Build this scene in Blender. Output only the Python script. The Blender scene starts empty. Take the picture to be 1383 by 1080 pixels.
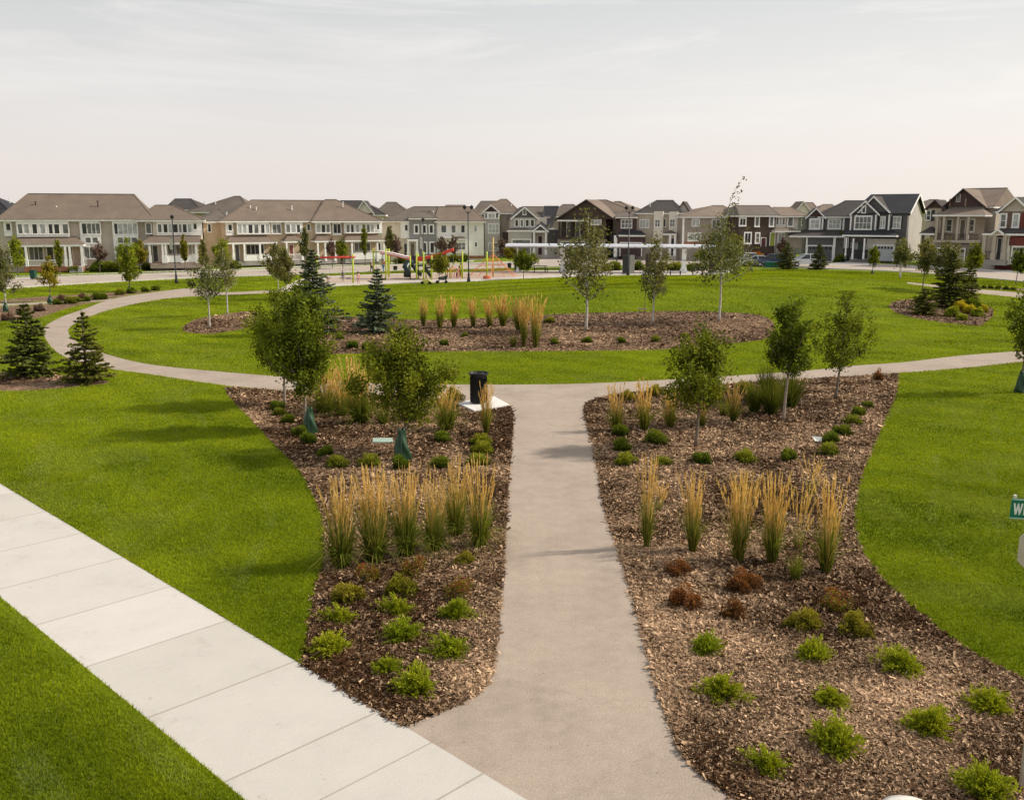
import bpy, math, random
import numpy as np
from mathutils import Vector, Matrix
from mathutils.geometry import delaunay_2d_cdt
random.seed(7); rng = np.random.default_rng(11)
SC = bpy.context.scene
COL = SC.collection
# ------------------------------------------------------------------ camera
F, CX, CY, CAMH, YH = 1260.0, 691.5, 540.0, 7.0, 290.0
PITCH = math.atan((CY - YH) / F)
cp, sp = math.cos(PITCH), math.sin(PITCH)
cam = bpy.data.cameras.new('camera'); cam_o = bpy.data.objects.new('camera', cam); COL.objects.link(cam_o)
cam_o.location = (0, 0, CAMH); cam_o.rotation_euler = (math.pi / 2 - PITCH, 0, 0)
cam.sensor_fit = 'HORIZONTAL'; cam.sensor_width = 36; cam.lens = 36 * F / 1383.0
cam.clip_start = 0.1; cam.clip_end = 9000
SC.camera = cam_o
SC.view_settings.view_transform = 'Standard'; SC.view_settings.look = 'None'; SC.view_settings.exposure = 0

# low mounds of the park: centre, half width, half depth toward the viewer, half depth behind, height
MOUNDS = [(12, 74, 17, 8, 20, 1.35), (30, 90, 13, 10, 20, 1.0), (-16, 66, 8, 7, 9, 0.22), (-22, 22, 7, 6, 6, 0.10), (14, 22, 6, 7, 7, 0.10)]
def gz(x, y):
    """height of the terrain: flat park with a low mound inside the ring and one to the right"""
    x = np.asarray(x, float); y = np.asarray(y, float); r = np.zeros(np.broadcast(x, y).shape)
    for cx, cy, rx, r0, r1, h in MOUNDS: r = r + h * np.exp(-((x - cx) / rx) ** 2 - ((y - cy) / np.where(y < cy, r0, r1)) ** 2)
    return r
def ground_height(x, y):
    return sum(h * math.exp(-((x - cx) / rx) ** 2 - ((y - cy) / (r0 if y < cy else r1)) ** 2) for cx, cy, rx, r0, r1, h in MOUNDS)
def ray(px, py):
    d = Vector((px - CX, F * cp + (CY - py) * sp, -F * sp + (CY - py) * cp))
    return d
def at(px, py):
    """the first point where a sight line from the camera meets the ground"""
    d = ray(px, py); t1 = CAMH / max(-d.z, 1e-6)
    lo = t1 * 0.6; n = 60
    for k in range(1, n + 1):
        t = t1 * (0.6 + 0.4 * k / n)
        if CAMH + d.z * t <= ground_height(d.x * t, d.y * t) + 1e-9: break
        lo = t
    hi = t
    for _ in range(24):
        m = (lo + hi) / 2
        if CAMH + d.z * m <= ground_height(d.x * m, d.y * m): hi = m
        else: lo = m
    return Vector((d.x * hi, d.y * hi, ground_height(d.x * hi, d.y * hi)))
def atY(px, py, Y):
    d = ray(px, py); t = Y / d.y
    return Vector((d.x * t, Y, CAMH + d.z * t))
def mpp(p):
    """metres per photo pixel at a point"""
    return (p.y * cp + (CAMH - p.z) * sp) / F

# ------------------------------------------------------------------ materials
def new_mat(name):
    m = bpy.data.materials.new(name); m.use_nodes = True
    nt = m.node_tree; b = nt.nodes['Principled BSDF']
    b.inputs['Specular IOR Level'].default_value = 0.25
    return m, nt, b
def ramp(nt, stops):
    r = nt.nodes.new('ShaderNodeValToRGB')
    el = r.color_ramp.elements
    while len(el) < len(stops): el.new(0.5)
    for e, (p, c) in zip(el, stops): e.position = p; e.color = (*c, 1)
    return r
def tex(nt, typ, scale, detail=3, rough=0.6, coord='Object', vec=None, stretch=None):
    n = nt.nodes.new('ShaderNodeTex' + typ); n.inputs['Scale'].default_value = scale
    if typ == 'Noise':
        n.inputs['Detail'].default_value = detail; n.inputs['Roughness'].default_value = rough
    if vec is None:
        tc = nt.nodes.new('ShaderNodeTexCoord'); vec = tc.outputs[coord]
    if stretch:
        mp = nt.nodes.new('ShaderNodeMapping'); mp.inputs['Scale'].default_value = stretch
        nt.links.new(vec, mp.inputs[0]); vec = mp.outputs[0]
    nt.links.new(vec, n.inputs['Vector'])
    return n
def mixc(nt, fac, a, b, mode='MIX'):
    n = nt.nodes.new('ShaderNodeMix'); n.data_type = 'RGBA'; n.blend_type = mode
    for s, v in ((n.inputs[0], fac), (n.inputs[6], a), (n.inputs[7], b)):
        if hasattr(v, 'links'): nt.links.new(v, s)
        elif isinstance(v, (int, float)): s.default_value = v
        else: s.default_value = (*v, 1)
    return n.outputs[2]
def bumpn(nt, h, strength, dist):
    b = nt.nodes.new('ShaderNodeBump'); b.inputs['Strength'].default_value = strength; b.inputs['Distance'].default_value = dist
    nt.links.new(h, b.inputs['Height']); return b.outputs[0]
def m_noise(name, c1, c2, scale=8, rough=0.8, spec=0.25, bmp=0.0, metal=0.0, c3=None, big=None):
    m, nt, b = new_mat(name)
    t = tex(nt, 'Noise', scale, 5)
    st = [(0.3, c1), (0.7, c2)] if c3 is None else [(0.28, c1), (0.5, c2), (0.74, c3)]
    r = ramp(nt, st); nt.links.new(t.outputs[0], r.inputs[0]); c = r.outputs[0]
    if big:
        t2 = tex(nt, 'Noise', big, 4); r2 = ramp(nt, [(0.3, (0.82,) * 3), (0.7, (1.12,) * 3)]); nt.links.new(t2.outputs[0], r2.inputs[0])
        c = mixc(nt, 1.0, c, r2.outputs[0], 'MULTIPLY')
    nt.links.new(c, b.inputs['Base Color'])
    b.inputs['Roughness'].default_value = rough; b.inputs['Specular IOR Level'].default_value = spec; b.inputs['Metallic'].default_value = metal
    if bmp: nt.links.new(bumpn(nt, t.outputs[0], bmp, 0.02), b.inputs['Normal'])
    return m
_plain = {}
def m_plain(c, rough=0.6, metal=0.0, spec=0.3):
    """painted or moulded surface with faint dirt variation"""
    k = (c, rough, metal, spec)
    if k not in _plain:
        _plain[k] = m_noise('paint', tuple(x * 0.86 for x in c), tuple(min(1, x * 1.08) for x in c), 3.0, rough, spec, 0, metal)
    return _plain[k]
def m_siding(name, c, pitch=0.14, rough=0.7):
    m, nt, b = new_mat(name)
    tc = nt.nodes.new('ShaderNodeTexCoord'); sx = nt.nodes.new('ShaderNodeSeparateXYZ'); nt.links.new(tc.outputs['Object'], sx.inputs[0])
    d = nt.nodes.new('ShaderNodeMath'); d.operation = 'DIVIDE'; nt.links.new(sx.outputs[2], d.inputs[0]); d.inputs[1].default_value = pitch
    fr = nt.nodes.new('ShaderNodeMath'); fr.operation = 'FRACT'; nt.links.new(d.outputs[0], fr.inputs[0])
    r = ramp(nt, [(0.0, tuple(x * 0.72 for x in c)), (0.16, tuple(x * 0.95 for x in c)), (1.0, c)]); nt.links.new(fr.outputs[0], r.inputs[0])
    t = tex(nt, 'Noise', 0.7, 4); r2 = ramp(nt, [(0.3, (0.88,) * 3), (0.7, (1.08,) * 3)]); nt.links.new(t.outputs[0], r2.inputs[0])
    nt.links.new(mixc(nt, 1.0, r.outputs[0], r2.outputs[0], 'MULTIPLY'), b.inputs['Base Color'])
    nt.links.new(bumpn(nt, fr.outputs[0], 0.4, 0.02), b.inputs['Normal'])
    b.inputs['Roughness'].default_value = rough
    return m
def m_shingle(name, c):
    m, nt, b = new_mat(name)
    t = tex(nt, 'Noise', 6, 4, stretch=(1, 1, 5)); r = ramp(nt, [(0.25, tuple(x * 0.7 for x in c)), (0.75, tuple(x * 1.25 for x in c))]); nt.links.new(t.outputs[0], r.inputs[0])
    t2 = tex(nt, 'Noise', 0.5, 3); r2 = ramp(nt, [(0.3, (0.85,) * 3), (0.7, (1.1,) * 3)]); nt.links.new(t2.outputs[0], r2.inputs[0])
    nt.links.new(mixc(nt, 1.0, r.outputs[0], r2.outputs[0], 'MULTIPLY'), b.inputs['Base Color'])
    b.inputs['Roughness'].default_value = 0.9
    nt.links.new(bumpn(nt, t.outputs[0], 0.5, 0.03), b.inputs['Normal'])
    return m
def m_brick(name, c, mortar, sc=4.0):
    m, nt, b = new_mat(name)
    t = tex(nt, 'Brick', sc); t.inputs['Color1'].default_value = (*c, 1); t.inputs['Color2'].default_value = (*[x * 0.7 for x in c], 1); t.inputs['Mortar'].default_value = (*mortar, 1)
    nt.links.new(t.outputs[0], b.inputs['Base Color']); b.inputs['Roughness'].default_value = 0.9
    return m
def m_leaf(name, trans=0.3, rough=0.55, var=1.0):
    """foliage: colour stored per leaf in the attribute 'Col'"""
    m, nt, b = new_mat(name)
    a = nt.nodes.new('ShaderNodeAttribute'); a.attribute_name = 'Col'
    oi = nt.nodes.new('ShaderNodeObjectInfo'); rv = ramp(nt, [(0.0, (0.80, 0.86, 0.8)), (0.35, (1.0, 0.98, 1.0)), (0.7, (1.06, 1.04, 0.97)), (1.0, (1.15, 1.06, 0.94))]); nt.links.new(oi.outputs['Random'], rv.inputs[0])
    lc = mixc(nt, var, a.outputs['Color'], mixc(nt, 1.0, a.outputs['Color'], rv.outputs[0], 'MULTIPLY'))
    nt.links.new(lc, b.inputs['Base Color']); b.inputs['Roughness'].default_value = rough; b.inputs['Specular IOR Level'].default_value = 0.05
    tr = nt.nodes.new('ShaderNodeBsdfTranslucent'); nt.links.new(mixc(nt, 1.0, lc, (1.25, 1.2, 0.6), 'MULTIPLY'), tr.inputs[0])
    mx = nt.nodes.new('ShaderNodeMixShader'); mx.inputs[0].default_value = trans
    nt.links.new(b.outputs[0], mx.inputs[1]); nt.links.new(tr.outputs[0], mx.inputs[2])
    nt.links.new(mx.outputs[0], nt.nodes['Material Output'].inputs[0])
    return m
def m_attr(name, rough=0.85):
    m, nt, b = new_mat(name)
    a = nt.nodes.new('ShaderNodeAttribute'); a.attribute_name = 'Col'
    nt.links.new(a.outputs['Color'], b.inputs['Base Color']); b.inputs['Roughness'].default_value = rough; b.inputs['Specular IOR Level'].default_value = 0.06
    return m

M_LEAF = m_leaf('leaf'); M_NEEDLE = m_leaf('needle', 0.12, 0.6); M_BLADE = m_leaf('grass_blade', 0.35, 0.6, 0.35); M_TURF = m_leaf('turf_blade', 0.3, 0.9, 0.0); M_CHIP = m_attr('wood_chip', 0.8)
M_PLUME = m_leaf('plume', 0.3, 0.8, 0.25)
M_BARK = m_noise('bark', (0.10, 0.075, 0.055), (0.24, 0.19, 0.15), 20, 0.9)
M_MIDBARK = m_noise('grey_brown_bark', (0.20, 0.155, 0.12), (0.38, 0.31, 0.25), 12, 0.9)
M_PALEBARK = m_noise('pale_bark', (0.32, 0.29, 0.25), (0.62, 0.58, 0.52), 9, 0.85)
WHITE = m_plain((0.86, 0.84, 0.80), 0.55); BLACK = m_plain((0.018, 0.018, 0.02), 0.4); DKBROWN = m_plain((0.05, 0.032, 0.028), 0.6)
GREY = m_plain((0.35, 0.35, 0.36), 0.5); LIME = m_plain((0.48, 0.56, 0.04), 0.45); RED = m_plain((0.62, 0.05, 0.04), 0.45)
ORANGE = m_plain((0.72, 0.20, 0.06), 0.5); DKGREEN = m_plain((0.010, 0.06, 0.038), 0.5)
def m_glass(name, c, spread):
    m, nt, b = new_mat(name)
    t = tex(nt, 'Noise', 1.3, 3); r = ramp(nt, [(0.35, c), (0.65, spread)]); nt.links.new(t.outputs[0], r.inputs[0])
    nt.links.new(r.outputs[0], b.inputs['Base Color']); b.inputs['Roughness'].default_value = 0.12; b.inputs['Specular IOR Level'].default_value = 0.5
    return m
G_DARK = m_glass('pane_dark', (0.02, 0.02, 0.022), (0.06, 0.06, 0.065)); G_MID = m_glass('pane_mid', (0.10, 0.10, 0.10), (0.22, 0.22, 0.21))
G_LIGHT = m_glass('pane_curtain', (0.30, 0.31, 0.30), (0.50, 0.51, 0.49)); G_CAR = m_glass('car_glass', (0.015, 0.016, 0.02), (0.03, 0.035, 0.04))

# ------------------------------------------------------------------ object helpers
def tag(o, label=None, cat=None, group=None, kind=None):
    if label: o['label'] = label
    if cat: o['category'] = cat
    if group: o['group'] = group
    if kind: o['kind'] = kind
    return o
def empty(name, loc, label, cat, group=None, rz=0.0):
    o = bpy.data.objects.new(name, None); COL.objects.link(o); o.location = loc; o.rotation_euler = (0, 0, rz)
    o.empty_display_size = 0.3
    return tag(o, label, cat, group, 'thing')
def np_obj(name, V, Fc, mat, parent=None, col=None, smooth=False, loc=None):
    V = np.asarray(V, np.float32).reshape(-1, 3); Fc = np.asarray(Fc, np.int32)
    me = bpy.data.meshes.new(name); k = Fc.shape[1]; n = len(Fc)
    me.vertices.add(len(V)); me.vertices.foreach_set('co', V.ravel())
    me.loops.add(n * k); me.loops.foreach_set('vertex_index', Fc.ravel())
    me.polygons.add(n); me.polygons.foreach_set('loop_start', np.arange(0, n * k, k, dtype=np.int32))
    if smooth: me.polygons.foreach_set('use_smooth', np.ones(n, bool))
    if col is not None:
        a = me.color_attributes.new('Col', 'FLOAT_COLOR', 'POINT')
        c4 = np.ones((len(V), 4), np.float32); c4[:, :3] = col; a.data.foreach_set('color', c4.ravel())
    me.update(calc_edges=True)
    me.materials.append(mat)
    o = bpy.data.objects.new(name, me); COL.objects.link(o)
    if parent is not None: o.parent = parent
    if loc is not None: o.location = loc
    return o
class MB:
    """collects boxes, bars, tubes and prisms and links them as ONE mesh object"""
    def __init__(s): s.v = []; s.f = []
    def add(s, vs, fs):
        b = len(s.v); s.v += [tuple(v) for v in vs]; s.f += [tuple(i + b for i in f) for f in fs]; return s
    def box(s, x0, x1, y0, y1, z0, z1):
        return s.add([(x0, y0, z0), (x1, y0, z0), (x1, y1, z0), (x0, y1, z0), (x0, y0, z1), (x1, y0, z1), (x1, y1, z1), (x0, y1, z1)],
                     [(0, 3, 2, 1), (4, 5, 6, 7), (0, 1, 5, 4), (1, 2, 6, 5), (2, 3, 7, 6), (3, 0, 4, 7)])
    def bar(s, a, b, w, h=None):
        a, b = Vector(a), Vector(b); h = h or w; d = (b - a).normalized()
        up = Vector((0, 0, 1)) if abs(d.z) < 0.95 else Vector((0, 1, 0))
        sx = d.cross(up).normalized() * w / 2; sy = sx.cross(d).normalized() * h / 2
        vs = [p + i * sx + j * sy for p in (a, b) for i, j in ((-1, -1), (1, -1), (1, 1), (-1, 1))]
        return s.add(vs, [(0, 1, 2, 3), (7, 6, 5, 4), (0, 4, 5, 1), (1, 5, 6, 2), (2, 6, 7, 3), (3, 7, 4, 0)])
    def tube(s, pts, rad, n=8, cap=True):
        pts = [Vector(p) for p in pts]
        if not isinstance(rad, (list, tuple)): rad = [rad] * len(pts)
        vs = []
        for i, p in enumerate(pts):
            d = (pts[min(i + 1, len(pts) - 1)] - pts[max(i - 1, 0)]).normalized()
            up = Vector((0, 0, 1)) if abs(d.z) < 0.9 else Vector((1, 0, 0))
            a = d.cross(up).normalized(); b = d.cross(a)
            vs += [p + (a * math.cos(2 * math.pi * k / n) + b * math.sin(2 * math.pi * k / n)) * rad[i] for k in range(n)]
        fs = [(i * n + k, i * n + (k + 1) % n, (i + 1) * n + (k + 1) % n, (i + 1) * n + k) for i in range(len(pts) - 1) for k in range(n)]
        if cap: fs += [tuple(range(n))[::-1], tuple((len(pts) - 1) * n + k for k in range(n))]
        return s.add(vs, fs)
    def prism(s, poly, y0, y1):
        """polygon in x-z pushed along y"""
        n = len(poly)
        return s.add([(x, y0, z) for x, z in poly] + [(x, y1, z) for x, z in poly],
                     [tuple(range(n)), tuple(range(2 * n - 1, n - 1, -1))] + [((i + 1) % n, i, n + i, n + (i + 1) % n) for i in range(n)])
    def build(s, name, mat, parent=None, smooth=False, loc=None, bevel=0):
        me = bpy.data.meshes.new(name); me.from_pydata(s.v, [], s.f); me.update()
        if smooth: me.polygons.foreach_set('use_smooth', [True] * len(me.polygons))
        me.materials.append(mat)
        o = bpy.data.objects.new(name, me); COL.objects.link(o)
        if parent is not None: o.parent = parent
        if loc is not None: o.location = loc
        if bevel:
            bv = o.modifiers.new('bevel', 'BEVEL'); bv.width = bevel; bv.segments = 2; bv.limit_method = 'ANGLE'
        return o
def copy_tree(o, parent=None):
    c = o.copy(); COL.objects.link(c)
    if parent is not None: c.parent = parent
    for ch in list(o.children): copy_tree(ch, c)
    return c
ORD = ['first', 'second', 'third', 'fourth', 'fifth', 'sixth', 'seventh', 'eighth', 'ninth', 'tenth', 'eleventh', 'twelfth', 'thirteenth']
# ------------------------------------------------------------------ ground, cut into regions that share their borders
def smooth_poly(pts, step=0.6):
    """closed curve through world points; a third element marks a sharp corner"""
    P = [(*at(p[0], p[1]).xy,) for p in pts]; C = [len(p) > 2 for p in pts]; n = len(P); out = []
    for i in range(n):
        p1, p2 = P[i], P[(i + 1) % n]
        p0 = P[i - 1] if not C[i] else p1
        p3 = P[(i + 2) % n] if not C[(i + 1) % n] else p2
        L = math.dist(p1, p2); k = max(1, min(14, int(L / step)))
        for j in range(k):
            t = j / k
            out.append(tuple(0.5 * (2 * p1[a] + (p2[a] - p0[a]) * t + (2 * p0[a] - 5 * p1[a] + 4 * p2[a] - p3[a]) * t * t + (3 * p1[a] - p0[a] - 3 * p2[a] + p3[a]) * t ** 3) for a in (0, 1)))
    return np.array(out)
def line_poly(pts): return np.array([tuple(at(*p[:2]).xy) for p in pts])
def inside(poly, x, y):
    r = np.zeros(x.shape, bool); n = len(poly)
    lo, hi = poly.min(0), poly.max(0); idx = np.nonzero((x >= lo[0]) & (x <= hi[0]) & (y >= lo[1]) & (y <= hi[1]))[0]
    xs, ys = x[idx], y[idx]; q = np.zeros(len(idx), bool); j = n - 1
    for i in range(n):
        xi, yi = poly[i]; xj, yj = poly[j]
        if yi != yj:
            q ^= ((yi > ys) != (yj > ys)) & (xs < (xj - xi) * (ys - yi) / (yj - yi) + xi)
        j = i
    r[idx] = q; return r
C_ = 1
ROAD_T = [(-160, 384), (-60, 379), (0, 377), (140, 372.5), (272, 368), (360, 364.5), (432, 362), (540, 358), (640, 355.5), (690, 354), (735, 352), (800, 350), (870, 348), (970, 348.5), (1060, 353), (1120, 356), (1200, 358), (1318, 364), (1372, 368.5), (1480, 376), (1600, 386)]
ROAD_B = [(1600, 402), (1480, 391), (1368, 379.5), (1318, 375), (1200, 366.5), (1120, 363.5), (1060, 361), (970, 358), (870, 358), (780, 360), (700, 361.5), (640, 363.5), (540, 366), (432, 370), (360, 372.5), (260, 376), (140, 382), (25, 389), (-60, 395), (-160, 402)]
R = {}
R['road'] = smooth_poly([(*ROAD_T[0], 1)] + ROAD_T[1:-1] + [(*ROAD_T[-1], 1), (*ROAD_B[0], 1)] + ROAD_B[1:-1] + [(*ROAD_B[-1], 1)], 3)
R['side_street'] = line_poly([(733, 353), (722, 346), (741, 337), (749, 337), (764, 344), (775, 352)])
_u = [(x, y - 3.6) for x, y in ROAD_T[1:9]]; _l = [(x, y - 2.5) for x, y in ROAD_T[1:9]][::-1]
R['pavement'] = smooth_poly([(*_u[0], 1)] + _u[1:-1] + [(*_u[-1], 1), (*_l[0], 1)] + _l[1:-1] + [(*_l[-1], 1)], 4)
R['drive_a'] = line_poly([(1118, 356.6), (1140, 352.2), (1196, 351.2), (1182, 357.8)])
R['drive_b'] = line_poly([(1316, 364.2), (1336, 357.2), (1372, 357.5), (1366, 368.5)])
R['drive_c'] = line_poly([(1084, 355), (1090, 351), (1126, 352), (1116, 357)])
R['drive_d'] = line_poly([(1226, 360), (1250, 355.5), (1302, 357.5), (1290, 364)])
R['drive_e'] = line_poly([(806, 350.6), (826, 344), (872, 344), (866, 348.8)])
R['plaza'] = smooth_poly([(372, 392.5, 1), (432, 389), (450, 386.8), (540, 383), (633, 380.5), (700, 377), (780, 373.8), (860, 371.8), (950, 371.5), (985, 368.5, 1), (990, 364.8, 1), (930, 363), (800, 364.3), (770, 365), (700, 365.5), (640, 367.2), (540, 369.3), (432, 373.5), (400, 379, 1)], 1.5)
R['playground'] = smooth_poly([(432, 384, 1), (450, 382), (540, 378.6), (633, 376.2), (700, 373.2), (752, 371, 1), (760, 367, 1), (700, 366.2), (640, 368), (540, 370.3), (440, 374.5, 1)], 1.5)
RING_OUT = [(59, 443), (62, 458), (75, 474), (100, 487), (143, 497), (200, 505), (300, 520), (367, 526), (440, 531), (560, 537), (690, 549), (790, 546), (900, 527), (1000, 517), (1093, 511), (1150, 508), (1214, 503.6), (1299, 497), (1383, 488), (1460, 478, 1), (1460, 462, 1),
            (1383, 473), (1363, 475), (1299, 480), (1220, 489), (1150, 494), (1093, 500), (993, 507), (893, 513), (760, 518.5), (600, 519), (500, 517), (420, 512), (367, 507.5), (267, 499), (200, 491.5), (150, 480), (112, 466), (93, 451), (97, 440), (118, 429), (150, 418), (201, 407), (253, 401), (350, 396.5), (400, 392.5, 1), (400, 389.5, 1),
            (350, 392.8), (300, 394.5), (262, 389.5), (228, 392), (157, 402.5), (114, 417), (81, 429)]
R['ring'] = smooth_poly(RING_OUT)
R['stem'] = line_poly([(690, 525), (800, 525), (800, 560), (900, 900), (1010, 1088), (1010, 1140), (720, 1140), (540, 1010), (545, 972), (640, 940), (690, 600)])
R['path_left'] = smooth_poly([(-80, 412, 1), (0, 409.5), (70, 407), (150, 403, 1), (152, 406, 1), (70, 410.5), (0, 413.5), (-80, 417, 1)], 1)
R['path_right'] = smooth_poly([(1226, 381, 1), (1254, 384), (1313, 390), (1371, 394.5), (1470, 403, 1), (1470, 411, 1), (1371, 401.5), (1313, 394.8), (1254, 387), (1224, 383, 1)], 1)
SW_U = [at(-120, 580), at(0, 653), at(400, 889), at(712, 1080), at(900, 1195)]
SW_L = [at(-200, 640), at(0, 800), at(150, 924), at(328, 1080), at(430, 1170)]
def fit_line(P):
    xs = np.array([p.x for p in P]); ys = np.array([p.y for p in P]); k, c = np.polyfit(xs, ys, 1); return k, c
ku, cu = fit_line(SW_U); kl, cl = fit_line(SW_L)
R['sidewalk'] = np.array([(-24, ku * -24 + cu), (9, ku * 9 + cu), (9, kl * 9 + cl), (-24, kl * -24 + cl)])
BED_L = [(303, 523, 1), (345, 525), (400, 529), (500, 534), (560, 537), (617, 541), (650, 541), (668, 541), (688, 547), (693, 558), (693, 575), (690, 620), (685, 680), (680, 760), (673, 840), (668, 890), (660, 920), (640, 940), (604, 957), (560, 976, 1), (530, 985, 1), (460, 945), (408, 905, 1), (412, 884, 1), (415, 860), (425, 800), (437, 762), (439, 730), (436, 700), (420, 663), (402, 632), (367, 597), (333, 560), (310, 536)]
BED_R = [(792, 543, 1), (827, 533), (900, 526), (1000, 517), (1093, 511), (1150, 508), (1213, 504, 1), (1211, 530), (1196, 565), (1176, 610), (1161, 650), (1154, 690), (1156, 725), (1176, 763), (1206, 797), (1256, 840), (1306, 877), (1383, 918), (1480, 960, 1), (1500, 1150, 1), (1080, 1150, 1), (995, 1080), (956, 1052), (925, 1022), (908, 985), (893, 945), (878, 895), (865, 845), (850, 792), (838, 753), (815, 683), (803, 613), (789, 560)]
R['bed_left'] = smooth_poly(BED_L, 0.4); R['bed_right'] = smooth_poly(BED_R, 0.4)
R['bed_centre'] = smooth_poly([(440, 470), (450, 478), (520, 477), (593, 475), (760, 474.5), (893, 472), (977, 465), (1035, 457), (1046, 440), (1027, 426), (960, 421), (860, 421), (760, 424), (640, 430), (567, 432), (480, 428), (430, 428), (415, 445)], 0.6)
R['bed_birch'] = smooth_poly([(247, 446), (267, 431), (333, 421), (352, 426), (350, 436), (333, 443), (283, 451)], 0.5)
R['bed_spruce'] = smooth_poly([(-60, 510), (-20, 504), (33, 503), (100, 508), (149, 516), (120, 521), (60, 526), (0, 528), (-50, 525)], 0.5)
R['bed_island'] = smooth_poly([(1201, 413), (1220, 405), (1290, 404), (1335, 414), (1341, 425), (1330, 436), (1316, 440), (1256, 433), (1215, 424)], 0.5)
R['bed_far_left'] = smooth_poly([(-60, 418, 1), (0, 414.5), (60, 411.5), (140, 407, 1), (100, 414), (48, 430), (0, 434), (-60, 436, 1)], 0.8)
R['bed_far_strip'] = smooth_poly([(-60, 408, 1), (0, 405.5), (30, 402.5), (110, 397.5), (180, 393.5), (226, 391, 1), (180, 397.5), (150, 402.5), (60, 406.5), (-60, 411, 1)], 0.8)
R['bed_right_strip'] = smooth_poly([(1312, 387.6), (1350, 388), (1383, 390), (1383, 392.5), (1345, 390.8), (1312, 389.6)], 0.8)
ORDER = [('road', 'road'), ('side_street', 'road'), ('pavement', 'pavement'), ('drive_a', 'driveway'), ('drive_b', 'driveway'), ('drive_c', 'driveway'), ('drive_d', 'driveway'), ('drive_e', 'driveway'), ('plaza', 'plaza'), ('playground', 'playground_surface'),
         ('bed_far_left', 'mulch'), ('bed_far_strip', 'mulch'), ('bed_right_strip', 'mulch'), ('ring', 'path'), ('stem', 'path'), ('path_left', 'path'), ('path_right', 'path'), ('bed_left', 'mulch'), ('bed_right', 'mulch'), ('bed_centre', 'mulch'), ('bed_birch', 'mulch'), ('bed_spruce', 'mulch'), ('bed_island', 'mulch'), ('sidewalk', 'sidewalk')]
NAMES = ['ground', 'road', 'pavement', 'driveway', 'plaza', 'playground_surface', 'path', 'mulch', 'sidewalk']
def classify(x, y):
    r = np.zeros(x.shape, int)
    for k, nm in ORDER: r[inside(R[k], x, y)] = NAMES.index(nm)
    return r
pts = []; edges = []
for k, _ in ORDER:
    b = len(pts); n = len(R[k]); pts += [tuple(p) for p in R[k]]; edges += [(b + i, b + (i + 1) % n) for i in range(n)]
for gx in np.arange(-84, 85, 2.0):
    for gy in np.arange(2, 172, 2.0): pts.append((gx + rng.uniform(-.3, .3), gy + rng.uniform(-.3, .3)))
for rr in (260, 600, 1500, 4000, 7000):
    for a in range(32): pts.append((rr * math.cos(a * math.pi / 16), rr * math.sin(a * math.pi / 16) + 40))
res = delaunay_2d_cdt([Vector(p) for p in pts], edges, [], 0, 1e-4)
GV = np.array([(v.x, v.y) for v in res[0]]); GF = np.array([f for f in res[2] if len(f) == 3])
cen = GV[GF].mean(1); cls = classify(cen[:, 0], cen[:, 1])
GZ = gz(GV[:, 0], GV[:, 1])
a_ = GV[GF]; ar = (a_[:, 1, 0] - a_[:, 0, 0]) * (a_[:, 2, 1] - a_[:, 0, 1]) - (a_[:, 1, 1] - a_[:, 0, 1]) * (a_[:, 2, 0] - a_[:, 0, 0])
GF[ar < 0] = GF[ar < 0][:, ::-1]

def m_lawn():
    m, nt, b = new_mat('lawn')
    f = tex(nt, 'Noise', 22, 6, 0.75); r = ramp(nt, [(0.25, (0.075, 0.115, 0.004)), (0.5, (0.15, 0.20, 0.007)), (0.78, (0.26, 0.30, 0.015))]); nt.links.new(f.outputs[0], r.inputs[0])
    g = tex(nt, 'Noise', 0.35, 5, 0.6); r2 = ramp(nt, [(0.3, (0.78, 0.84, 0.8)), (0.55, (1, 1, 1)), (0.75, (1.22, 1.1, 1.0))]); nt.links.new(g.outputs[0], r2.inputs[0])
    h = tex(nt, 'Noise', 0.9, 4, 0.6, stretch=(0.25, 1.6, 1)); r3 = ramp(nt, [(0.35, (0.80, 0.84, 0.8)), (0.62, (1.12, 1.08, 1.0))]); nt.links.new(h.outputs[0], r3.inputs[0])
    c = mixc(nt, 1, mixc(nt, 1, r.outputs[0], r2.outputs[0], 'MULTIPLY'), r3.outputs[0], 'MULTIPLY')
    nt.links.new(c, b.inputs['Base Color']); b.inputs['Roughness'].default_value = 0.9; b.inputs['Specular IOR Level'].default_value = 0.08
    nt.links.new(bumpn(nt, f.outputs[0], 0.8, 0.06), b.inputs['Normal'])
    return m
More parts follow.
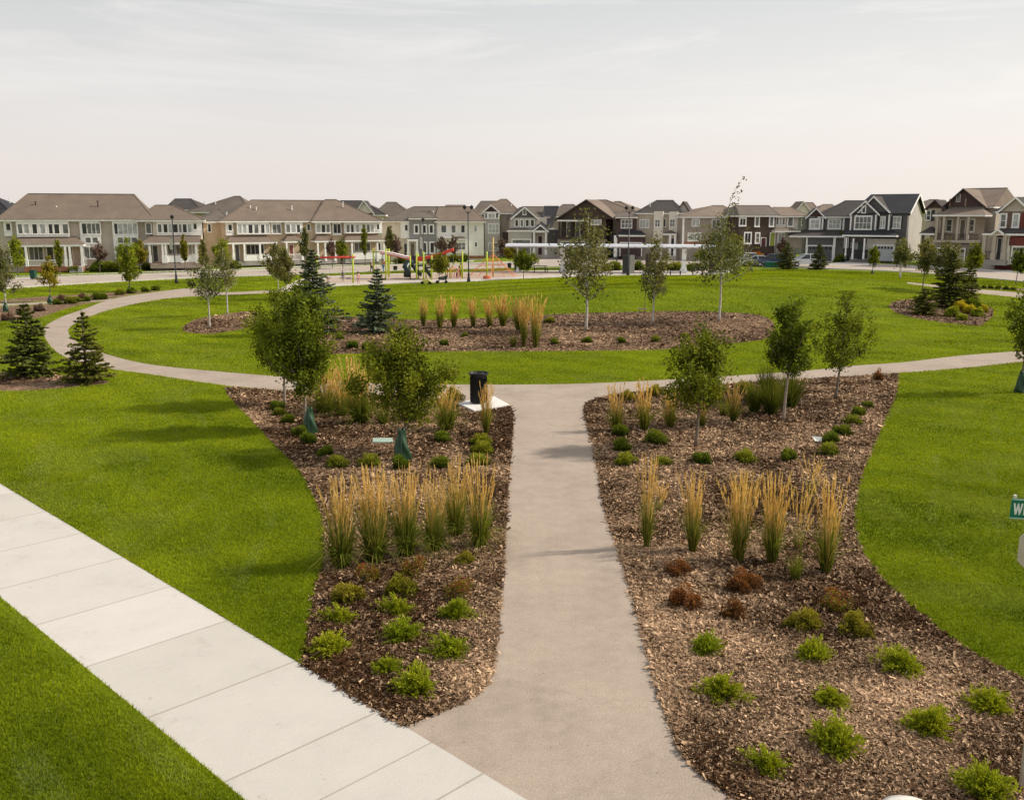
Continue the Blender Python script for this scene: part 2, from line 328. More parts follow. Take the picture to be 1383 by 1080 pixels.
def m_asphalt(name, c):
    m, nt, b = new_mat(name)
    t = tex(nt, 'Noise', 38, 6, 0.8); r = ramp(nt, [(0.3, tuple(x * 0.62 for x in c)), (0.5, c), (0.7, tuple(x * 1.35 for x in c))]); nt.links.new(t.outputs[0], r.inputs[0])
    g = tex(nt, 'Noise', 0.45, 7, 0.7); r2 = ramp(nt, [(0.3, (0.80, 0.79, 0.78)), (0.5, (1, 1, 1)), (0.72, (1.12, 1.12, 1.11))]); nt.links.new(g.outputs[0], r2.inputs[0])
    h = tex(nt, 'Noise', 3.5, 6, 0.75); r3 = ramp(nt, [(0.3, (0.90, 0.90, 0.89)), (0.7, (1.08, 1.08, 1.08))]); nt.links.new(h.outputs[0], r3.inputs[0])
    c_ = mixc(nt, 1, mixc(nt, 1, r.outputs[0], r2.outputs[0], 'MULTIPLY'), r3.outputs[0], 'MULTIPLY')
    # specks of debris, pale scuffs and a few hairline cracks
    v = tex(nt, 'Voronoi', 4.0); rv = ramp(nt, [(0.0, (0.45, 0.42, 0.4)), (0.04, (0.5, 0.47, 0.45)), (0.07, (1, 1, 1))]); nt.links.new(v.outputs['Distance'], rv.inputs[0])
    c_ = mixc(nt, 0.8, c_, mixc(nt, 1, c_, rv.outputs[0], 'MULTIPLY'))
    v2 = tex(nt, 'Voronoi', 0.30); v2.feature = 'DISTANCE_TO_EDGE'; wv = tex(nt, 'Noise', 1.6, 6, 0.7); wm = nt.nodes.new('ShaderNodeVectorMath'); wm.operation = 'ADD'
    tc = nt.nodes.new('ShaderNodeTexCoord'); nt.links.new(tc.outputs['Object'], wm.inputs[0]); nt.links.new(wv.outputs['Color'], wm.inputs[1]); nt.links.new(wm.outputs[0], v2.inputs['Vector'])
    rc = ramp(nt, [(0.0, (0.70, 0.68, 0.66)), (0.003, (0.78, 0.76, 0.74)), (0.007, (1, 1, 1))]); nt.links.new(v2.outputs['Distance'], rc.inputs[0]); c_ = mixc(nt, 0.3, c_, mixc(nt, 1, c_, rc.outputs[0], 'MULTIPLY'))
    sc = tex(nt, 'Noise', 1.3, 8, 0.8, stretch=(1, 2.2, 1)); rs_ = ramp(nt, [(0.66, (0, 0, 0)), (0.74, (1, 1, 1))]); nt.links.new(sc.outputs[0], rs_.inputs[0])
    c_ = mixc(nt, 1, c_, mixc(nt, 1, rs_.outputs[0], (.07, .068, .062), 'MULTIPLY'), 'ADD')
    nt.links.new(c_, b.inputs['Base Color']); b.inputs['Roughness'].default_value = 0.92; b.inputs['Specular IOR Level'].default_value = 0.1
    nt.links.new(bumpn(nt, t.outputs[0], 0.5, 0.012), b.inputs['Normal'])
    return m
def m_concrete():
    m, nt, b = new_mat('concrete_slabs')
    ang = math.atan(ku)
    tc = nt.nodes.new('ShaderNodeTexCoord'); mp = nt.nodes.new('ShaderNodeMapping'); mp.vector_type = 'POINT'; mp.inputs['Rotation'].default_value = (0, 0, -ang); nt.links.new(tc.outputs['Object'], mp.inputs[0])
    sx = nt.nodes.new('ShaderNodeSeparateXYZ'); nt.links.new(mp.outputs[0], sx.inputs[0])
    j0 = at(513, 959); u0 = j0.x * math.cos(ang) + j0.y * math.sin(ang); j1 = at(583, 1002); u1 = j1.x * math.cos(ang) + j1.y * math.sin(ang)
    j2 = at(400, 892); SP = abs(j2.x * math.cos(ang) + j2.y * math.sin(ang) - u0)
    def M(op, x, y):
        n = nt.nodes.new('ShaderNodeMath'); n.operation = op
        for s, q in ((n.inputs[0], x), (n.inputs[1], y)):
            if hasattr(q, 'links'): nt.links.new(q, s)
            else: s.default_value = q
        return n.outputs[0]
    fr = M('FRACT', M('DIVIDE', M('SUBTRACT', sx.outputs[0], u0 - 40 * SP), SP), 0)
    d = M('ABSOLUTE', M('SUBTRACT', fr, 0.5), 0)
    rj = ramp(nt, [(0.0, (1, 1, 1)), (0.490, (1, 1, 1)), (0.4958, (0.66, 0.63, 0.58)), (1, (0.62, 0.59, 0.55))]); nt.links.new(d, rj.inputs[0])
    d2 = M('ABSOLUTE', M('SUBTRACT', sx.outputs[0], u1), 0); rj2 = ramp(nt, [(0.0, (.68, .65, .6)), (.009, (.68, .65, .6)), (.016, (1, 1, 1))]); nt.links.new(d2, rj2.inputs[0])
    t = tex(nt, 'Noise', 40, 4, 0.7); r = ramp(nt, [(0.25, (0.47, 0.432, 0.385)), (0.75, (0.585, 0.545, 0.49))]); nt.links.new(t.outputs[0], r.inputs[0])
    g = tex(nt, 'Noise', 0.9, 6, 0.7); r2 = ramp(nt, [(0.25, (0.84, 0.83, 0.82)), (0.42, (0.98, .98, .98)), (0.75, (1.06, 1.06, 1.06))]); nt.links.new(g.outputs[0], r2.inputs[0])
    c = mixc(nt, 1, mixc(nt, 1, r.outputs[0], r2.outputs[0], 'MULTIPLY'), rj.outputs[0], 'MULTIPLY'); c = mixc(nt, 1, c, rj2.outputs[0], 'MULTIPLY')
    fl = M('FLOOR', M('DIVIDE', M('SUBTRACT', sx.outputs[0], u0 - 40 * SP), SP), 0); wn = nt.nodes.new('ShaderNodeTexWhiteNoise'); wn.noise_dimensions = '1D'; nt.links.new(fl, wn.inputs['W'])
    rw = ramp(nt, [(0, (.91, .91, .90)), (1, (1.04, 1.04, 1.05))]); nt.links.new(wn.outputs['Value'], rw.inputs[0]); c = mixc(nt, 1, c, rw.outputs[0], 'MULTIPLY')
    st = tex(nt, 'Noise', 2.4, 7, .75); rst = ramp(nt, [(0.30, (.70, .68, .65)), (.37, (1, 1, 1))]); nt.links.new(st.outputs[0], rst.inputs[0]); c = mixc(nt, 1, c, rst.outputs[0], 'MULTIPLY')
    br = tex(nt, 'Noise', 9, 3, .6, vec=mp.outputs[0], stretch=(9, .35, 1)); rb = ramp(nt, [(.3, (.95, .95, .95)), (.7, (1.03, 1.03, 1.03))]); nt.links.new(br.outputs[0], rb.inputs[0]); c = mixc(nt, 1, c, rb.outputs[0], 'MULTIPLY')
    nt.links.new(c, b.inputs['Base Color']); b.inputs['Roughness'].default_value = 0.85
    nt.links.new(bumpn(nt, t.outputs[0], 0.2, 0.01), b.inputs['Normal'])
    return m
def m_mulch():
    m, nt, b = new_mat('wood_mulch')
    v = tex(nt, 'Voronoi', 16, stretch=(1, 1.5, 1)); v.inputs['Randomness'].default_value = 1
    r = ramp(nt, [(0.0, (0.045, 0.022, 0.011)), (0.45, (0.13, 0.072, 0.038)), (0.75, (0.25, 0.15, 0.088)), (1.0, (0.48, 0.32, 0.20))])
    sx = nt.nodes.new('ShaderNodeSeparateColor'); nt.links.new(v.outputs['Color'], sx.inputs[0]); nt.links.new(sx.outputs[0], r.inputs[0])
    g = tex(nt, 'Noise', 0.7, 6, 0.65); r2 = ramp(nt, [(0.32, (0.62, 0.6, 0.58)), (0.5, (1, 1, 1)), (0.7, (1.35, 1.34, 1.3))]); nt.links.new(g.outputs[0], r2.inputs[0])
    nt.links.new(mixc(nt, 1, r.outputs[0], r2.outputs[0], 'MULTIPLY'), b.inputs['Base Color']); b.inputs['Roughness'].default_value = 0.9
    nt.links.new(bumpn(nt, v.outputs['Distance'], 0.9, 0.05), b.inputs['Normal'])
    return m
GMAT = {'ground': m_lawn(), 'road': m_asphalt('road_asphalt', (0.40, 0.335, 0.28)), 'pavement': m_noise('pavement_concrete', (0.5, 0.46, 0.41), (0.62, 0.58, 0.52), 20), 'driveway': m_noise('driveway_concrete', (0.42, 0.40, 0.39), (0.54, 0.52, 0.50), 10),
        'plaza': m_noise('plaza_concrete', (0.42, 0.36, 0.31), (0.52, 0.46, 0.40), 12), 'playground_surface': m_noise('wood_fibre', (0.34, 0.25, 0.19), (0.47, 0.37, 0.29), 14, bmp=0.3, big=0.4), 'path': m_asphalt('path_asphalt', (0.355, 0.286, 0.230)), 'mulch': m_mulch(), 'sidewalk': m_concrete()}
DZ = {'ground': 0.0, 'mulch': 0.0, 'sidewalk': 0.0}
for i, nm in enumerate(NAMES):
    fs = GF[cls == i]
    if not len(fs): continue
    used, inv = np.unique(fs, return_inverse=True)
    V = np.column_stack([GV[used], GZ[used]])
    o = np_obj('mulch_bed' if nm == 'mulch' else nm, V, inv.reshape(-1, 3), GMAT[nm]); o['kind'] = 'structure'
# raised kerbs of the street
def open_curve(pts):
    """smooth open line through ground points (no closing edge)"""
    q = smooth_poly([(*pts[0], 1)] + pts[1:-1] + [(*pts[-1], 1)], 3); e = np.array(at(*pts[-1]).xy); k = int(np.argmin(((q - e) ** 2).sum(1))); return q[:k + 1]
kb = MB()
for line in (ROAD_T, ROAD_B[::-1]):
    pp = [Vector((x, y, float(gz(x, y)))) for x, y in open_curve(line)]
    for a, b in zip(pp[:-1], pp[1:]): kb.bar(a + Vector((0, 0, .05)), b + Vector((0, 0, .05)), 0.22, 0.14)
tag(kb.build('kerb', GMAT['pavement']), kind='structure')

# ------------------------------------------------------------------ short grass on the nearer lawns and wood chips on the beds (stuff)
def polar(n, r0, r1, half=0.56):
    r = r0 * (r1 / r0) ** rng.random(n); a = rng.uniform(-half, half, n)
    return r * np.sin(a), r * np.cos(a)
def vnoise(x, y, s, seed):
    """cheap smooth value noise"""
    g = np.random.default_rng(seed).random((64, 64)); x = x / s; y = y / s
    xi = np.floor(x).astype(int); yi = np.floor(y).astype(int); fx = x - xi; fy = y - yi
    fx = fx * fx * (3 - 2 * fx); fy = fy * fy * (3 - 2 * fy)
    G = lambda i, j: g[(xi + i) % 64, (yi + j) % 64]
    return (G(0, 0) * (1 - fx) + G(1, 0) * fx) * (1 - fy) + (G(0, 1) * (1 - fx) + G(1, 1) * fx) * fy
N = 2350000
x, y = polar(N, 8.0, 125, 0.72); k = classify(x, y) == 0; x, y = x[k], y[k]; n = len(x); r = np.hypot(x, y)
hh = rng.uniform(0.03, 0.062, n) * (1 + r / 120); ww = 0.0042 * (0.6 + r / 13)
a = rng.uniform(0, 2 * math.pi, n); lean = rng.uniform(0.0, 0.05, n); la = rng.uniform(0, 2 * math.pi, n)
z = gz(x, y); base = np.column_stack([x, y, z - 0.004]); sd = np.column_stack([np.cos(a), np.sin(a), np.zeros(n)]) * ww[:, None]
tip = base + np.column_stack([np.cos(la) * lean, np.sin(la) * lean, hh])
V = np.empty((n, 3, 3), np.float32); V[:, 0] = base - sd; V[:, 1] = base + sd; V[:, 2] = tip
pat = vnoise(x, y, 2.2, 1) * 0.42 + vnoise(x, y, 0.6, 2) * 0.26 + vnoise(x, y, 7, 3) * 0.34 + vnoise(x, y, 0.2, 9) * 0.2
ang = math.atan(ku); across = (-math.sin(ang) * x + math.cos(ang) * y); stripe = 0.5 + 0.5 * np.sin(across * 2 * math.pi / 2.3 + vnoise(x, y, 4, 8) * 1.5)
t = np.clip(-0.27 + 1.0 * pat + 0.20 * stripe + 0.25 * np.clip((r - 11) / 26, 0, 1) + rng.normal(0, 0.16, n), 0, 1)[:, None]  # shade of the steeper near view put into colour: blades lighten with distance
c = np.array([0.056, 0.098, 0.002]) * (1 - t) + np.array([0.345, 0.40, 0.012]) * t
band = (vnoise(x / 5 + 40, y * 1.0 + vnoise(x, y, 6, 63), 1.5, 61) - .5) * np.clip((r - 42) / 12, 0, 1)  # slope shading of the mound painted as stretched bands in the blade colour
c = c * (1 + 0.55 * band[:, None] + np.where(band < -.18, -.10, 0)[:, None])
dry = rng.random(n) < 0.03; c[dry] = np.array([0.26, 0.25, 0.08])
def near_edge(key):
    P = R[key]; dd = np.full(n, 99.0); ix = np.nonzero((r < 48) & (x > P[:, 0].min() - 8) & (x < P[:, 0].max() + 8))[0]
    for s0 in range(0, len(ix), 40000):
        q = ix[s0:s0 + 40000]; dd[q] = np.sqrt(((x[q, None] - P[None, :, 0]) ** 2 + (y[q, None] - P[None, :, 1]) ** 2).min(1))
    return dd
eb = near_edge('bed_right'); wob = (vnoise(x, y, 3, 51) - .5) * .5
for dist, wd in ((1.95, .10), (3.3, .13), (4.7, .10)):
    k = (np.abs(eb + wob - dist) < wd) & (rng.random(n) < .55 * np.clip(vnoise(x, y, 1.0, 52) * 2 - .55, 0, 1)) & (x > 0); c[k] = c[k] * .7 + np.array([.13, .14, .07])
el_ = near_edge('bed_left')
for dist, wd in ((1.5, .12), (2.6, .16), (3.9, .22), (5.2, .2), (6.6, .25)):
    k = (np.abs(el_ + wob * 1.6 - dist) < wd) & (rng.random(n) < .5 * np.clip(vnoise(x, y, .9, 53) * 2 - .6, 0, 1)) & (x < 0); c[k] = c[k] * .75 + np.array([.10, .11, .05])
pale = (vnoise(x, y, 1.1, 21) * vnoise(x, y, 3.1, 22)) > 0.40; c[pale] = c[pale] * 0.75 + np.array([0.075, 0.08, 0.02])
cc = np.repeat(c, 3, 0).reshape(-1, 3, 3); cc[:, :2] *= 0.62; cc[:, 2] *= 1.25  # shade between blades put into the colour: dark base, bright tip
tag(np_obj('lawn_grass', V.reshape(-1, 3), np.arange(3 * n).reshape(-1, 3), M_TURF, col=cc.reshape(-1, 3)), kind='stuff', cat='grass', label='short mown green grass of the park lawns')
KEEP = [line_poly([(616, 546), (640, 558), (691, 548), (668, 535), (655, 535)]), line_poly([(500, 600), (534, 600), (533, 591), (502, 591)])]
def chips(n, r0, r1, keys, scale):
    x, y = polar(n, r0, r1); k = np.zeros(len(x), bool)
    jx, jy = x + rng.normal(0, .035, len(x)), y + rng.normal(0, .035, len(x))
    for q in keys: k |= inside(R[q], jx, jy)
    k &= classify(jx, jy) == NAMES.index('mulch')
    for q in KEEP: k &= ~inside(q, x, y)
    x, y = x[k], y[k]; n = len(x); r = np.hypot(x, y)
    L = np.minimum(rng.gamma(2.6, 0.0066, n), 0.055) * scale(r) + 0.011; Wd = L * rng.uniform(0.14, 0.42, n)
    a = rng.uniform(0, 2 * math.pi, n); tl = rng.normal(0, 0.38, n); rl = rng.normal(0, 0.5, n)
    d = np.column_stack([np.cos(a) * np.cos(tl), np.sin(a) * np.cos(tl), np.sin(tl)])
    s = np.column_stack([-np.sin(a) * np.cos(rl), np.cos(a) * np.cos(rl), np.sin(rl)])
    ce = np.column_stack([x, y, gz(x, y) + rng.uniform(0.004, 0.02, n) + 0.05 * vnoise(x, y, .28, 41) ** 2])
    V = np.empty((n, 4, 3), np.float32)
    d = d * L[:, None]; s = s * Wd[:, None]
    V[:, 0] = ce - d - s; V[:, 1] = ce + d - s * 0.6; V[:, 2] = ce + d * 0.9 + s; V[:, 3] = ce - d * 0.95 + s * 0.8
    big = rng.random(n) < 0.035; d[big] *= 1.9; pale = rng.random(n) < 0.07 + 0.10 * (vnoise(x, y, 2.0, 33) > 0.55)
    V[:, 0] = ce - d - s; V[:, 1] = ce + d - s * 0.6; V[:, 2] = ce + d * 0.9 + s; V[:, 3] = ce - d * 0.95 + s * 0.8
    t = np.clip(rng.beta(0.9, 3.6, n) - 0.05 + 0.42 * pale + 0.42 * (vnoise(x, y, 0.9, 5) - 0.55) + 0.62 * (vnoise(x, y, 3.2, 6) - 0.52), 0, 1)[:, None]
    c = np.array([0.054, 0.025, 0.010]) * (1 - t) + np.array([0.76, 0.505, 0.305]) * t
    return V.reshape(-1, 3), np.arange(4 * n).reshape(-1, 4), np.repeat(c, 4, 0)
V, Fc, c = chips(1150000, 9, 46, ['bed_left', 'bed_right'], lambda r: 0.8 + r / 26)
tag(np_obj('bark_mulch', V, Fc, M_CHIP, col=c), kind='stuff', cat='mulch', label='brown and tan wood chip mulch covering the two front beds')
V, Fc, c = chips(240000, 44, 90, ['bed_centre', 'bed_birch', 'bed_island', 'bed_spruce'], lambda r: 1.0 + r / 32)
tag(np_obj('bark_mulch', V, Fc, M_CHIP, col=c), kind='stuff', cat='mulch', label='brown wood chip mulch covering the beds on the ring lawn')
# ------------------------------------------------------------------ foliage builders
def unit(v): return v / np.maximum(np.linalg.norm(v, axis=1, keepdims=True), 1e-9)
def leaf_quads(ce, d, L, Wd, nrm=None):
    n = len(ce); d = unit(d)
    if nrm is None: nrm = rng.normal(0, 1, (n, 3))
    s = unit(np.cross(d, nrm))
    L = np.broadcast_to(L, n)[:, None]; Wd = np.broadcast_to(Wd, n)[:, None]
    V = np.empty((n, 4, 3), np.float32)
    V[:, 0] = ce - d * L / 2; V[:, 1] = ce + s * Wd / 2; V[:, 2] = ce + d * L / 2; V[:, 3] = ce - s * Wd / 2
    return V.reshape(-1, 3), np.arange(4 * n).reshape(-1, 4)
def shade(n, lo, hi, t):
    t = np.clip(t, 0, 1)[:, None]; return np.array(lo) * (1 - t) + np.array(hi) * t
PAL = {'green': ((0.022, 0.038, 0.004), (0.26, 0.285, 0.027)), 'dark': ((0.02, 0.036, 0.005), (0.17, 0.215, 0.02)), 'olive': ((0.04, 0.042, 0.005), (0.31, 0.275, 0.03)),
       'pale': ((0.07, 0.09, 0.025), (0.27, 0.30, 0.09)), 'birch': ((0.06, 0.07, 0.022), (0.25, 0.24, 0.09)), 'lime': ((0.08, 0.12, 0.01), (0.30, 0.34, 0.03)),
       'purple': ((0.06, 0.038, 0.036), (0.26, 0.165, 0.14)), 'orange': ((0.16, 0.06, 0.012), (0.42, 0.17, 0.04)), 'yellow': ((0.16, 0.14, 0.01), (0.50, 0.42, 0.03)),
       'blue': ((0.026, 0.044, 0.024), (0.22, 0.265, 0.17)), 'spruce': ((0.024, 0.036, 0.006), (0.21, 0.215, 0.045)), 'red': ((0.05, 0.024, 0.010), (0.25, 0.105, 0.04))}
SHAPE = {'oval': lambda t: np.sin(np.pi * np.clip(t, 0.02, 1) ** 0.85) ** 0.7 + 0.06, 'vase': lambda t: np.clip(0.3 + 1.5 * t, 0, 1) * np.clip((1.04 - t) * 3.2, 0, 1) ** 0.6,
         'loose': lambda t: np.sin(np.pi * np.clip(t, 0.03, 1) ** 0.7) ** 0.8 + 0.05, 'column': lambda t: np.clip(t * 6, 0.25, 1) * np.clip((1.03 - t) * 2.4, 0, 1) ** 0.7, 'spire': lambda t: np.clip(t * 5, 0.3, 1) * (1.03 - t) ** 0.75}
def crown_tree(name, label, cat, px, py, top, bot, x0, x1, pal='green', shape='oval', dens=1.0, leaf=0.085, bark=None, gap=0.5, group=None, lean=0.0, limbs=None, trunks=1, tr=None):
    """tapered trunk with limbs and a crown of many leaves gathered in clumps along them; sizes read in metres at the tree's own depth"""
    p = at(px, py); s = mpp(p); Ht = (py - top) * s; zb = (py - bot) * s; rad = max(0.25, (x1 - x0) / 2 * s); offx = ((x0 + x1) / 2 - px) * s
    t = empty(name, p, label, cat, group, rng.uniform(0, 0.3))
    prof = SHAPE[shape]; mb = MB(); r0 = tr or max(0.03, 0.011 * Ht + 0.008)
    axis = lambda z: np.array([offx * max(0, (z - zb * 0.5)) / max(0.1, Ht - zb * 0.5) + 0.03 * Ht * 0.3 * math.sin(z * 1.3), 0.02 * Ht * 0.3 * math.sin(z * 1.1 + 1), z])
    for k in range(trunks):
        o = np.array([0, 0, 0]) if trunks == 1 else np.array([rng.uniform(-.18, .18), rng.uniform(-.18, .18), 0])
        zs = [0, 0.06 * Ht, zb * 0.6, zb, zb + (Ht - zb) * 0.35, zb + (Ht - zb) * 0.7, Ht * 0.97]
        spread = 0 if trunks == 1 else rng.uniform(-0.3, 0.3) * rad
        mb.tube([axis(z) + o + np.array([spread * z / Ht, 0, 0]) for z in zs], [r0 * 1.35, r0, r0 * .85, r0 * .72, r0 * .5, r0 * .3, r0 * .08], 7)
    nl = limbs or int(20 + 16 * dens); cl = []; hc = Ht - zb
    for i in range(nl):
        tt = (i + rng.uniform(0, 1)) / nl; az = i * 2.4 + rng.uniform(-.5, .5); z0 = zb + hc * tt * 0.62
        z1 = min(z0 + hc * rng.uniform(0.14, 0.40), zb + hc * rng.uniform(0.93, 1.02)); q1 = np.clip((z1 - zb) / hc, 0, 1)
        rr = rad * float(prof(np.array([q1]))[0]) * rng.choice([rng.uniform(0.35, 0.8), rng.uniform(0.75, 1.18)])
        a0 = axis(z0); a1 = axis(z1) + np.array([math.cos(az) * rr, math.sin(az) * rr, 0]); mid = a0 * .4 + a1 * .6 + np.array([math.cos(az) * rr * .12, math.sin(az) * rr * .12, -0.12 * (z1 - z0)])
        lr = r0 * 0.34 * (1 - 0.6 * tt); mb.tube([a0, mid, a1], [lr, lr * .65, lr * .2], 5, cap=False)
        nk = max(3, int(6 * (rr / max(rad, .3)) + 2)); wl = rng.uniform(0.5, 1.3); br = rng.uniform(-.2, .2)
        for j in range(nk):
            q = rng.uniform(0.25, 1.06); pnt = a0 * (1 - q) ** 2 + 2 * mid * q * (1 - q) + a1 * q * q
            cl.append(np.append(pnt + rng.normal(0, 0.06 * rad + 0.02, 3), [wl * rng.choice([.25, .8, 1.3]) * (1.15 - 0.40 * q), br + rng.uniform(-.1, .1)]))
    for j in range(int(nl * 0.5)):
        tt = rng.uniform(0.25, 1); cl.append(np.append(axis(zb + hc * tt) + rng.normal(0, 0.08 * rad, 3), [0.6, 0]))
    cl = np.array(cl)
    mb.build('trunk', bark or M_BARK, t, smooth=True)
    leaf *= 1.42; n = int(4300 * dens * min(2.6, (rad * (Ht - zb)) / (leaf / 0.085) ** 2 / 1.6 + 0.35))
    w = cl[:, 3] / cl[:, 3].sum(); ci = rng.choice(len(cl), n, p=w)
    sig = (0.055 + 0.062 * rad) * gap / 0.5
    ce = cl[ci, :3] + rng.normal(0, sig, (n, 3)) * np.array([0.9, 0.9, 1.15])
    ce[:, 2] = np.clip(ce[:, 2], zb * 0.9, Ht + 0.05)
    d = rng.normal(0, 1, (n, 3)) + np.array([0, 0, -0.35])
    V, Fc = leaf_quads(ce, d, leaf * rng.uniform(0.7, 1.35, n), leaf * 0.62 * rng.uniform(0.7, 1.2, n))
    clt = rng.uniform(-0.16, 0.2, len(cl)) + cl[:, 4]
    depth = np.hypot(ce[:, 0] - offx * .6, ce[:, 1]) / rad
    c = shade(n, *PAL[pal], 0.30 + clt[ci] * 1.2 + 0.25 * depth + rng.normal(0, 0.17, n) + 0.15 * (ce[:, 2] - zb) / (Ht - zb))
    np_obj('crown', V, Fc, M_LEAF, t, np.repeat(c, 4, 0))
    return t
def spruce(name, label, px, py, top, x0, x1, pal='spruce', group=None, low=0.04, cat='spruce', dens=1.0, sparse_top=0.0):
    p = at(px, py); s = mpp(p); Ht = (py - top) * s; rad = (x1 - x0) / 2 * s * 1.08
    t = empty(name, p, label, cat, group, rng.uniform(0, 6))
    mb = MB(); r0 = 0.018 * Ht + 0.02; mb.tube([(0, 0, 0), (0, 0, Ht * .5), (0, 0, Ht)], [r0, r0 * .6, r0 * .12], 7)
    CE = []; D = []; LL = []; TT = []
    tiers = int(max(12, Ht / 0.19)); 
    for i in range(tiers):
        q = i / tiers; z = Ht * (low + (0.98 - low) * q); L = rad * 1.12 * (1 - q) ** 0.8 * rng.uniform(0.85, 1.12) + 0.07
        if q < 0.12: L *= 0.8 + q * 1.6
        nb = int((12 if q < 0.6 else 8) * (1 - sparse_top * q))
        for b in range(max(4, nb)):
            az = rng.uniform(0, 6.28); Lb = L * rng.uniform(0.55, 1.2); up = 0.30 * q - 0.16 + rng.uniform(-.1, .12)
            dirv = np.array([math.cos(az), math.sin(az), up]); sidev = np.array([-math.sin(az), math.cos(az), 0.0])
            end = np.array([0, 0, z]) + dirv * Lb; end[2] += 0.10 * Lb
            if Lb > 0.25: mb.tube([(0, 0, z), tuple(end)], [0.012, 0.004], 4, cap=False)
            ns = int((9 + 34 * Lb) * dens)
            f = rng.uniform(0.12, 1.0, ns); off = rng.uniform(-1, 1, ns) * 0.34 * Lb * (1.08 - f)
            ce = np.array([0, 0, z]) + dirv * (Lb * f)[:, None] + sidev * off[:, None]; ce[:, 2] += 0.10 * Lb * f * f + rng.normal(0, 0.025, ns)
            dd = dirv + sidev * (np.sign(off) * 0.7)[:, None] + rng.normal(0, 0.22, (ns, 3)) + np.array([0, 0, -0.1])
            CE.append(ce); D.append(dd); LL.append(np.full(ns, 0.13 + 0.05 * Lb)); TT.append(0.25 + 0.45 * f + rng.uniform(-.14, .14))
    CE = np.vstack(CE); D = np.vstack(D); LL = np.concatenate(LL); TT = np.concatenate(TT); n = len(CE)
    V, Fc = leaf_quads(CE, D, LL * rng.uniform(0.8, 1.4, n), (0.06 + 0.02 * Ht / 3) * rng.uniform(0.8, 1.5, n), rng.normal(0, 0.8, (n, 3)) + np.array([0, 0, 1]))
    c = shade(n, *PAL[pal], TT + rng.normal(0, 0.16, n) - 0.1)
    mb.build('trunk', M_BARK, t); np_obj('foliage', V, Fc, M_NEEDLE, t, np.repeat(c, 4, 0))
    return t
# --- small plants: a few of each kind are grown, then copied, turned and scaled
def strips(base, d, bend, L, w0, w1, seg=3):
    """bent tapering blades; returns verts, quads and the height fraction of every vertex"""
    n = len(base); s = unit(np.cross(d, rng.normal(0, 1, (n, 3)))); V = np.empty((n, (seg + 1) * 2, 3), np.float32); T = np.empty((n, (seg + 1) * 2))
    for i in range(seg + 1):
        q = i / seg; ce = base + d * (L * q)[:, None] + bend * (L * q * q)[:, None]; w = (w0 * (1 - q) + w1 * q)
        V[:, 2 * i] = ce - s * w / 2; V[:, 2 * i + 1] = ce + s * w / 2; T[:, 2 * i] = q; T[:, 2 * i + 1] = q
    k = (seg + 1) * 2; b = (np.arange(n) * k)[:, None]
    Fc = np.vstack([b + np.array([2 * i, 2 * i + 1, 2 * i + 3, 2 * i + 2]) for i in range(seg)])
    return V.reshape(-1, 3), Fc, T.ravel()
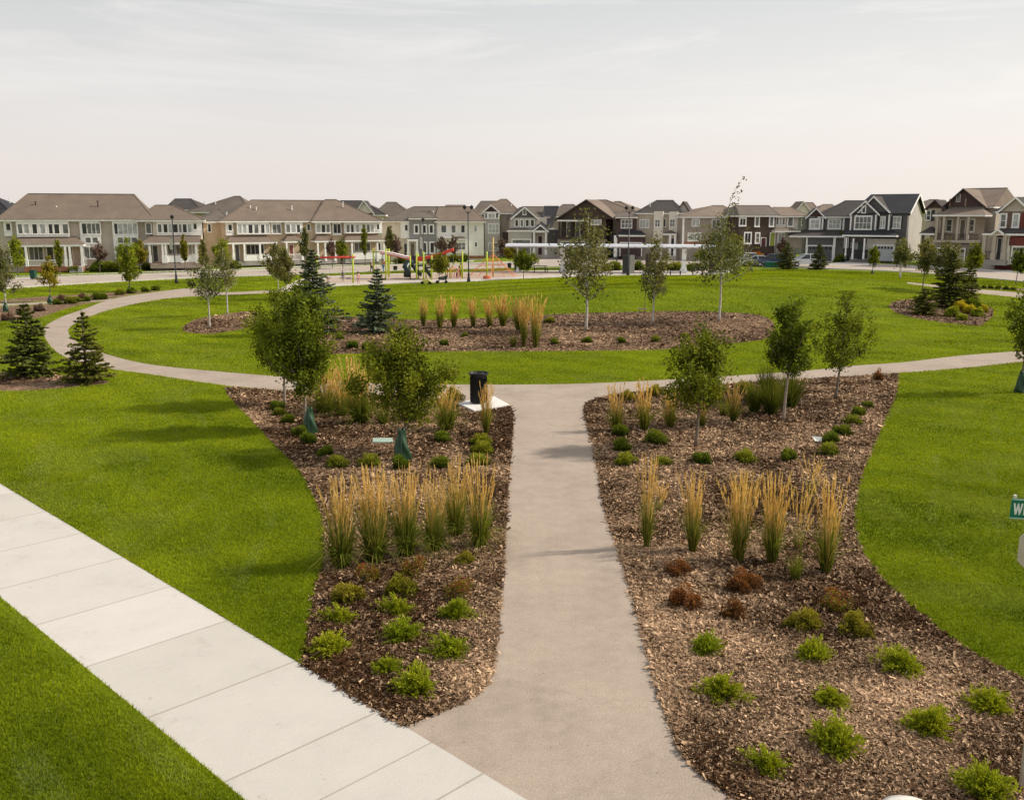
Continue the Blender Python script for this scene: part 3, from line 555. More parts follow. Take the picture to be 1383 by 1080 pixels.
def grass_proto(nleaf, nplume, spread, leafh, seed_yellow=0.5, droop=0.25, thick=1.0, dark=1.0):
    r = empty('feather_reed_grass', (0, 0, -50), 'x', 'ornamental grass')
    n = nleaf; a = rng.uniform(0, 6.28, n); rr = spread * 0.45 * np.sqrt(rng.random(n)); base = np.column_stack([np.cos(a) * rr, np.sin(a) * rr, np.zeros(n)])
    tilt = np.abs(rng.normal(0, 0.13, n)) + rr * 0.5; d = unit(np.column_stack([np.cos(a) * tilt, np.sin(a) * tilt, np.ones(n)]))
    bend = np.column_stack([np.cos(a), np.sin(a), np.full(n, -0.6)]) * (rng.random(n) ** 2 * droop * 2)[:, None]
    L = leafh * rng.uniform(0.55, 1.15, n)
    V, Fc, T = strips(base, d, bend, L, 0.016 * thick, 0.003 * thick)
    tn = np.repeat(rng.normal(0, 0.2, n), 8)
    c = shade(len(T), (0.045, 0.075, 0.008), (0.27, 0.29, 0.045), 0.12 + T * 0.6 + tn) * dark
    y = np.repeat(rng.random(n) < 0.2 * seed_yellow, 8); c[y] = np.array([0.34, 0.25, 0.07]) * (0.6 + 0.5 * T[y])[:, None]
    np_obj('leaves', V, Fc, M_BLADE, r, c)
    if nplume:
        n = nplume; a = rng.uniform(0, 6.28, n); rr = spread * 0.38 * np.sqrt(rng.random(n)); base = np.column_stack([np.cos(a) * rr, np.sin(a) * rr, np.zeros(n)])
        tilt = np.abs(rng.normal(0.03, 0.105, n)) + rr * 0.4; d = unit(np.column_stack([np.cos(a) * tilt, np.sin(a) * tilt, np.ones(n)]))
        bend = np.column_stack([np.cos(a), np.sin(a), np.full(n, -0.2)]) * (rng.random(n) ** 2 * 0.36)[:, None] + rng.normal(0, 0.03, (n, 3))
        L = 1.02 - 0.5 * rng.random(n) ** 1.6
        V, Fc, T = strips(base, d, bend, L, 0.007 * thick, 0.004 * thick, 3)
        c1 = shade(len(T), (0.17, 0.20, 0.03), (0.56, 0.44, 0.17), T * 1.1 - 0.1 + np.repeat(rng.normal(0, .12, n), 8))
        # feathery heads: short slivers on the top third of each stem
        m = 20; q = rng.uniform(0.56, 1.02, (n, m)); bq = base[:, None] + d[:, None] * (L[:, None] * q)[..., None] + bend[:, None] * (L[:, None] * q * q)[..., None]
        bq = bq.reshape(-1, 3) + rng.normal(0, 0.006, (n * m, 3)); dd = np.repeat(d, m, 0) + rng.normal(0, 0.16, (n * m, 3))
        V2, F2 = leaf_quads(bq, dd, 0.10 * rng.uniform(.7, 1.3, n * m), 0.013 * thick * rng.uniform(.7, 1.3, n * m))
        c2 = np.repeat(shade(n * m, (0.48, 0.30, 0.09), (0.95, 0.68, 0.28), 0.5 + rng.normal(0, 0.24, n * m)), 4, 0)
        np_obj('plumes', np.vstack([V, V2]), np.vstack([Fc, F2 + len(V)]), M_PLUME, r, np.vstack([c1, c2]))
    return r
def mound_proto(name, cat, pal, n=900, flat=0.75, leaf=0.06, lump=0.16):
    n = int(n * 1.7); r = empty(name, (0, 0, -50), 'x', cat)
    k = 16; ck = unit(rng.normal(0, 1, (k, 3)) + np.array([0, 0, .4])) * rng.uniform(0.45, 0.82, (k, 1)); ck[:, 2] = np.abs(ck[:, 2])
    ci = rng.integers(0, k, n); v = unit(rng.normal(0, 1, (n, 3))); ce = ck[ci] + v * rng.uniform(0.25, 0.36, (n, 1)) * rng.uniform(.75, 1.1, (n, 1))
    ce[:, 2] = np.abs(ce[:, 2]); ce *= np.array([0.56, 0.56, 0.56 * flat * 1.7]); leaf = leaf * 1.35; n = len(ce)
    d = v + rng.normal(0, 0.6, (n, 3)) + np.array([0, 0, .4]); V, Fc = leaf_quads(ce, d, leaf * rng.uniform(.7, 1.4, n), leaf * .5 * rng.uniform(.7, 1.3, n))
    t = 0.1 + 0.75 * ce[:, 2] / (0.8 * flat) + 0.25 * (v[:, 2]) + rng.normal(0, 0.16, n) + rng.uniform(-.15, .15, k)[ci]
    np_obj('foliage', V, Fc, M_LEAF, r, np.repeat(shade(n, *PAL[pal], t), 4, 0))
    m = MB(); [m.tube([(0, 0, 0), (0.14 * math.cos(i * 1.3), 0.14 * math.sin(i * 1.3), 0.24)], [0.012, 0.006], 5) for i in range(5)]; m.build('stems', M_BARK, r)
    return r
def juniper_proto(pal=('j',), n=210):
    r = empty('juniper_shrub', (0, 0, -50), 'x', 'juniper')
    CE = []; D = []; T = []; ph = rng.uniform(0, 6.28, 3)
    for i in range(n):
        a = rng.uniform(0, 6.28); el = rng.uniform(0.10, 1.45); L = (0.60 - 0.17 * el) * rng.uniform(0.45, 1.08) * (1 + .20 * math.sin(a + ph[0]) + .14 * math.sin(2 * a + ph[1]) + .12 * math.sin(3 * a + ph[2]))
        dv = np.array([math.cos(a) * math.cos(el), math.sin(a) * math.cos(el), math.sin(el) * 1.05]); m = 34; f = rng.uniform(0.2, 1, m)
        c = dv * (L * f)[:, None]; c[:, 2] += 0.03 - 0.10 * f * f * math.cos(el) + 0.02
        sd = np.array([-math.sin(a), math.cos(a), 0]); sg = rng.choice([-1, 1], m)
        dd = dv + sd * (sg * rng.uniform(0.3, 0.9, m))[:, None] + rng.normal(0, .25, (m, 3)) + np.array([0, 0, .15])
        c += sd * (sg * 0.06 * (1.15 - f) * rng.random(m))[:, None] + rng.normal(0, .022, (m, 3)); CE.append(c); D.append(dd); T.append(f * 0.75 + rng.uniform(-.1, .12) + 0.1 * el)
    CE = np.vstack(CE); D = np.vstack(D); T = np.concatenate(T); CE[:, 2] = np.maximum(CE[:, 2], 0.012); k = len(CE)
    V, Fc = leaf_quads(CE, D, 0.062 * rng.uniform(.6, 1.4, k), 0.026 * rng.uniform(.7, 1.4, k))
    np_obj('foliage', V, Fc, M_LEAF, r, np.repeat(shade(k, (0.028, 0.055, 0.003), (0.37, 0.41, 0.025), T + rng.normal(0, .13, k)), 4, 0))  # shadow in the core painted into the sprays: darker inside, lighter at tips
    m = MB(); [m.tube([(0, 0, 0), (0.2 * math.cos(i), 0.2 * math.sin(i), 0.12)], [0.012, 0.005], 5) for i in range(6)]; m.build('stems', M_BARK, r)
    return r
PROT = {'reed': [grass_proto(460, 42, 0.34, 0.72, 0.5, 0.8, thick=1.2), grass_proto(400, 32, 0.30, 0.66, 0.8, 0.9, thick=1.2), grass_proto(480, 50, 0.36, 0.74, 0.5, 0.8, thick=1.2), grass_proto(440, 38, 0.36, 0.68, 0.5, 0.9, thick=1.2)],
        'reed_slim': [grass_proto(250, 40, 0.17, 0.68, 0.9, 0.4, thick=1.15), grass_proto(220, 32, 0.16, 0.62, 0.9, 0.45, thick=1.15), grass_proto(270, 46, 0.19, 0.66, 0.9, 0.4, thick=1.15)],
        'reed_wisp': [grass_proto(26, 20, 0.22, 0.4, 1.5, 0.2), grass_proto(20, 16, 0.26, 0.35, 1.5, 0.2)],
        'reed_far': [grass_proto(120, 36, 0.22, 0.66, 0.8, 0.3, thick=2.0), grass_proto(110, 30, 0.20, 0.62, 0.8, 0.3, thick=2.0)],
        'tuft': [grass_proto(210, 0, 0.30, 0.85, 0.4, 0.3), grass_proto(180, 0, 0.28, 0.85, 0.5, 0.35)],
        'willow': [grass_proto(420, 0, 0.32, 0.9, 0.0, 0.22, 1.5, 0.7), grass_proto(380, 0, 0.30, 0.9, 0.0, 0.26, 1.5, 0.62)],
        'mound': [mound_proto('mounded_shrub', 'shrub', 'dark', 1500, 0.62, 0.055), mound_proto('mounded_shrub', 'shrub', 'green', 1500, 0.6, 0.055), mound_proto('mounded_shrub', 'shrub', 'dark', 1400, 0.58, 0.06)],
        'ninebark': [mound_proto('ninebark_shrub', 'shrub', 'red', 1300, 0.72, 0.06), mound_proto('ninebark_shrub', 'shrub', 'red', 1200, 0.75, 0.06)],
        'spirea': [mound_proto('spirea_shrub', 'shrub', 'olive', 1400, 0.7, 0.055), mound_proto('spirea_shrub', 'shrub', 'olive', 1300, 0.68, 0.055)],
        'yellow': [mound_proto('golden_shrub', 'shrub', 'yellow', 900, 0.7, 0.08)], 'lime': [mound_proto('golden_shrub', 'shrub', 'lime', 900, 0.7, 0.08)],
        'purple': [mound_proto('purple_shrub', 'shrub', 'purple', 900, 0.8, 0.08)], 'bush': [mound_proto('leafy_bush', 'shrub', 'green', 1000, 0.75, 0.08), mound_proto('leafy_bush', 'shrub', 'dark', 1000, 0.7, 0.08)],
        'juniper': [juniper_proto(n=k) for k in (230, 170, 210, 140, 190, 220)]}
def mixed_proto(n=1100):
    r = mound_proto('ninebark_shrub', 'shrub', 'green', 10, 0.7, .05); me = r.children[0]; bpy.data.objects.remove(me)
    k = 14; ck = unit(rng.normal(0, 1, (k, 3))) * .7; ck[:, 2] = np.abs(ck[:, 2]); ci = rng.integers(0, k, n); v = unit(rng.normal(0, 1, (n, 3))); ce = ck[ci] + v * rng.uniform(.2, .36, (n, 1)); ce[:, 2] = np.abs(ce[:, 2]); ce *= np.array([.5, .5, .58])
    V, Fc = leaf_quads(ce, v + rng.normal(0, .6, (n, 3)), .06 * rng.uniform(.7, 1.4, n), .034 * rng.uniform(.7, 1.3, n))
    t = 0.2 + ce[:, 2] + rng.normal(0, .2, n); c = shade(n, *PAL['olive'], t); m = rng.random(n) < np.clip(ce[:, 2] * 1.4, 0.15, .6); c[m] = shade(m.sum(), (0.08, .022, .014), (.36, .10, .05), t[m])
    np_obj('foliage', V, Fc, M_LEAF, r, np.repeat(c, 4, 0)); return r
PROT['mixed'] = [mixed_proto(), mixed_proto()]
used_proto = set()
def plant(kind, px, py, hpx, label, group=None, wpx=None, cat=None, name=None):
    """place one plant: hpx is its height (grass) or width (shrub) in photo pixels"""
    i = rng.integers(0, len(PROT[kind])); pr = PROT[kind][i]; p = at(px, py); s = mpp(p)
    o = pr if (kind, i) not in used_proto else copy_tree(pr)
    used_proto.add((kind, i))
    grassy = kind.startswith('reed') or kind in ('tuft', 'willow')
    k = hpx * s / 0.97 * (1.0 if kind.startswith('reed') or kind in ('tuft', 'willow') else 1.12)
    wk = k if wpx is None else wpx * s
    if grassy and wpx is None: wk = k * rng.uniform(0.85, 1.15)
    if wpx is not None and grassy: wk = wpx * s / 0.55
    if wpx is not None and not grassy: o.scale = (k, k, wpx * s / 0.62)
    else: o.scale = (wk, wk, k * (1.0 if grassy else rng.uniform(0.9, 1.1)))
    o.location = p - Vector((0, 0, 0.01)); o.rotation_euler = (0, 0, rng.uniform(0, 6.28))
    o['label'] = label
    if cat: o['category'] = cat
    if name: o.name = name
    if group: o['group'] = group
    elif 'group' in o: del o['group']
    return o
def row(kind, items, fmt, group, cat=None, name=None):
    for i, it in enumerate(items): plant(kind, it[0], it[1], it[2], fmt.format(o=ORD[i]), group, it[3] if len(it) > 3 else None, cat, name)

# ------------------------------------------------------------------ plants in the left front bed
row('reed', [(461, 765, 122, 33), (506, 758, 128, 34), (549, 751, 122, 30), (587, 743, 104, 26), (616, 722, 104, 27), (648, 737, 118, 30)], '{o} from left of six tall tan reed grasses massed in the left bed', 'tan reed grasses massed in the left bed')
row('reed', [(440, 557, 58, 26), (462, 562, 52, 18), (487, 571, 80, 30), (473, 548, 66, 36)], 'feathery reed grass behind the left trees, {o} counting from the walkway loop', 'reed grasses by the left trees')
plant('tuft', 518, 573, 42, 'green grass tuft just left of the middle tree trunk in the left bed', wpx=22)
plant('tuft', 559, 566, 40, 'green grass tuft behind the tree with the middle watering bag', wpx=40)
plant('reed', 603, 581, 66, 'tan reed grass standing left of the black trash bin', 'reed grasses by the trash bin', wpx=24)
plant('reed_slim', 657, 586, 70, 'slim tan reed grass right in front of the black trash bin', 'reed grasses by the trash bin', wpx=17)
plant('spirea', 613, 540, 22, 'small olive shrub between reed grass and trash bin pad', wpx=20)
row('mound', [(375, 553, 22), (379, 560, 18), (388, 571, 20)], 'dark mound shrub under the leftmost tree, {o} from the loop path', 'mounds beside the leftmost tree')
row('mound', [(407, 588, 24), (416, 598, 24), (438, 615, 24), (457, 630, 26), (498, 630, 28)], 'dark mound shrub along the left lawn edge, {o} from the green bag', 'mounds along the left lawn edge')
row('mound', [(543, 632, 28), (592, 632, 30)], 'green mound shrub behind the tall massed grasses, {o} after the middle watering bag', 'mounds behind the massed grasses')
row('mound', [(599, 596, 24), (649, 600, 25), (650, 613, 27), (646, 628, 28)], 'green mound shrub at the left walkway edge, {o} from the trash bin', 'mounds left of the walkway')
plant('ninebark', 437, 517, 14, 'small bare reddish shrub at the back left of the left bed')
for (x, y, w, k, l) in [(493, 783, 36, 'mixed', 'red-tinged green shrub at the foot of the left end of the tall grasses'), (563, 776, 40, 'mixed', 'dark red shrub at the foot of the middle tall grasses'), (622, 806, 48, 'mixed', 'large reddish shrub beside the walkway below the grasses'), (467, 810, 40, 'spirea', 'rounded olive shrub near the lawn edge of the left bed'), (542, 801, 40, 'spirea', 'rounded olive shrub in the middle of the left bed'), (627, 761, 26, 'spirea', 'small yellow-green shrub by the walkway beneath the rightmost tall grass')]:
    plant(k, x, y, w, l, 'coloured shrubs in the left bed')
LJ = ['left one in the upper row of three', 'middle one in the upper row of three', 'right one in the upper row of three', 'leftmost of all, by the lawn edge', 'middle one of the second row', 'right one of the second row, by the walkway', 'left one of the lowest two', 'lowest one, nearest the concrete sidewalk']
for (x, y, w), l in zip([(459, 839, 42), (536, 828, 44), (613, 833, 48), (450, 877, 54), (543, 863, 52), (609, 882, 56), (520, 905, 42), (564, 934, 62)], LJ):
    plant('juniper', x, y, w, 'bright green juniper in the left bed, ' + l, 'junipers in the left front bed')
# ------------------------------------------------------------------ plants in the right front bed
row('reed_slim', [(873, 739, 124, 24), (935, 745, 110, 27), (997, 759, 124, 36), (1042, 759, 122, 34), (1115, 773, 128, 40)], '{o} from the walkway of the five tall slim reed grasses across the right bed', 'tall reed grasses across the right bed')
row('reed_wisp', [(1078, 742, 96, 30), (890, 688, 40, 26), (1000, 690, 54, 26), (1096, 668, 52, 26)], '{o} of the thin wispy tan grasses among the right-hand reeds', 'wispy grasses in the right bed')
plant('tuft', 1074, 783, 46, 'short green grass tuft beside the tallest right-hand reed grass', wpx=20)
row('reed_slim', [(832, 582, 62, 26), (870, 581, 66, 28), (905, 577, 52, 24), (948, 577, 40, 14), (990, 569, 52, 22)], 'reed grass at the back of the right bed, {o} from the walkway', 'reed grasses at the back of the right bed')
plant('tuft', 978, 561, 30, 'dark green grass tuft beside the back reed grasses', wpx=18)
for (x, y, h, w), l in zip([(1018, 557, 46, 20), (1041, 559, 50, 26), (1066, 550, 52, 28), (1034, 540, 52, 18)], ['left clump', 'front clump', 'right clump under the dark oval tree', 'tall back clump']):
    plant('willow', x, y, h, 'dense dark willow-like shrub in the right bed, ' + l, 'dark shrubs under the oval tree', wpx=w, cat='shrub', name='willow_shrub')
for (x, y, w), l in zip([(849, 540, 20), (883, 534, 22), (928, 542, 20), (965, 540, 22), (1002, 530, 24), (1040, 526, 22)], ['nearest the walkway corner', 'second from the walkway corner', 'left of the loose tree', 'right of the loose tree', 'fifth along the loop path', 'sixth along the loop path']):
    plant('spirea', x, y, w, 'olive shrub lining the loop path behind the right bed, ' + l, 'shrubs lining the loop path')
row('mound', [(837, 588, 24), (842, 608, 27), (845, 627, 28)], 'green mound shrub at the right walkway edge, {o} counting toward the viewer', 'mounds right of the walkway')
row('mound', [(887, 598, 28), (895, 627, 22), (948, 625, 26), (1004, 624, 29), (1063, 621, 25)], 'dark mound shrub in the line across the right bed, {o} from the walkway', 'mounds across the right bed')
row('mound', [(1118, 613, 26), (1121, 598, 25), (1138, 587, 23), (1150, 573, 22), (1160, 561, 21), (1172, 550, 16)], 'dark mound shrub along the right lawn edge, {o} counting away from the viewer', 'mounds along the right lawn edge')
plant('ninebark', 1186, 514, 12, 'small bare twig plant at the far right corner of the right bed', wpx=16)
for (x, y, w, k, l) in [(916, 775, 32, 'ninebark', 'small rusty shrub nearest the walkway, behind another rusty shrub'), (925, 820, 40, 'ninebark', 'rusty shrub nearest the walkway in the right bed'), (1003, 796, 42, 'ninebark', 'big rust-brown shrub below the middle reed grass'), (993, 833, 30, 'ninebark', 'small rusty shrub in front of the big rust-brown one'), (1126, 820, 46, 'mixed', 'olive and rust shrub below the largest right reed grass'), (1085, 848, 42, 'spirea', 'dull olive shrub in front of the rust shrubs, left of a pair'), (1156, 854, 42, 'spirea', 'rounded olive shrub nearest the curved right lawn edge')]:
    plant(k, x, y, w, l, 'coloured shrubs in the right bed')
RJ = ['leftmost of the back row', 'middle of the back row', 'right end of the back row near the lawn', 'leftmost of the second row, by the walkway', 'middle of the second row', 'farthest right, beside the lawn curve', 'third row, right-hand one', 'third row, largest one in the middle', 'lowest left one with broken light foliage', 'lowest right one next to the sign post']
for (x, y, w), l in zip([(953, 880, 50), (1096, 891, 52), (1219, 905, 62), (974, 938, 64), (1117, 949, 52), (1338, 958, 58), (1252, 986, 62), (1128, 1013, 74), (1036, 1039, 56), (1334, 1074, 76)], RJ):
    plant('juniper', x, y, w, 'spreading green juniper in the right bed, ' + l, 'junipers in the right front bed')
plant('juniper', 973, 998, 12, 'tiny green weed sprouting in the lower right mulch near the walkway', cat='weed', name='weed')
# ------------------------------------------------------------------ plants on the ring lawn
row('reed_far', [(572, 440, 38, 10), (594, 443, 42, 14), (613, 442, 40, 15), (639, 442, 40, 13), (661, 442, 40, 14), (679, 440, 42, 18)], 'tan feather grass on the centre bed, {o} from the blue spruces', 'feather grasses on the centre bed')
row('reed_far', [(701, 446, 46, 20), (707, 468, 66, 14), (723, 469, 68, 17)], 'tall tan feather grass at the right end of the centre grasses, {o} from the left', 'right end feather grasses')
plant('tuft', 693, 468, 20, 'short green tuft left of the tallest centre feather grasses', wpx=10)
row('mound', [(460, 458, 13), (475, 470, 18), (497, 472, 18), (600, 466, 13), (627, 455, 11), (742, 435, 13), (750, 465, 13), (793, 463, 15), (840, 463, 14), (886, 461, 13), (925, 455, 10)], 'little dark shrub on the centre bed, {o} from the left', 'little shrubs on the centre bed')
for (x, y, w, k, l) in [(1285, 427, 20, 'lime', 'leftmost'), (1296, 420, 18, 'yellow', 'back yellow'), (1299, 432, 14, 'lime', 'front green'), (1310, 424, 16, 'yellow', 'middle bright yellow'), (1311, 419, 24, 'bush', 'large green'), (1319, 427, 16, 'lime', 'right green'), (1328, 421, 14, 'yellow', 'rightmost yellow')]:
    plant(k, x, y, w, l + ' shrub in the cluster beside the right island spruces', 'shrub cluster on the right island')
row('purple', [(33, 424, 14), (52, 420, 13), (10, 433, 16), (85, 406, 12), (110, 403, 11)], 'small reddish shrub in the far left bed, {o} of five', 'reddish shrubs in the far left bed')
row('bush', [(78, 411, 12), (95, 410, 13), (104, 408, 10), (117, 407, 12), (130, 405, 14), (139, 404, 12), (161, 398, 12), (178, 396, 12), (196, 394, 11), (211, 392, 11)], 'low dark shrub in the far left bed beside the path, {o} from the left', 'low shrubs along the far left path')
row('bush', [(1319, 389, 8), (1328, 390, 8), (1338, 390, 8), (1348, 391, 8), (1358, 391.5, 8), (1368, 392, 8)], 'tiny shrub of the low hedge line by the far right path, {o} from the left', 'low hedge by the far right path')

# ------------------------------------------------------------------ trees
crown_tree('park_tree', 'leftmost young tree of the left bed with dense upright crown', 'tree', 384, 546, 394, 512, 342, 428, 'green', 'vase', 1.6, 0.075, M_MIDBARK, group='young trees in the front beds')
crown_tree('park_tree', 'dense vase-shaped young tree rising from the left green watering bag', 'tree', 412, 580, 384, 535, 362, 455, 'green', 'vase', 1.6, 0.075, M_MIDBARK, group='young trees in the front beds')
crown_tree('park_tree', 'wide ragged young tree rising from the middle green watering bag', 'tree', 547, 612, 434, 574, 484, 606, 'green', 'oval', 1.35, 0.07, group='young trees in the front beds')
crown_tree('park_tree', 'loose young tree nearest the walkway in the right bed', 'tree', 940, 603, 428, 562, 898, 990, 'green', 'loose', 1.15, 0.07, group='young trees in the front beds')
crown_tree('park_tree', 'dark compact oval young tree in the right bed', 'tree', 1058, 569, 402, 508, 1036, 1095, 'dark', 'oval', 1.1, 0.08, M_MIDBARK, group='young trees in the front beds')
crown_tree('park_tree', 'airy rounded young tree near the right lawn corner of the right bed', 'tree', 1129, 539, 396, 503, 1100, 1175, 'green', 'oval', 0.6, 0.07, group='young trees in the front beds')
crown_tree('park_tree', 'young tree cut by the right picture edge with a green bag at its foot', 'tree', 1378, 530, 372, 490, 1355, 1405, 'dark', 'oval', 0.7, 0.085, group='young trees in the front beds')
crown_tree('birch_tree', 'left pale birch on the centre bed with thin scattered leaves', 'tree', 791, 446, 286, 408, 752, 832, 'birch', 'loose', 0.42, 0.13, M_PALEBARK, gap=0.75, group='birches on the centre bed', limbs=30)
crown_tree('birch_tree', 'short middle birch on the centre bed held by a wooden stake', 'tree', 881, 437, 316, 408, 862, 905, 'birch', 'loose', 0.42, 0.12, M_PALEBARK, gap=0.75, group='birches on the centre bed', limbs=24)
crown_tree('birch_tree', 'tallest birch on the centre bed whose thin tip leans right into the sky', 'tree', 971, 434, 292, 384, 928, 1016, 'birch', 'loose', 0.42, 0.13, M_PALEBARK, gap=0.75, group='birches on the centre bed', limbs=28)
crown_tree('birch_tree', 'thin yellowish birch at the left tip of the small left mulch bed', 'tree', 283, 443, 347, 410, 262, 303, 'birch', 'loose', 0.4, 0.10, M_PALEBARK, gap=0.6, group='thin birches on the left')
crown_tree('birch_tree', 'thin birch just behind the one on the small left mulch bed', 'tree', 307, 425, 332, 395, 290, 322, 'birch', 'loose', 0.38, 0.10, M_PALEBARK, gap=0.6, group='thin birches on the left')
crown_tree('birch_tree', 'left one of a pair of yellow-green birches left of the blue spruce', 'tree', 376, 398, 328, 382, 359, 388, 'birch', 'oval', 0.8, 0.13, M_PALEBARK, group='pair of yellow-green birches')
crown_tree('birch_tree', 'right one of a pair of yellow-green birches left of the blue spruce', 'tree', 386, 404, 332, 384, 374, 402, 'birch', 'oval', 0.8, 0.13, M_PALEBARK, group='pair of yellow-green birches')
crown_tree('park_tree', 'wispy tree at the left picture edge with a green bag around its foot', 'tree', 8, 420, 322, 400, -14, 26, 'birch', 'loose', 0.7, 0.11, M_PALEBARK, group='young trees by the left street')
crown_tree('park_tree', 'small reddish-green tree in the far left strip bed with a green bag', 'tree', 68, 408, 346, 388, 57, 84, 'olive', 'loose', 0.7, 0.12, group='young trees by the left street')
crown_tree('park_tree', 'full bright green young tree by the left street with a green bag', 'tree', 175, 394, 322, 382, 160, 190, 'lime', 'oval', 1.1, 0.13, group='young trees by the left street')
spruce('spruce_tree', 'left dark spruce in the left lawn bed, bushier of the two', 42, 508, 406, 7, 78, 'spruce', 'dark spruces on the left lawn')
spruce('spruce_tree', 'right dark spruce in the left lawn bed, with a thin bare tip', 118, 516, 416, 90, 150, 'spruce', 'dark spruces on the left lawn', sparse_top=0.4)
spruce('blue_spruce', 'tall blue spruce at the left end of the centre bed behind the tree', 425, 452, 334, 390, 460, 'blue', 'blue spruces on the centre bed')
spruce('blue_spruce', 'smaller blue spruce on the centre bed left of the feather grasses', 511, 449, 360, 484, 538, 'blue', 'blue spruces on the centre bed')
spruce('spruce_tree', 'low wide dark spruce on the left of the right island', 1248, 424, 388, 1227, 1270, 'spruce', 'spruces on the right island')
spruce('spruce_tree', 'biggest green spruce in the middle of the right island', 1280, 416, 336, 1255, 1306, 'spruce', 'spruces on the right island')
spruce('spruce_tree', 'narrow dark spruce on the right of the right island', 1306, 411, 350, 1292, 1321, 'spruce', 'spruces on the right island')
spruce('spruce_tree', 'dark spruce on the mound in front of the blue vehicle', 1062, 363.5, 326, 1048, 1077, 'spruce', 'spruces on the mound by the cars')
spruce('spruce_tree', 'green spruce on the mound in front of the dark garage', 1105, 364, 328, 1094, 1118, 'spruce', 'spruces on the mound by the cars')
crown_tree('park_tree', 'small round-headed tree on the mound before the grey garage door', 'tree', 1178, 369, 331, 360, 1171, 1186, 'green', 'oval', 1, 0.15, group='trees by the right street')
crown_tree('birch_tree', 'yellowish multi-stem birch before the grey gabled house', 'tree', 1215, 376, 322, 362, 1200, 1232, 'birch', 'loose', 0.8, 0.15, M_PALEBARK, group='trees by the right street', trunks=3)
crown_tree('park_tree', 'loose pale tree just behind the low dark spruce of the right island', 'tree', 1246, 392, 324, 372, 1232, 1262, 'birch', 'oval', 0.8, 0.14, group='trees by the right street')
crown_tree('park_tree', 'loose tree standing over the biggest spruce of the right island', 'tree', 1276, 396, 322, 372, 1258, 1296, 'birch', 'oval', 0.7, 0.14, group='trees by the right street')
crown_tree('park_tree', 'dark green street tree before the brick porch house at right', 'tree', 1314, 381, 328, 364, 1303, 1326, 'green', 'oval', 1.1, 0.15, group='trees by the right street')
crown_tree('park_tree', 'street tree before the red house at the right picture edge', 'tree', 1372, 384, 336, 368, 1364, 1386, 'dark', 'oval', 1, 0.14, group='trees by the right street')
crown_tree('park_tree', 'round green tree beside the picnic table', 'tree', 707, 377, 336, 366, 692, 722, 'green', 'oval', 1.3, 0.13, group='trees by the playground')
crown_tree('park_tree', 'olive young tree standing in front of the playground slides', 'tree', 593, 381, 342, 372, 582, 606, 'olive', 'vase', 0.9, 0.12, group='trees by the playground')
# thin leader of the tall birch
b3 = [o for o in COL.objects if o.get('label', '').startswith('tallest birch')][0]; s_ = mpp(b3.location)
ld = MB(); P_ = [(2 * s_, 0, (434 - 322) * s_), (9 * s_, 0.1, (434 - 280) * s_), (16 * s_, 0.1, (434 - 262) * s_), (27 * s_, 0.05, (434 - 245) * s_)]
ld.tube([(0.03, 0, 110 * s_)] + P_, [.034, .028, .02, .014, .007], 5); ld.build('leader', M_PALEBARK, b3)
q = rng.uniform(0, 1, 110) ** 1.3; ce = np.array([np.array(P_[0]) * (1 - t) + np.array(P_[3]) * t + np.array([-3.2 * s_ * math.sin(t * 3.1), 0, 0]) for t in q]) + rng.normal(0, 0.16, (110, 3))
V, Fc = leaf_quads(ce, rng.normal(0, 1, (110, 3)), 0.17, 0.10); np_obj('leader_leaves', V, Fc, M_LEAF, b3, np.repeat(shade(110, *PAL['birch'], rng.random(110) * .7), 4, 0))
# ------------------------------------------------------------------ houses
S_TAUPE = m_siding('siding_taupe', (0.54, 0.47, 0.395)); S_TAN = m_siding('siding_tan', (0.580, 0.447, 0.302)); S_WHITE = m_siding('siding_white', (0.840, 0.812, 0.742)); S_PINK = m_siding('siding_cream', (0.79, 0.69, 0.59))
S_GREY = m_siding('siding_grey', (0.255, 0.249, 0.238)); S_DGREY = m_siding('siding_dark_grey', (0.122, 0.116, 0.116)); S_BROWN = m_siding('siding_brown', (0.072, 0.049, 0.037)); S_BEIGE = m_siding('siding_beige', (0.487, 0.418, 0.336))
S_MAROON = m_siding('siding_maroon', (0.087, 0.051, 0.049)); S_RED = m_siding('siding_red', (0.186, 0.049, 0.042)); S_LGREY = m_siding('siding_pale_grey', (0.464, 0.429, 0.394)); S_MUSH = m_siding('siding_mushroom', (0.348, 0.296, 0.249)); S_CREAM = m_siding('siding_pale', (0.766, 0.696, 0.603))
R_BROWN = m_shingle('shingle_brown', (0.175, 0.132, 0.100)); R_GREYB = m_shingle('shingle_grey_brown', (0.140, 0.113, 0.092)); R_DARK = m_shingle('shingle_dark', (0.036, 0.036, 0.040)); R_TAN = m_shingle('shingle_tan', (0.20, 0.15, 0.115)); R_CHAR = m_shingle('shingle_charcoal', (0.065, 0.055, 0.05))
BRICK = m_brick('brick', (0.34, 0.13, 0.07), (0.35, 0.28, 0.23)); STONE = m_noise('stone_veneer', (0.22, 0.20, 0.18), (0.42, 0.39, 0.35), 5, 0.9, bmp=0.4)
GLASSES = {'d': G_DARK, 'm': G_MID, 'l': G_LIGHT}
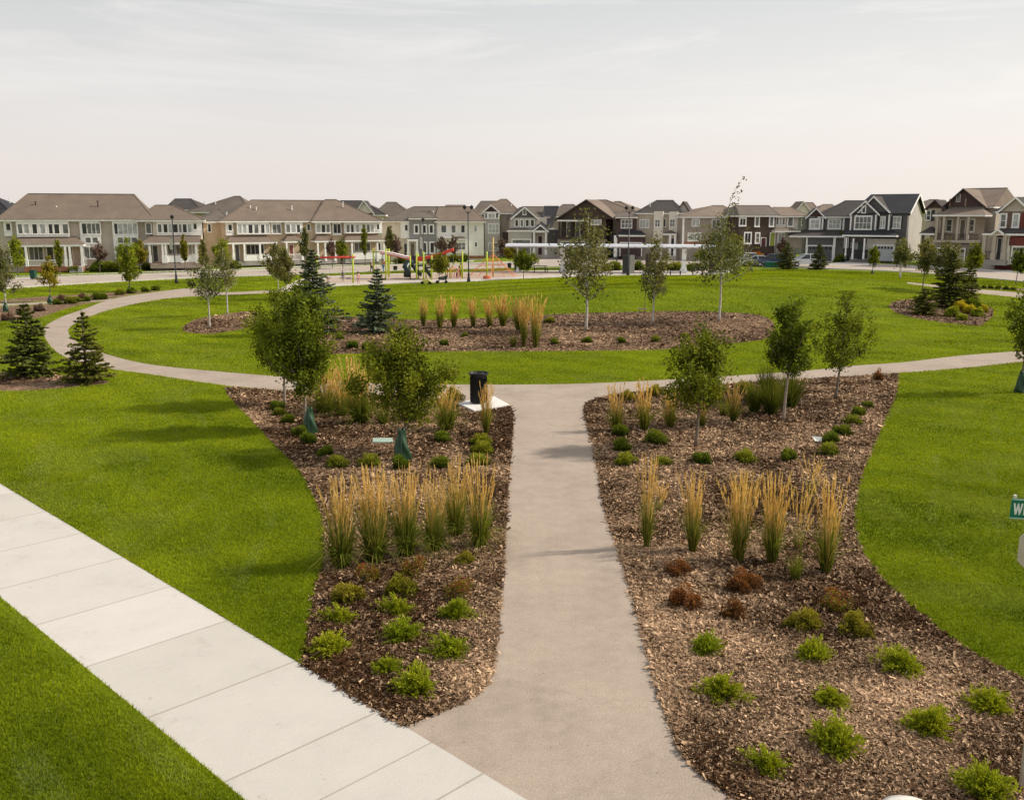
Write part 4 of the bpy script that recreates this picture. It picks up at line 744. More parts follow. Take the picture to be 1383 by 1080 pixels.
class House:
    def __init__(s, name, label, px0, Y0, px1, Y1, cat='house', group=None):
        A = atY(px0, 330, Y0); B = atY(px1, 330, Y1); s.A = Vector((A.x, A.y, 0)); s.a = math.atan2(B.y - A.y, B.x - A.x)
        s.W = math.hypot(B.x - A.x, B.y - A.y); s.r = empty(name, s.A, label, cat, group, s.a)
        s.Mi = Matrix.Rotation(-s.a, 3, 'Z')
    def q(s, px, py, v=0.0):
        """width and height coordinate where a sight line meets the wall plane at depth v"""
        o = s.Mi @ (Vector((0, 0, CAMH)) - s.A); d = s.Mi @ ray(px, py); t = (v - o.y) / d.y
        return o.x + d.x * t, o.z + d.z * t
    def rect(s, x0, y0, x1, y1, v=0.0):
        mx, my = (x0 + x1) / 2, (y0 + y1) / 2
        return s.q(x0, my, v)[0], s.q(x1, my, v)[0], s.q(mx, y1, v)[1], s.q(mx, y0, v)[1]
    def wall(s, u0, u1, v0, v1, z0, z1, mat, name='wall'): return MB().box(u0, u1, v0, v1, z0, z1).build(name, mat, s.r)
    def wallpx(s, x0, y0, x1, y1, v, dep, mat, name='wall'):
        u0, u1, z0, z1 = s.rect(x0, y0, x1, y1, v); return s.wall(u0, u1, v, v + dep, z0, z1, mat, name)
    def win(s, x0, y0, x1, y1, v=0.0, c=1, r=1, g='d', trim=None, fw=0.11, sill=True):
        u0, u1, z0, z1 = s.rect(x0, y0, x1, y1, v); m = MB(); f = fw
        m.box(u0 - f, u0, v - .05, v + .02, z0 - f, z1 + f).box(u1, u1 + f, v - .05, v + .02, z0 - f, z1 + f)
        m.box(u0, u1, v - .048, v + .02, z1, z1 + f).box(u0, u1, v - .048, v + .02, z0 - f, z0)
        if sill: m.box(u0 - f - .03, u1 + f + .03, v - .09, v - .051, z0 - f - .02, z0 - .03)
        for i in range(1, c): x = u0 + (u1 - u0) * i / c; m.box(x - .035, x + .035, v - .045, v + .02, z0, z1)
        for i in range(1, r): z = z0 + (z1 - z0) * i / r; m.box(u0, u1, v - .04, v + .02, z - .03, z + .03)
        w = m.build('window', trim or WHITE, s.r)
        MB().box(u0, u1, v - .02, v + .015, z0, z1).build('pane', GLASSES[g], w)
    def wins(s, xs, y0, y1, v=0.0, g='dmdlmd', **k):
        for i, (a, b) in enumerate(xs): s.win(a, y0, b, y1, v, g=g[i % len(g)], **k)
    def door(s, x0, y0, x1, y1, v=0.0, mat=None):
        u0, u1, z0, z1 = s.rect(x0, y0, x1, y1, v); m = MB(); m.box(u0 - .1, u0, v - .05, v + .02, z0, z1 + .1).box(u1, u1 + .1, v - .05, v + .02, z0, z1 + .1).box(u0, u1, v - .048, v + .02, z1, z1 + .1)
        d = MB().box(u0, u1, v - .03, v + .02, z0, z1).build('door', mat or DKBROWN, s.r); m.build('door_frame', WHITE, d)
        MB().box(u0 + (u1 - u0) * .8, u0 + (u1 - u0) * .88, v - .09, v - .031, z0 + .95, z0 + 1.1).build('handle', GREY, d)
    def garage(s, x0, y0, x1, y1, v=0.0, mat=None, lites=True):
        u0, u1, z0, z1 = s.rect(x0, y0, x1, y1, v); d = MB(); h = (z1 - z0) / 4
        for i in range(4): d.box(u0, u1, v - .03, v + .02, z0 + i * h + .012, z0 + (i + 1) * h - .012)
        g = d.build('garage_door', mat or GREY, s.r); m = MB(); m.box(u0 - .14, u0, v - .05, v + .02, z0, z1 + .16).box(u1, u1 + .14, v - .05, v + .02, z0, z1 + .16).box(u0, u1, v - .048, v + .02, z1, z1 + .16).build('garage_frame', WHITE, g)
        if lites:
            m = MB(); n = 6
            for i in range(n): a = u0 + (u1 - u0) * (i + .15) / n; m.box(a, a + (u1 - u0) * .7 / n, v - .045, v - .031, z1 - h * .8, z1 - h * .2)
            m.build('pane', G_DARK, g)
    def hip(s, u0, u1, v0, v1, z, zr, ru0, ru1, mat=None, ov=0.35, rv=None, th=0.22):
        """hip (or gable) roof on a white eave board; ridge from ru0 to ru1 along the front"""
        mat = mat or R_BROWN; u0 -= ov; u1 += ov; v0 -= ov; v1 += ov; rv = (v0 + v1) / 2 if rv is None else rv
        f = MB().box(u0 + .04, u1 - .04, v0 + .04, v1 - .04, z - th, z - .001)
        m = MB().add([(u0, v0, z), (u1, v0, z), (u1, v1, z), (u0, v1, z), (u0, v0, z + .05), (u1, v0, z + .05), (u1, v1, z + .05), (u0, v1, z + .05), (ru0, rv, zr), (ru1, rv, zr)],
                     [(3, 2, 1, 0), (0, 1, 5, 4), (1, 2, 6, 5), (2, 3, 7, 6), (3, 0, 4, 7), (4, 5, 9, 8), (6, 7, 8, 9), (5, 6, 9), (7, 4, 8)])
        r = m.build('roof', mat, s.r); f.build('eave', WHITE, r)
        cap = MB()
        for a, b in (((u0, v0, z + .06), (ru0, rv, zr + .01)), ((u1, v0, z + .06), (ru1, rv, zr + .01)), ((ru0, rv, zr + .02), (ru1, rv, zr + .02))):
            if (Vector(a) - Vector(b)).length > .2: cap.bar(a, b, .22, .05)
        cap.build('ridge_cap', mat, r)
        return r
    def gable(s, u0, u1, v0, v1, z, zr, mat=None, face=None, ov=0.3, trim=None, pk=None):
        """gable facing the front: two slopes, the gable wall and white rake boards"""
        mat = mat or R_DARK; pk = (u0 + u1) / 2 if pk is None else pk; sl = (zr - z) / max(.1, pk - u0); zo = z - sl * ov; sr = (zr - z) / max(.1, u1 - pk); zo2 = z - sr * ov; t = .14
        m = MB()
        m.prism([(u0 - ov, zo), (pk, zr), (pk, zr + t), (u0 - ov, zo + t)], v0 - ov, v1).prism([(pk, zr), (u1 + ov, zo2), (u1 + ov, zo2 + t), (pk, zr + t)], v0 - ov, v1)
        r = m.build('roof', mat, s.r)
        MB().prism([(u0, z), (u1, z), (pk, zr - .01)], v0 + .004, v0 + .2).build('gable_wall', face or S_GREY, s.r)
        k = MB(); k.prism([(u0 - ov, zo - .12), (pk, zr - .10), (pk, zr + t + .02), (u0 - ov, zo + t + .02)], v0 - ov - .06, v0 - ov - .003).prism([(pk, zr - .10), (u1 + ov, zo2 - .12), (u1 + ov, zo2 + t + .02), (pk, zr + t + .02)], v0 - ov - .06, v0 - ov - .003)
        k.build('rake_trim', trim or WHITE, r); return r
    def post(s, px, y0, y1, v, w=0.22, mat=None, name='column'):
        u, z0 = s.q(px, y1, v); z1 = s.q(px, y0, v)[1]; m = MB(); m.box(u - w / 2, u + w / 2, v - w / 2, v + w / 2, z0, z1); m.box(u - w * .68, u + w * .68, v - w * .68, v + w * .68, z0, z0 + .9) if name == 'column' else None
        m.build(name, mat or WHITE, s.r)
    def rail(s, x0, x1, y0, y1, v, mat=None, solid=False):
        u0, u1, z0, z1 = s.rect(x0, y0, x1, y1, v); m = MB().box(u0, u1, v - .04, v + .04, z1 - .08, z1).box(u0, u1, v - .04, v + .04, z0, z0 + .08)
        if solid: m.box(u0, u1, v - .03, v + .03, z0 + .08, z1 - .08)
        else:
            n = max(3, int((u1 - u0) / .16))
            for i in range(n + 1): u = u0 + (u1 - u0) * i / n; m.box(u - .022, u + .022, v - .02, v + .02, z0 + .08, z1 - .08)
        m.build('railing', mat or WHITE, s.r)
    def porch_roof(s, x0, x1, ytop, yeave, v0, v1, mat=None, hipl=0.5, hipr=0.5):
        """lean-to roof from the wall (v1) out to the eave (v0)"""
        ua, ub = s.q(x0, yeave, v0)[0], s.q(x1, yeave, v0)[0]; z0 = s.q((x0 + x1) / 2, yeave, v0)[1]; z1 = s.q((x0 + x1) / 2, ytop, v1)[1]; d = v1 - v0
        m = MB().add([(ua, v0, z0), (ub, v0, z0), (ub, v1, z0), (ua, v1, z0), (ua + d * hipl, v1, z1), (ub - d * hipr, v1, z1)], [(3, 2, 1, 0), (0, 1, 5, 4), (1, 2, 5), (3, 0, 4), (2, 3, 4, 5)])
        r = m.build('porch_roof', mat or R_BROWN, s.r); MB().box(ua + .03, ub - .03, v0 + .03, v1 - .02, z0 - .24, z0 - .001).build('eave', WHITE, r); return z0
    def vents(s, pts, v):
        for x, y in pts:
            u, z = s.q(x, y, v); m = MB().tube([(u, v, z - .5), (u, v, z + .2)], .07, 8).tube([(u, v, z + .15), (u, v, z + .26)], .12, 8); m.build('roof_vent', WHITE if rng.random() < .8 else DKBROWN, s.r)
    def u(s, px, v=0.0): return s.q(px, 330, v)[0]
    def z(s, py, px, v=0.0): return s.q(px, py, v)[1]

# --- long row of townhouses on the left
h = House('townhouse_row', 'long taupe and white townhouse row with brown hip roof at far left', -3, 116, 275, 123, 'townhouse', 'townhouse rows')
u0, u1 = h.u(3), h.u(208); zE = h.z(296.5, 140)
h.wall(u0, u1, .6, 11, 0, zE - .2, S_TAUPE); h.wall(u1 + .003, h.u(273), 0, 10.5, 0, zE - .2, S_PINK)
h.hip(u0, u1, .2, 11, zE, h.z(262, 115, 5.5), h.u(45, 5.5), h.u(186, 5.5)); h.hip(h.u(190), h.u(275), -.3, 8.5, zE - .06, h.z(277, 222, 4), h.u(214, 4), h.u(236, 4), ov=.38)
h.wallpx(22, 299, 93, 320, .05, .55, WHITE, 'bay'); h.wallpx(5, 299, 16, 319, .3, .3, WHITE, 'bay'); h.wallpx(109, 299, 136, 349, .1, .5, WHITE, 'bay'); h.wallpx(153, 299, 187, 349, .1, .5, WHITE, 'bay'); h.wallpx(211, 299, 273, 318, -.3, .28, WHITE, 'bay')
h.wins([(24.5, 30), (32.5, 39), (44, 50), (54.5, 61), (66, 71), (73.5, 80), (85, 92)], 303, 315.5, .05, 'mldlddm'); h.win(8.5, 302, 14, 311, .3, g='d')
h.win(111, 302, 117, 316, .1, g='d', fw=.05); h.win(118, 302, 135, 316, .1, 3, 1, 'm'); h.wins([(115.5, 122.5), (125, 132)], 321, 328, .1, 'mm'); h.win(114, 334, 135, 349, .1, 3, 1, 'm')
h.win(154.5, 302, 159, 316, .1, g='d', fw=.05); h.win(160, 302, 185, 316, .1, 4, 1, 'l'); h.wins([(159, 166), (169, 176), (178, 185)], 321, 328, .1, 'mmm'); h.win(158, 333, 186, 349, .1, 4, 1, 'm')
h.win(197.5, 302, 204, 315, 0, g='m'); h.wins([(213.5, 218), (221, 226), (228, 232), (234, 240), (242, 245), (247, 252), (254, 258.5)], 303, 314, -.3, 'mdldmdl'); h.win(261.5, 302, 265.5, 309.5, -.3, g='d')
h.porch_roof(10, 113, 319.5, 330.5, -1.9, .55); h.porch_roof(191, 277, 318, 327.5, -2.1, -.02)
for x in (17, 37, 90, 96, 112): h.post(x, 333, 360, -1.75, .24)
for x in (203.5, 221, 225, 246, 266): h.post(x, 330, 355, -1.9, .24)
h.rail(39, 89, 351, 359, -1.75); h.rail(112, 117, 347, 358, -1.7); h.rail(226, 266, 345, 354, -1.9, solid=True)
h.wallpx(33, 360, 112, 367, -1.9, 2.4, BRICK, 'porch_base'); h.wallpx(203, 355, 273, 362, -2, 2, BRICK, 'porch_base'); h.wallpx(113, 350, 140, 362, .0, .09, BRICK, 'wall_base')
h.win(40, 334, 58, 351, .6, 3, 1, 'm'); h.win(64, 334, 72, 354, .6, 1, 1, 'd'); h.door(27, 334, 34, 358, .6, m_plain((.2, .15, .13))); h.door(91, 334, 98, 356, .6, m_plain((.25, .18, .15)))
h.door(207, 332, 213, 353, 0, m_plain((.10, .09, .09))); h.win(227, 331, 243, 343, 0, 3, 1, 'm'); h.win(255, 331, 264, 343, 0, 2, 1, 'l')
h.vents([(76, 281), (132, 274)], 2.6); h.vents([(48, 275)], 3)
st = MB()
for i in range(4): u = h.u(104); st.box(u - .7, u + .7, -2.2 - .3 * i, -1.9 - .3 * i, 0, .75 - .18 * i)
st.build('steps', GMAT['pavement'], h.r)

# --- second townhouse row
h = House('townhouse_row', 'tan and white townhouse row behind the playground swings', 318, 129, 518, 139, 'townhouse', 'townhouse rows')
zE = h.z(298, 420); u0, u1 = h.u(303), h.u(513)
h.wall(u0, u1, .5, 10.5, 0, zE - .2, S_TAN); h.wall(h.u(276, 2), u0 + .01, 2, 9, 0, zE - .25, S_TAN)
h.hip(u0, u1, .1, 10.5, zE, h.z(270.5, 400, 5.3), h.u(343, 5.3), h.u(456, 5.3)); h.hip(h.u(274, 2), u0 + 1, 2, 9, zE - .05, h.z(283, 300, 5.5), h.u(296, 5.5), u0 + .8, R_GREYB); h.hip(h.u(424), u1, -.3, 9.5, zE - .05, h.z(269.5, 448, 4.5), h.u(442, 4.5), h.u(456, 4.5))
h.wallpx(320, 300, 364, 317, 0, .5, WHITE, 'bay'); h.wallpx(366, 300, 380, 317, .25, .25, WHITE, 'bay'); h.wallpx(305, 300, 315, 318, .2, .3, WHITE, 'bay'); h.wallpx(385, 300, 409, 316, 0, .5, WHITE, 'bay'); h.wallpx(426, 300, 447, 316, 0, .5, WHITE, 'bay'); h.wallpx(449, 300, 461, 318, .2, .3, WHITE, 'bay'); h.wallpx(465, 300, 516, 315, 0, .5, WHITE, 'bay')
h.wins([(321.5, 326), (328, 332.5), (335.5, 341), (343.5, 349), (352.5, 357), (359, 363.5)], 303.5, 315, 0, 'lldmdl'); h.win(368.5, 303.5, 379, 315, .25, 2, 1, 'm'); h.win(308.5, 303.5, 313, 311.5, .2, g='d')
h.wins([(386.5, 391.5), (393.5, 399), (401, 405)], 303.5, 314, 0, 'mld'); h.win(415, 303, 418.5, 311, .5, g='d'); h.wins([(428, 432.5), (434.5, 439), (441, 445)], 303.5, 314, 0, 'ldm'); h.win(450.5, 303, 460, 315, .2, 2, 1, 'd')
h.wins([(468, 472), (474, 477.5), (481, 485), (489, 493.5), (495.5, 499), (501, 504.5)], 303.5, 314, 0, 'mdllml'); h.win(509, 303, 512, 310, 0, g='d'); h.win(281, 303, 284.5, 313, 2, g='d'); h.win(291, 331, 295, 341, 2, g='d')
for a, b, yt, ye in ((305, 375, 318.5, 327), (384, 412, 317, 325.5), (425, 456, 317, 325), (465, 523, 317, 324)): h.porch_roof(a, b, yt, ye, -1.8, .45)
for x in (316, 331, 352, 373, 388, 409, 430, 440, 453, 476, 510, 519): h.post(x, 328, 352.5, -1.65, .22)
h.rail(333, 372, 344, 352, -1.65, solid=True); h.rail(388, 409, 343, 351, -1.65); h.rail(478, 518, 341, 350, -1.65, solid=True)
h.wallpx(312, 353, 374, 358.5, -1.7, 2.1, STONE, 'porch_base'); h.wallpx(386, 352, 412, 357, -1.7, 2.1, STONE, 'porch_base'); h.wallpx(427, 351, 456, 356, -1.7, 2.1, STONE, 'porch_base'); h.wallpx(467, 350, 520, 355, -1.7, 2.1, STONE, 'porch_base')
h.door(318, 331, 323, 352, .5, m_plain((.12, .12, .13))); h.win(333, 331, 356, 343, .5, 4, 1, 'd'); h.door(391, 331, 396, 350, .5, m_plain((.3, .1, .08))); h.door(440, 329, 445, 341, .5, G_DARK); h.win(479, 328, 500, 339, .5, 4, 1, 'm'); h.win(511, 328, 514, 338, .5, 1, 1, 'd')
h.vents([(346, 282), (394, 280), (394, 284.5), (459, 285), (463, 275), (306, 289)], 2.5); h.vents([(338, 280)], 3)

# --- white and grey townhouses
h = House('townhouse_row', 'white, grey and cream townhouse block in the middle distance', 530, 146, 655, 148, 'townhouse', 'townhouse rows')
zE = h.z(298.5, 600); uA, uB, uC = h.u(553.5), h.u(590), h.u(653.5)
h.wall(h.u(516, .6), uA, .6, 10, 0, zE - .2, S_CREAM); h.wall(uA + .003, uB, 0, 9.5, 0, h.z(294.5, 570), S_GREY); h.wall(uB + .003, uC, .2, 10, 0, zE - .2, S_WHITE)
h.hip(h.u(518, .6), uB, .4, 10, zE, h.z(279, 575, 5), h.u(560, 5), h.u(600, 5), R_GREYB); h.hip(uB, uC, -.1, 10, zE - .05, h.z(279, 615, 5), h.u(594, 5), h.u(636, 5), R_BROWN); h.hip(uA, uB, -.25, 7, h.z(294.6, 570), h.z(286, 570, 3.5), h.u(568, 3), h.u(576, 3), R_GREYB, ov=.2)
h.wallpx(541, 300, 553, 322, .3, .3, WHITE, 'bay'); h.win(547, 304, 550.5, 311.5, .3, g='d'); h.wins([(560.5, 564.5), (571, 575), (580.5, 584.5)], 304.5, 314.5, 0, 'ddd', fw=.18); h.wins([(572, 575.5), (581.5, 586)], 328, 341, 0, 'dd', fw=.2)
h.wins([(596, 602.5), (610, 615), (623, 627.5)], 304.5, 314, .2, 'mmd'); h.win(640.5, 304.5, 644, 313, .2, g='l'); h.wallpx(611, 325, 631, 342, -.5, .7, WHITE, 'bay'); h.win(615, 328, 628, 337, -.5, 3, 2, 'm'); h.win(641.5, 327.5, 644, 333, .2, g='d'); h.porch_roof(607, 631, 319.5, 322.5, -.9, .18, R_TAN)
h.wallpx(590, 345.5, 654, 349.5, .12, .08, BRICK, 'wall_base'); h.wallpx(550, 324, 565, 326.5, -1.9, 1.9, WHITE, 'porch_beam')
for x in (551.5, 563.5): h.post(x, 326.5, 348, -1.75, .34)
h.wallpx(595, 320, 611, 322, -1.2, 1.4, WHITE, 'porch_beam'); h.door(546, 329, 550, 346, .6, m_plain((.06, .06, .07))); h.door(554.5, 329, 560, 346, 0, m_plain((.2, .16, .14))); h.door(597, 326, 602, 345, .2, DKBROWN)
h.vents([(579.5, 287), (585, 287)], 3)

# --- tall beige house with a grey tower
h = House('detached_house', 'tall beige house with grey gabled tower left of the side street', 653, 160, 700, 160, 'house', 'detached houses')
h.wall(h.u(655), h.u(675), 0, 9, 0, h.z(296, 665), S_LGREY); h.wall(h.u(675, 1), h.u(703, 1), 1, 11, 0, h.z(288, 690, 1), S_MUSH); h.wall(h.u(643, 1.5), h.u(655), 1.5, 11, 0, h.z(290, 650, 1.5), S_MUSH)
h.hip(h.u(645, 1), h.u(701, 1), .7, 11, h.z(287.5, 690, 1), h.z(269, 680, 6), h.u(677, 6), h.u(684, 6), R_BROWN); h.hip(h.u(640, 1), h.u(676, 1), 3, 12, h.z(288, 660, 1), h.z(271.5, 655, 6), h.u(650, 6), h.u(676, 6), R_GREYB)
h.wallpx(654, 286, 674, 296, -.1, 1.2, WHITE, 'dormer_wall'); h.wins([(655.5, 657.5), (670, 672.5)], 288, 294.5, -.1, 'dd', fw=.06); h.win(660, 289, 668, 294.5, -.1, 2, 1, 'l'); h.gable(h.u(653.5), h.u(673.5), -.1, 5, h.z(286, 664), h.z(277.5, 664), R_BROWN, S_MAROON)
h.win(660, 303, 673.5, 314.5, 0, 3, 2, 'l'); h.win(660, 328, 673, 338, 0, 3, 1, 'l'); h.wallpx(679, 314, 687, 335, .5, .5, DKBROWN, 'balcony_wall'); h.vents([(690.5, 278)], 3)
# --- grey gabled house with small entry gable
h = House('detached_house', 'pale grey gabled house with small entrance gable and steep black side roof', 688, 156, 756, 157, 'house', 'detached houses')
h.wall(h.u(691.5), h.u(724), 0, 10, 0, h.z(294, 708), S_LGREY); h.wall(h.u(724, 1), h.u(756, 1), 1, 11, 0, h.z(309, 740, 1), S_CREAM); h.gable(h.u(691.5), h.u(724.5), 0, 6, h.z(294.5, 708), h.z(280.5, 708), R_GREYB, S_DGREY)
h.wall(h.u(724, 1.2) + .003, h.u(738, 1.2), 1.2, 10, h.z(310, 730, 1), h.z(294, 730, 1.2), S_CREAM)
h.hip(h.u(706, 5), h.u(737, 5), 2.5, 10, h.z(293.5, 730, 2.5), h.z(279, 725, 6), h.u(706, 6), h.u(738, 6), R_GREYB)
u, z1 = h.q(735, 278, 4); ub, zb = h.q(755, 278, 4); uc, zc = h.q(741, 311, 0)
m = MB().add([h_ for h_ in [(u, 4, z1), (ub, 4, z1), (h.u(738, .5), .5, h.z(310, 738, .5)), (h.u(729, .5), .5, h.z(304, 729, .5)), (u, 4.2, z1 - .2), (ub, 4.2, z1 - .2), (h.u(738, .5), .7, h.z(311, 738, .5)), (h.u(729, .5), .7, h.z(305.5, 729, .5))]], [(0, 3, 2, 1), (4, 5, 6, 7), (0, 1, 5, 4), (1, 2, 6, 5), (2, 3, 7, 6), (3, 0, 4, 7)]); m.build('roof', R_DARK, h.r)
MB().add([(ub, 4, z1), (ub + .1, 9, z1), (h.u(757, .5), 9, h.z(309, 757, .5)), (h.u(739, .5), .5, h.z(310, 739, .5))], [(0, 1, 2, 3)]).build('roof', R_DARK, h.r)
h.wins([(696, 699.5), (703, 706.5), (710, 714), (717, 721)], 297, 305.5, 0, 'dmdd'); h.win(706.5, 283.5, 710, 289.5, -.02, g='m'); h.porch_roof(685.5, 719, 308, 311, -1.2, .0, R_CHAR); h.wallpx(687.5, 312, 718, 328, -1, 1, S_LGREY); h.garage(692, 324, 716, 345, -1, G_MID, False)
h.gable(h.u(720.5, -1), h.u(738, -1), -1, 3, h.z(311.5, 729, -1), h.z(304.5, 729, -1), R_DARK, S_DGREY)
for x in (721, 737): h.post(x, 312, 344, -.9, .3)
h.wallpx(719, 311.3, 739.5, 314.2, -1.1, .25, WHITE, 'porch_beam'); h.door(727, 319, 732, 344, 1, m_plain((.08, .03, .03))); h.win(743, 316, 748, 325, 1, 1, 1, 'd', trim=DKBROWN); h.wallpx(740, 310.5, 757, 330, .7, .3, S_DGREY)
# --- brown house with a timber balcony
h = House('detached_house', 'brown timber house with a wide front gable and upper balcony', 751, 155, 818, 152, 'house', 'detached houses')
h.wall(h.u(754), h.u(816), 1.5, 12, 0, h.z(293, 790, 1.5), S_BROWN); h.wall(h.u(795), h.u(816.5), .4, 1.497, h.z(322, 800), h.z(290, 800), S_BROWN); h.wallpx(753, 323, 817, 349, .4, 1.09, S_MUSH)
h.gable(h.u(752), h.u(828), .2, 7, h.z(296, 790), h.z(270.5, 792), R_TAN, S_BROWN, trim=DKBROWN, pk=h.u(791)); h.hip(h.u(788, 5), h.u(862, 7), 5, 14, h.z(287.5, 830, 5), h.z(270, 805, 9), h.u(792, 9), h.u(817, 9), R_TAN); h.hip(h.u(815, 7), h.u(860, 7), 6, 15, h.z(287, 845, 6), h.z(272, 832, 10), h.u(828, 10), h.u(836, 10), R_TAN)
h.wall(h.u(816, 4) + .003, h.u(858, 6), 5.2, 14, 0, h.z(289, 840, 5.2), S_PINK); h.wallpx(753, 320.5, 790, 323, -.4, 1.9, DKBROWN, 'balcony_floor'); h.rail(754, 789, 309, 320.5, -.3, DKBROWN)
for x in (755.5, 771, 788): h.post(x, 296, 321, -.3, .28, DKBROWN, 'balcony_post')
h.porch_roof(752, 792, 291.5, 297, -.6, 1.4, R_CHAR); h.win(799, 291, 811.5, 303, .4, 3, 2, 'l'); h.wins([(766, 770), (778, 783)], 300, 319, 1.5, 'mm'); h.garage(758, 327, 789, 349, .4, m_plain((.12, .1, .09)))
h.wallpx(818, 316, 829, 346, 3.4, 1.8, S_DGREY); h.vents([(824.5, 278)], 8)
# --- beige modern house with dark bay and cream towers
h = House('detached_house', 'flat-fronted beige house with maroon garage bay and cream towers', 833, 152, 925, 149, 'house', 'detached houses')
h.wall(h.u(858), h.u(921), .8, 11, 0, h.z(288, 890, .8), S_BEIGE); h.wall(h.u(834), h.u(858), 0, 9, 0, h.z(293.5, 845), S_MAROON); h.wall(h.u(882), h.u(894.5), 0, .797, 0, h.z(285.5, 888), S_CREAM); h.wall(h.u(902.5), h.u(914), 0, .797, 0, h.z(286, 908), S_CREAM); h.wall(h.u(914), h.u(922.5), .3, .797, 0, h.z(291, 918), S_MUSH)
h.hip(h.u(859), h.u(916), .9, 10.5, h.z(287.5, 885, .8), h.z(270.5, 897, 6), h.u(886, 6), h.u(907, 6), R_CHAR); h.hip(h.u(833.5), h.u(857), -.1, 9, h.z(293, 845), h.z(285.5, 848, 5), h.u(840, 5), h.u(858, 5), R_GREYB)
h.gable(h.u(911, 4), h.u(931, 4), 4, 10, h.z(288, 920, 4), h.z(273, 921, 4), R_CHAR, S_CREAM, trim=DKBROWN); h.wall(h.u(914, 4) + .003, h.u(929, 4), 4.2, 11, 0, h.z(288.5, 921, 4.2), S_LGREY)
h.win(839.5, 297, 853, 307.5, 0, 3, 2, 'm'); h.win(864.5, 297, 876, 307, .8, 3, 1, 'l'); h.win(885, 297, 891, 306, 0, 2, 2, 'm'); h.win(905, 296.5, 911, 306, 0, 2, 2, 'm'); h.win(896.5, 296, 899, 306, .8, 1, 1, 'd'); h.win(915.5, 296.5, 919, 307, .3, 1, 2, 'd'); h.win(915.5, 310, 919, 328, .3, 1, 3, 'd')
h.porch_roof(833, 871, 311.5, 317.5, -1.6, -.003, R_DARK); h.wallpx(834, 319.5, 869.5, 327.5, -1.4, 1.4, S_MAROON); h.wallpx(829, 318, 834, 347, -1.4, 1.4, WHITE, 'corner_pier'); h.garage(838, 328.5, 866, 346, -1.4, m_plain((.06, .035, .03)), False)
h.porch_roof(895, 914, 311, 315.5, -1.4, -.003, R_GREYB, .9, .9); h.post(904.5, 316, 346, -1.2, .3); h.post(911, 316, 346, -1.2, .3); h.door(905.5, 322, 910, 345, 0, m_plain((.03, .03, .04))); h.vents([(878, 276)], 3)
# --- taupe hip-roofed house
h = House('detached_house', 'plain taupe house with brown hip roof behind the tallest birch', 923, 147, 981, 149, 'house', 'detached houses')
h.wall(h.u(923.5), h.u(980), 0, 10, 0, h.z(293, 950), S_MUSH); h.wall(h.u(980) + .003, h.u(1000, 1), 1, 10, 0, h.z(294, 990, 1), S_CREAM); h.hip(h.u(924), h.u(999), 0, 10, h.z(292.5, 950), h.z(277.5, 968, 5), h.u(960, 5), h.u(974, 5), R_TAN)
h.win(935, 296.5, 944, 305, 0, 2, 1, 'l'); h.win(929.5, 315.5, 946, 325, 0, 3, 1, 'l'); h.win(962, 297, 972, 306, 0, 2, 1, 'm'); h.win(962, 315.5, 972, 325, 0, 2, 1, 'm'); h.wallpx(922.5, 326.5, 981, 332, -.12, .117, BRICK, 'wall_base'); h.wallpx(922, 292, 924, 330, -.14, .16, WHITE, 'downspout'); h.win(986, 298, 991, 306, 1, 1, 1, 'm'); h.vents([(966, 287)], 2)
# --- dark brown house
h = House('detached_house', 'dark brown clapboard house with white trimmed tall windows', 997, 145, 1046, 147, 'house', 'detached houses')
h.wall(h.u(998), h.u(1046), 0, 10, 0, h.z(291.5, 1022), S_BROWN); h.wall(h.u(1046) + .003, h.u(1074, 1), .6, 9, 0, h.z(292, 1060, .6), S_CREAM); h.hip(h.u(998), h.u(1047), 0, 10, h.z(291, 1022), h.z(277.5, 1015, 5), h.u(992, 5), h.u(1035, 5), R_GREYB); h.hip(h.u(1040), h.u(1083, 1), .3, 9, h.z(291.5, 1062, .5), h.z(280, 1052, 5), h.u(1040, 5), h.u(1062, 5), R_TAN)
h.win(999.5, 295.5, 1006.5, 304, 0, 2, 1, 'd', fw=.2); h.wins([(1020.5, 1024.5), (1040, 1044)], 293.5, 305, 0, 'mm', fw=.2); h.win(1006, 315, 1013.5, 328, 0, 2, 1, 'd', fw=.2); h.win(1021, 315.5, 1025, 327.5, 0, 1, 2, 'm', fw=.2); h.door(1028, 321.5, 1034, 333, 0, m_plain((.10, .03, .03))); h.door(1040, 315, 1046, 332, 0, m_plain((.3, .35, .06)))
h.wins([(1048.5, 1051), (1053, 1055.5), (1057, 1059.5)], 294.5, 303.5, .6, 'mlm'); h.win(1064.5, 294, 1070.5, 305, .4, 1, 1, 'm', fw=.2); h.win(1051.5, 315.5, 1058.5, 326, .1, 2, 1, 'l', fw=.22); h.wall(h.u(1050), h.u(1060), .12, .6, 0, h.z(313, 1055), WHITE, 'bay'); h.porch_roof(1047, 1082, 308, 311.5, -1, .55, R_TAN)
# --- dark house with double garage
h = House('detached_house', 'dark charcoal house with maroon gable and attached garage', 1086, 147, 1148, 145.5, 'house', 'detached houses')
h.wall(h.u(1089.5), h.u(1153, 3), 1.6, 11, 0, h.z(293.5, 1115, 1.6), S_DGREY); h.wall(h.u(1090), h.u(1111), 1.2, 1.597, 3, h.z(294, 1100, 1.2), S_DGREY); h.gable(h.u(1089), h.u(1111.5), 1.2, 6, h.z(293, 1100, 1.2), h.z(282, 1100, 1.2), R_CHAR, S_MAROON)
h.hip(h.u(1104, 2), h.u(1150, 2), 1.5, 11, h.z(292.5, 1125, 1.6), h.z(271, 1150, 6), h.u(1138, 6), h.u(1164, 6), R_CHAR); h.win(1095, 297, 1106, 308, 1.2, 2, 2, 'l', fw=.24); h.win(1119.5, 297, 1134, 308, 1.6, 3, 2, 'l', fw=.22)
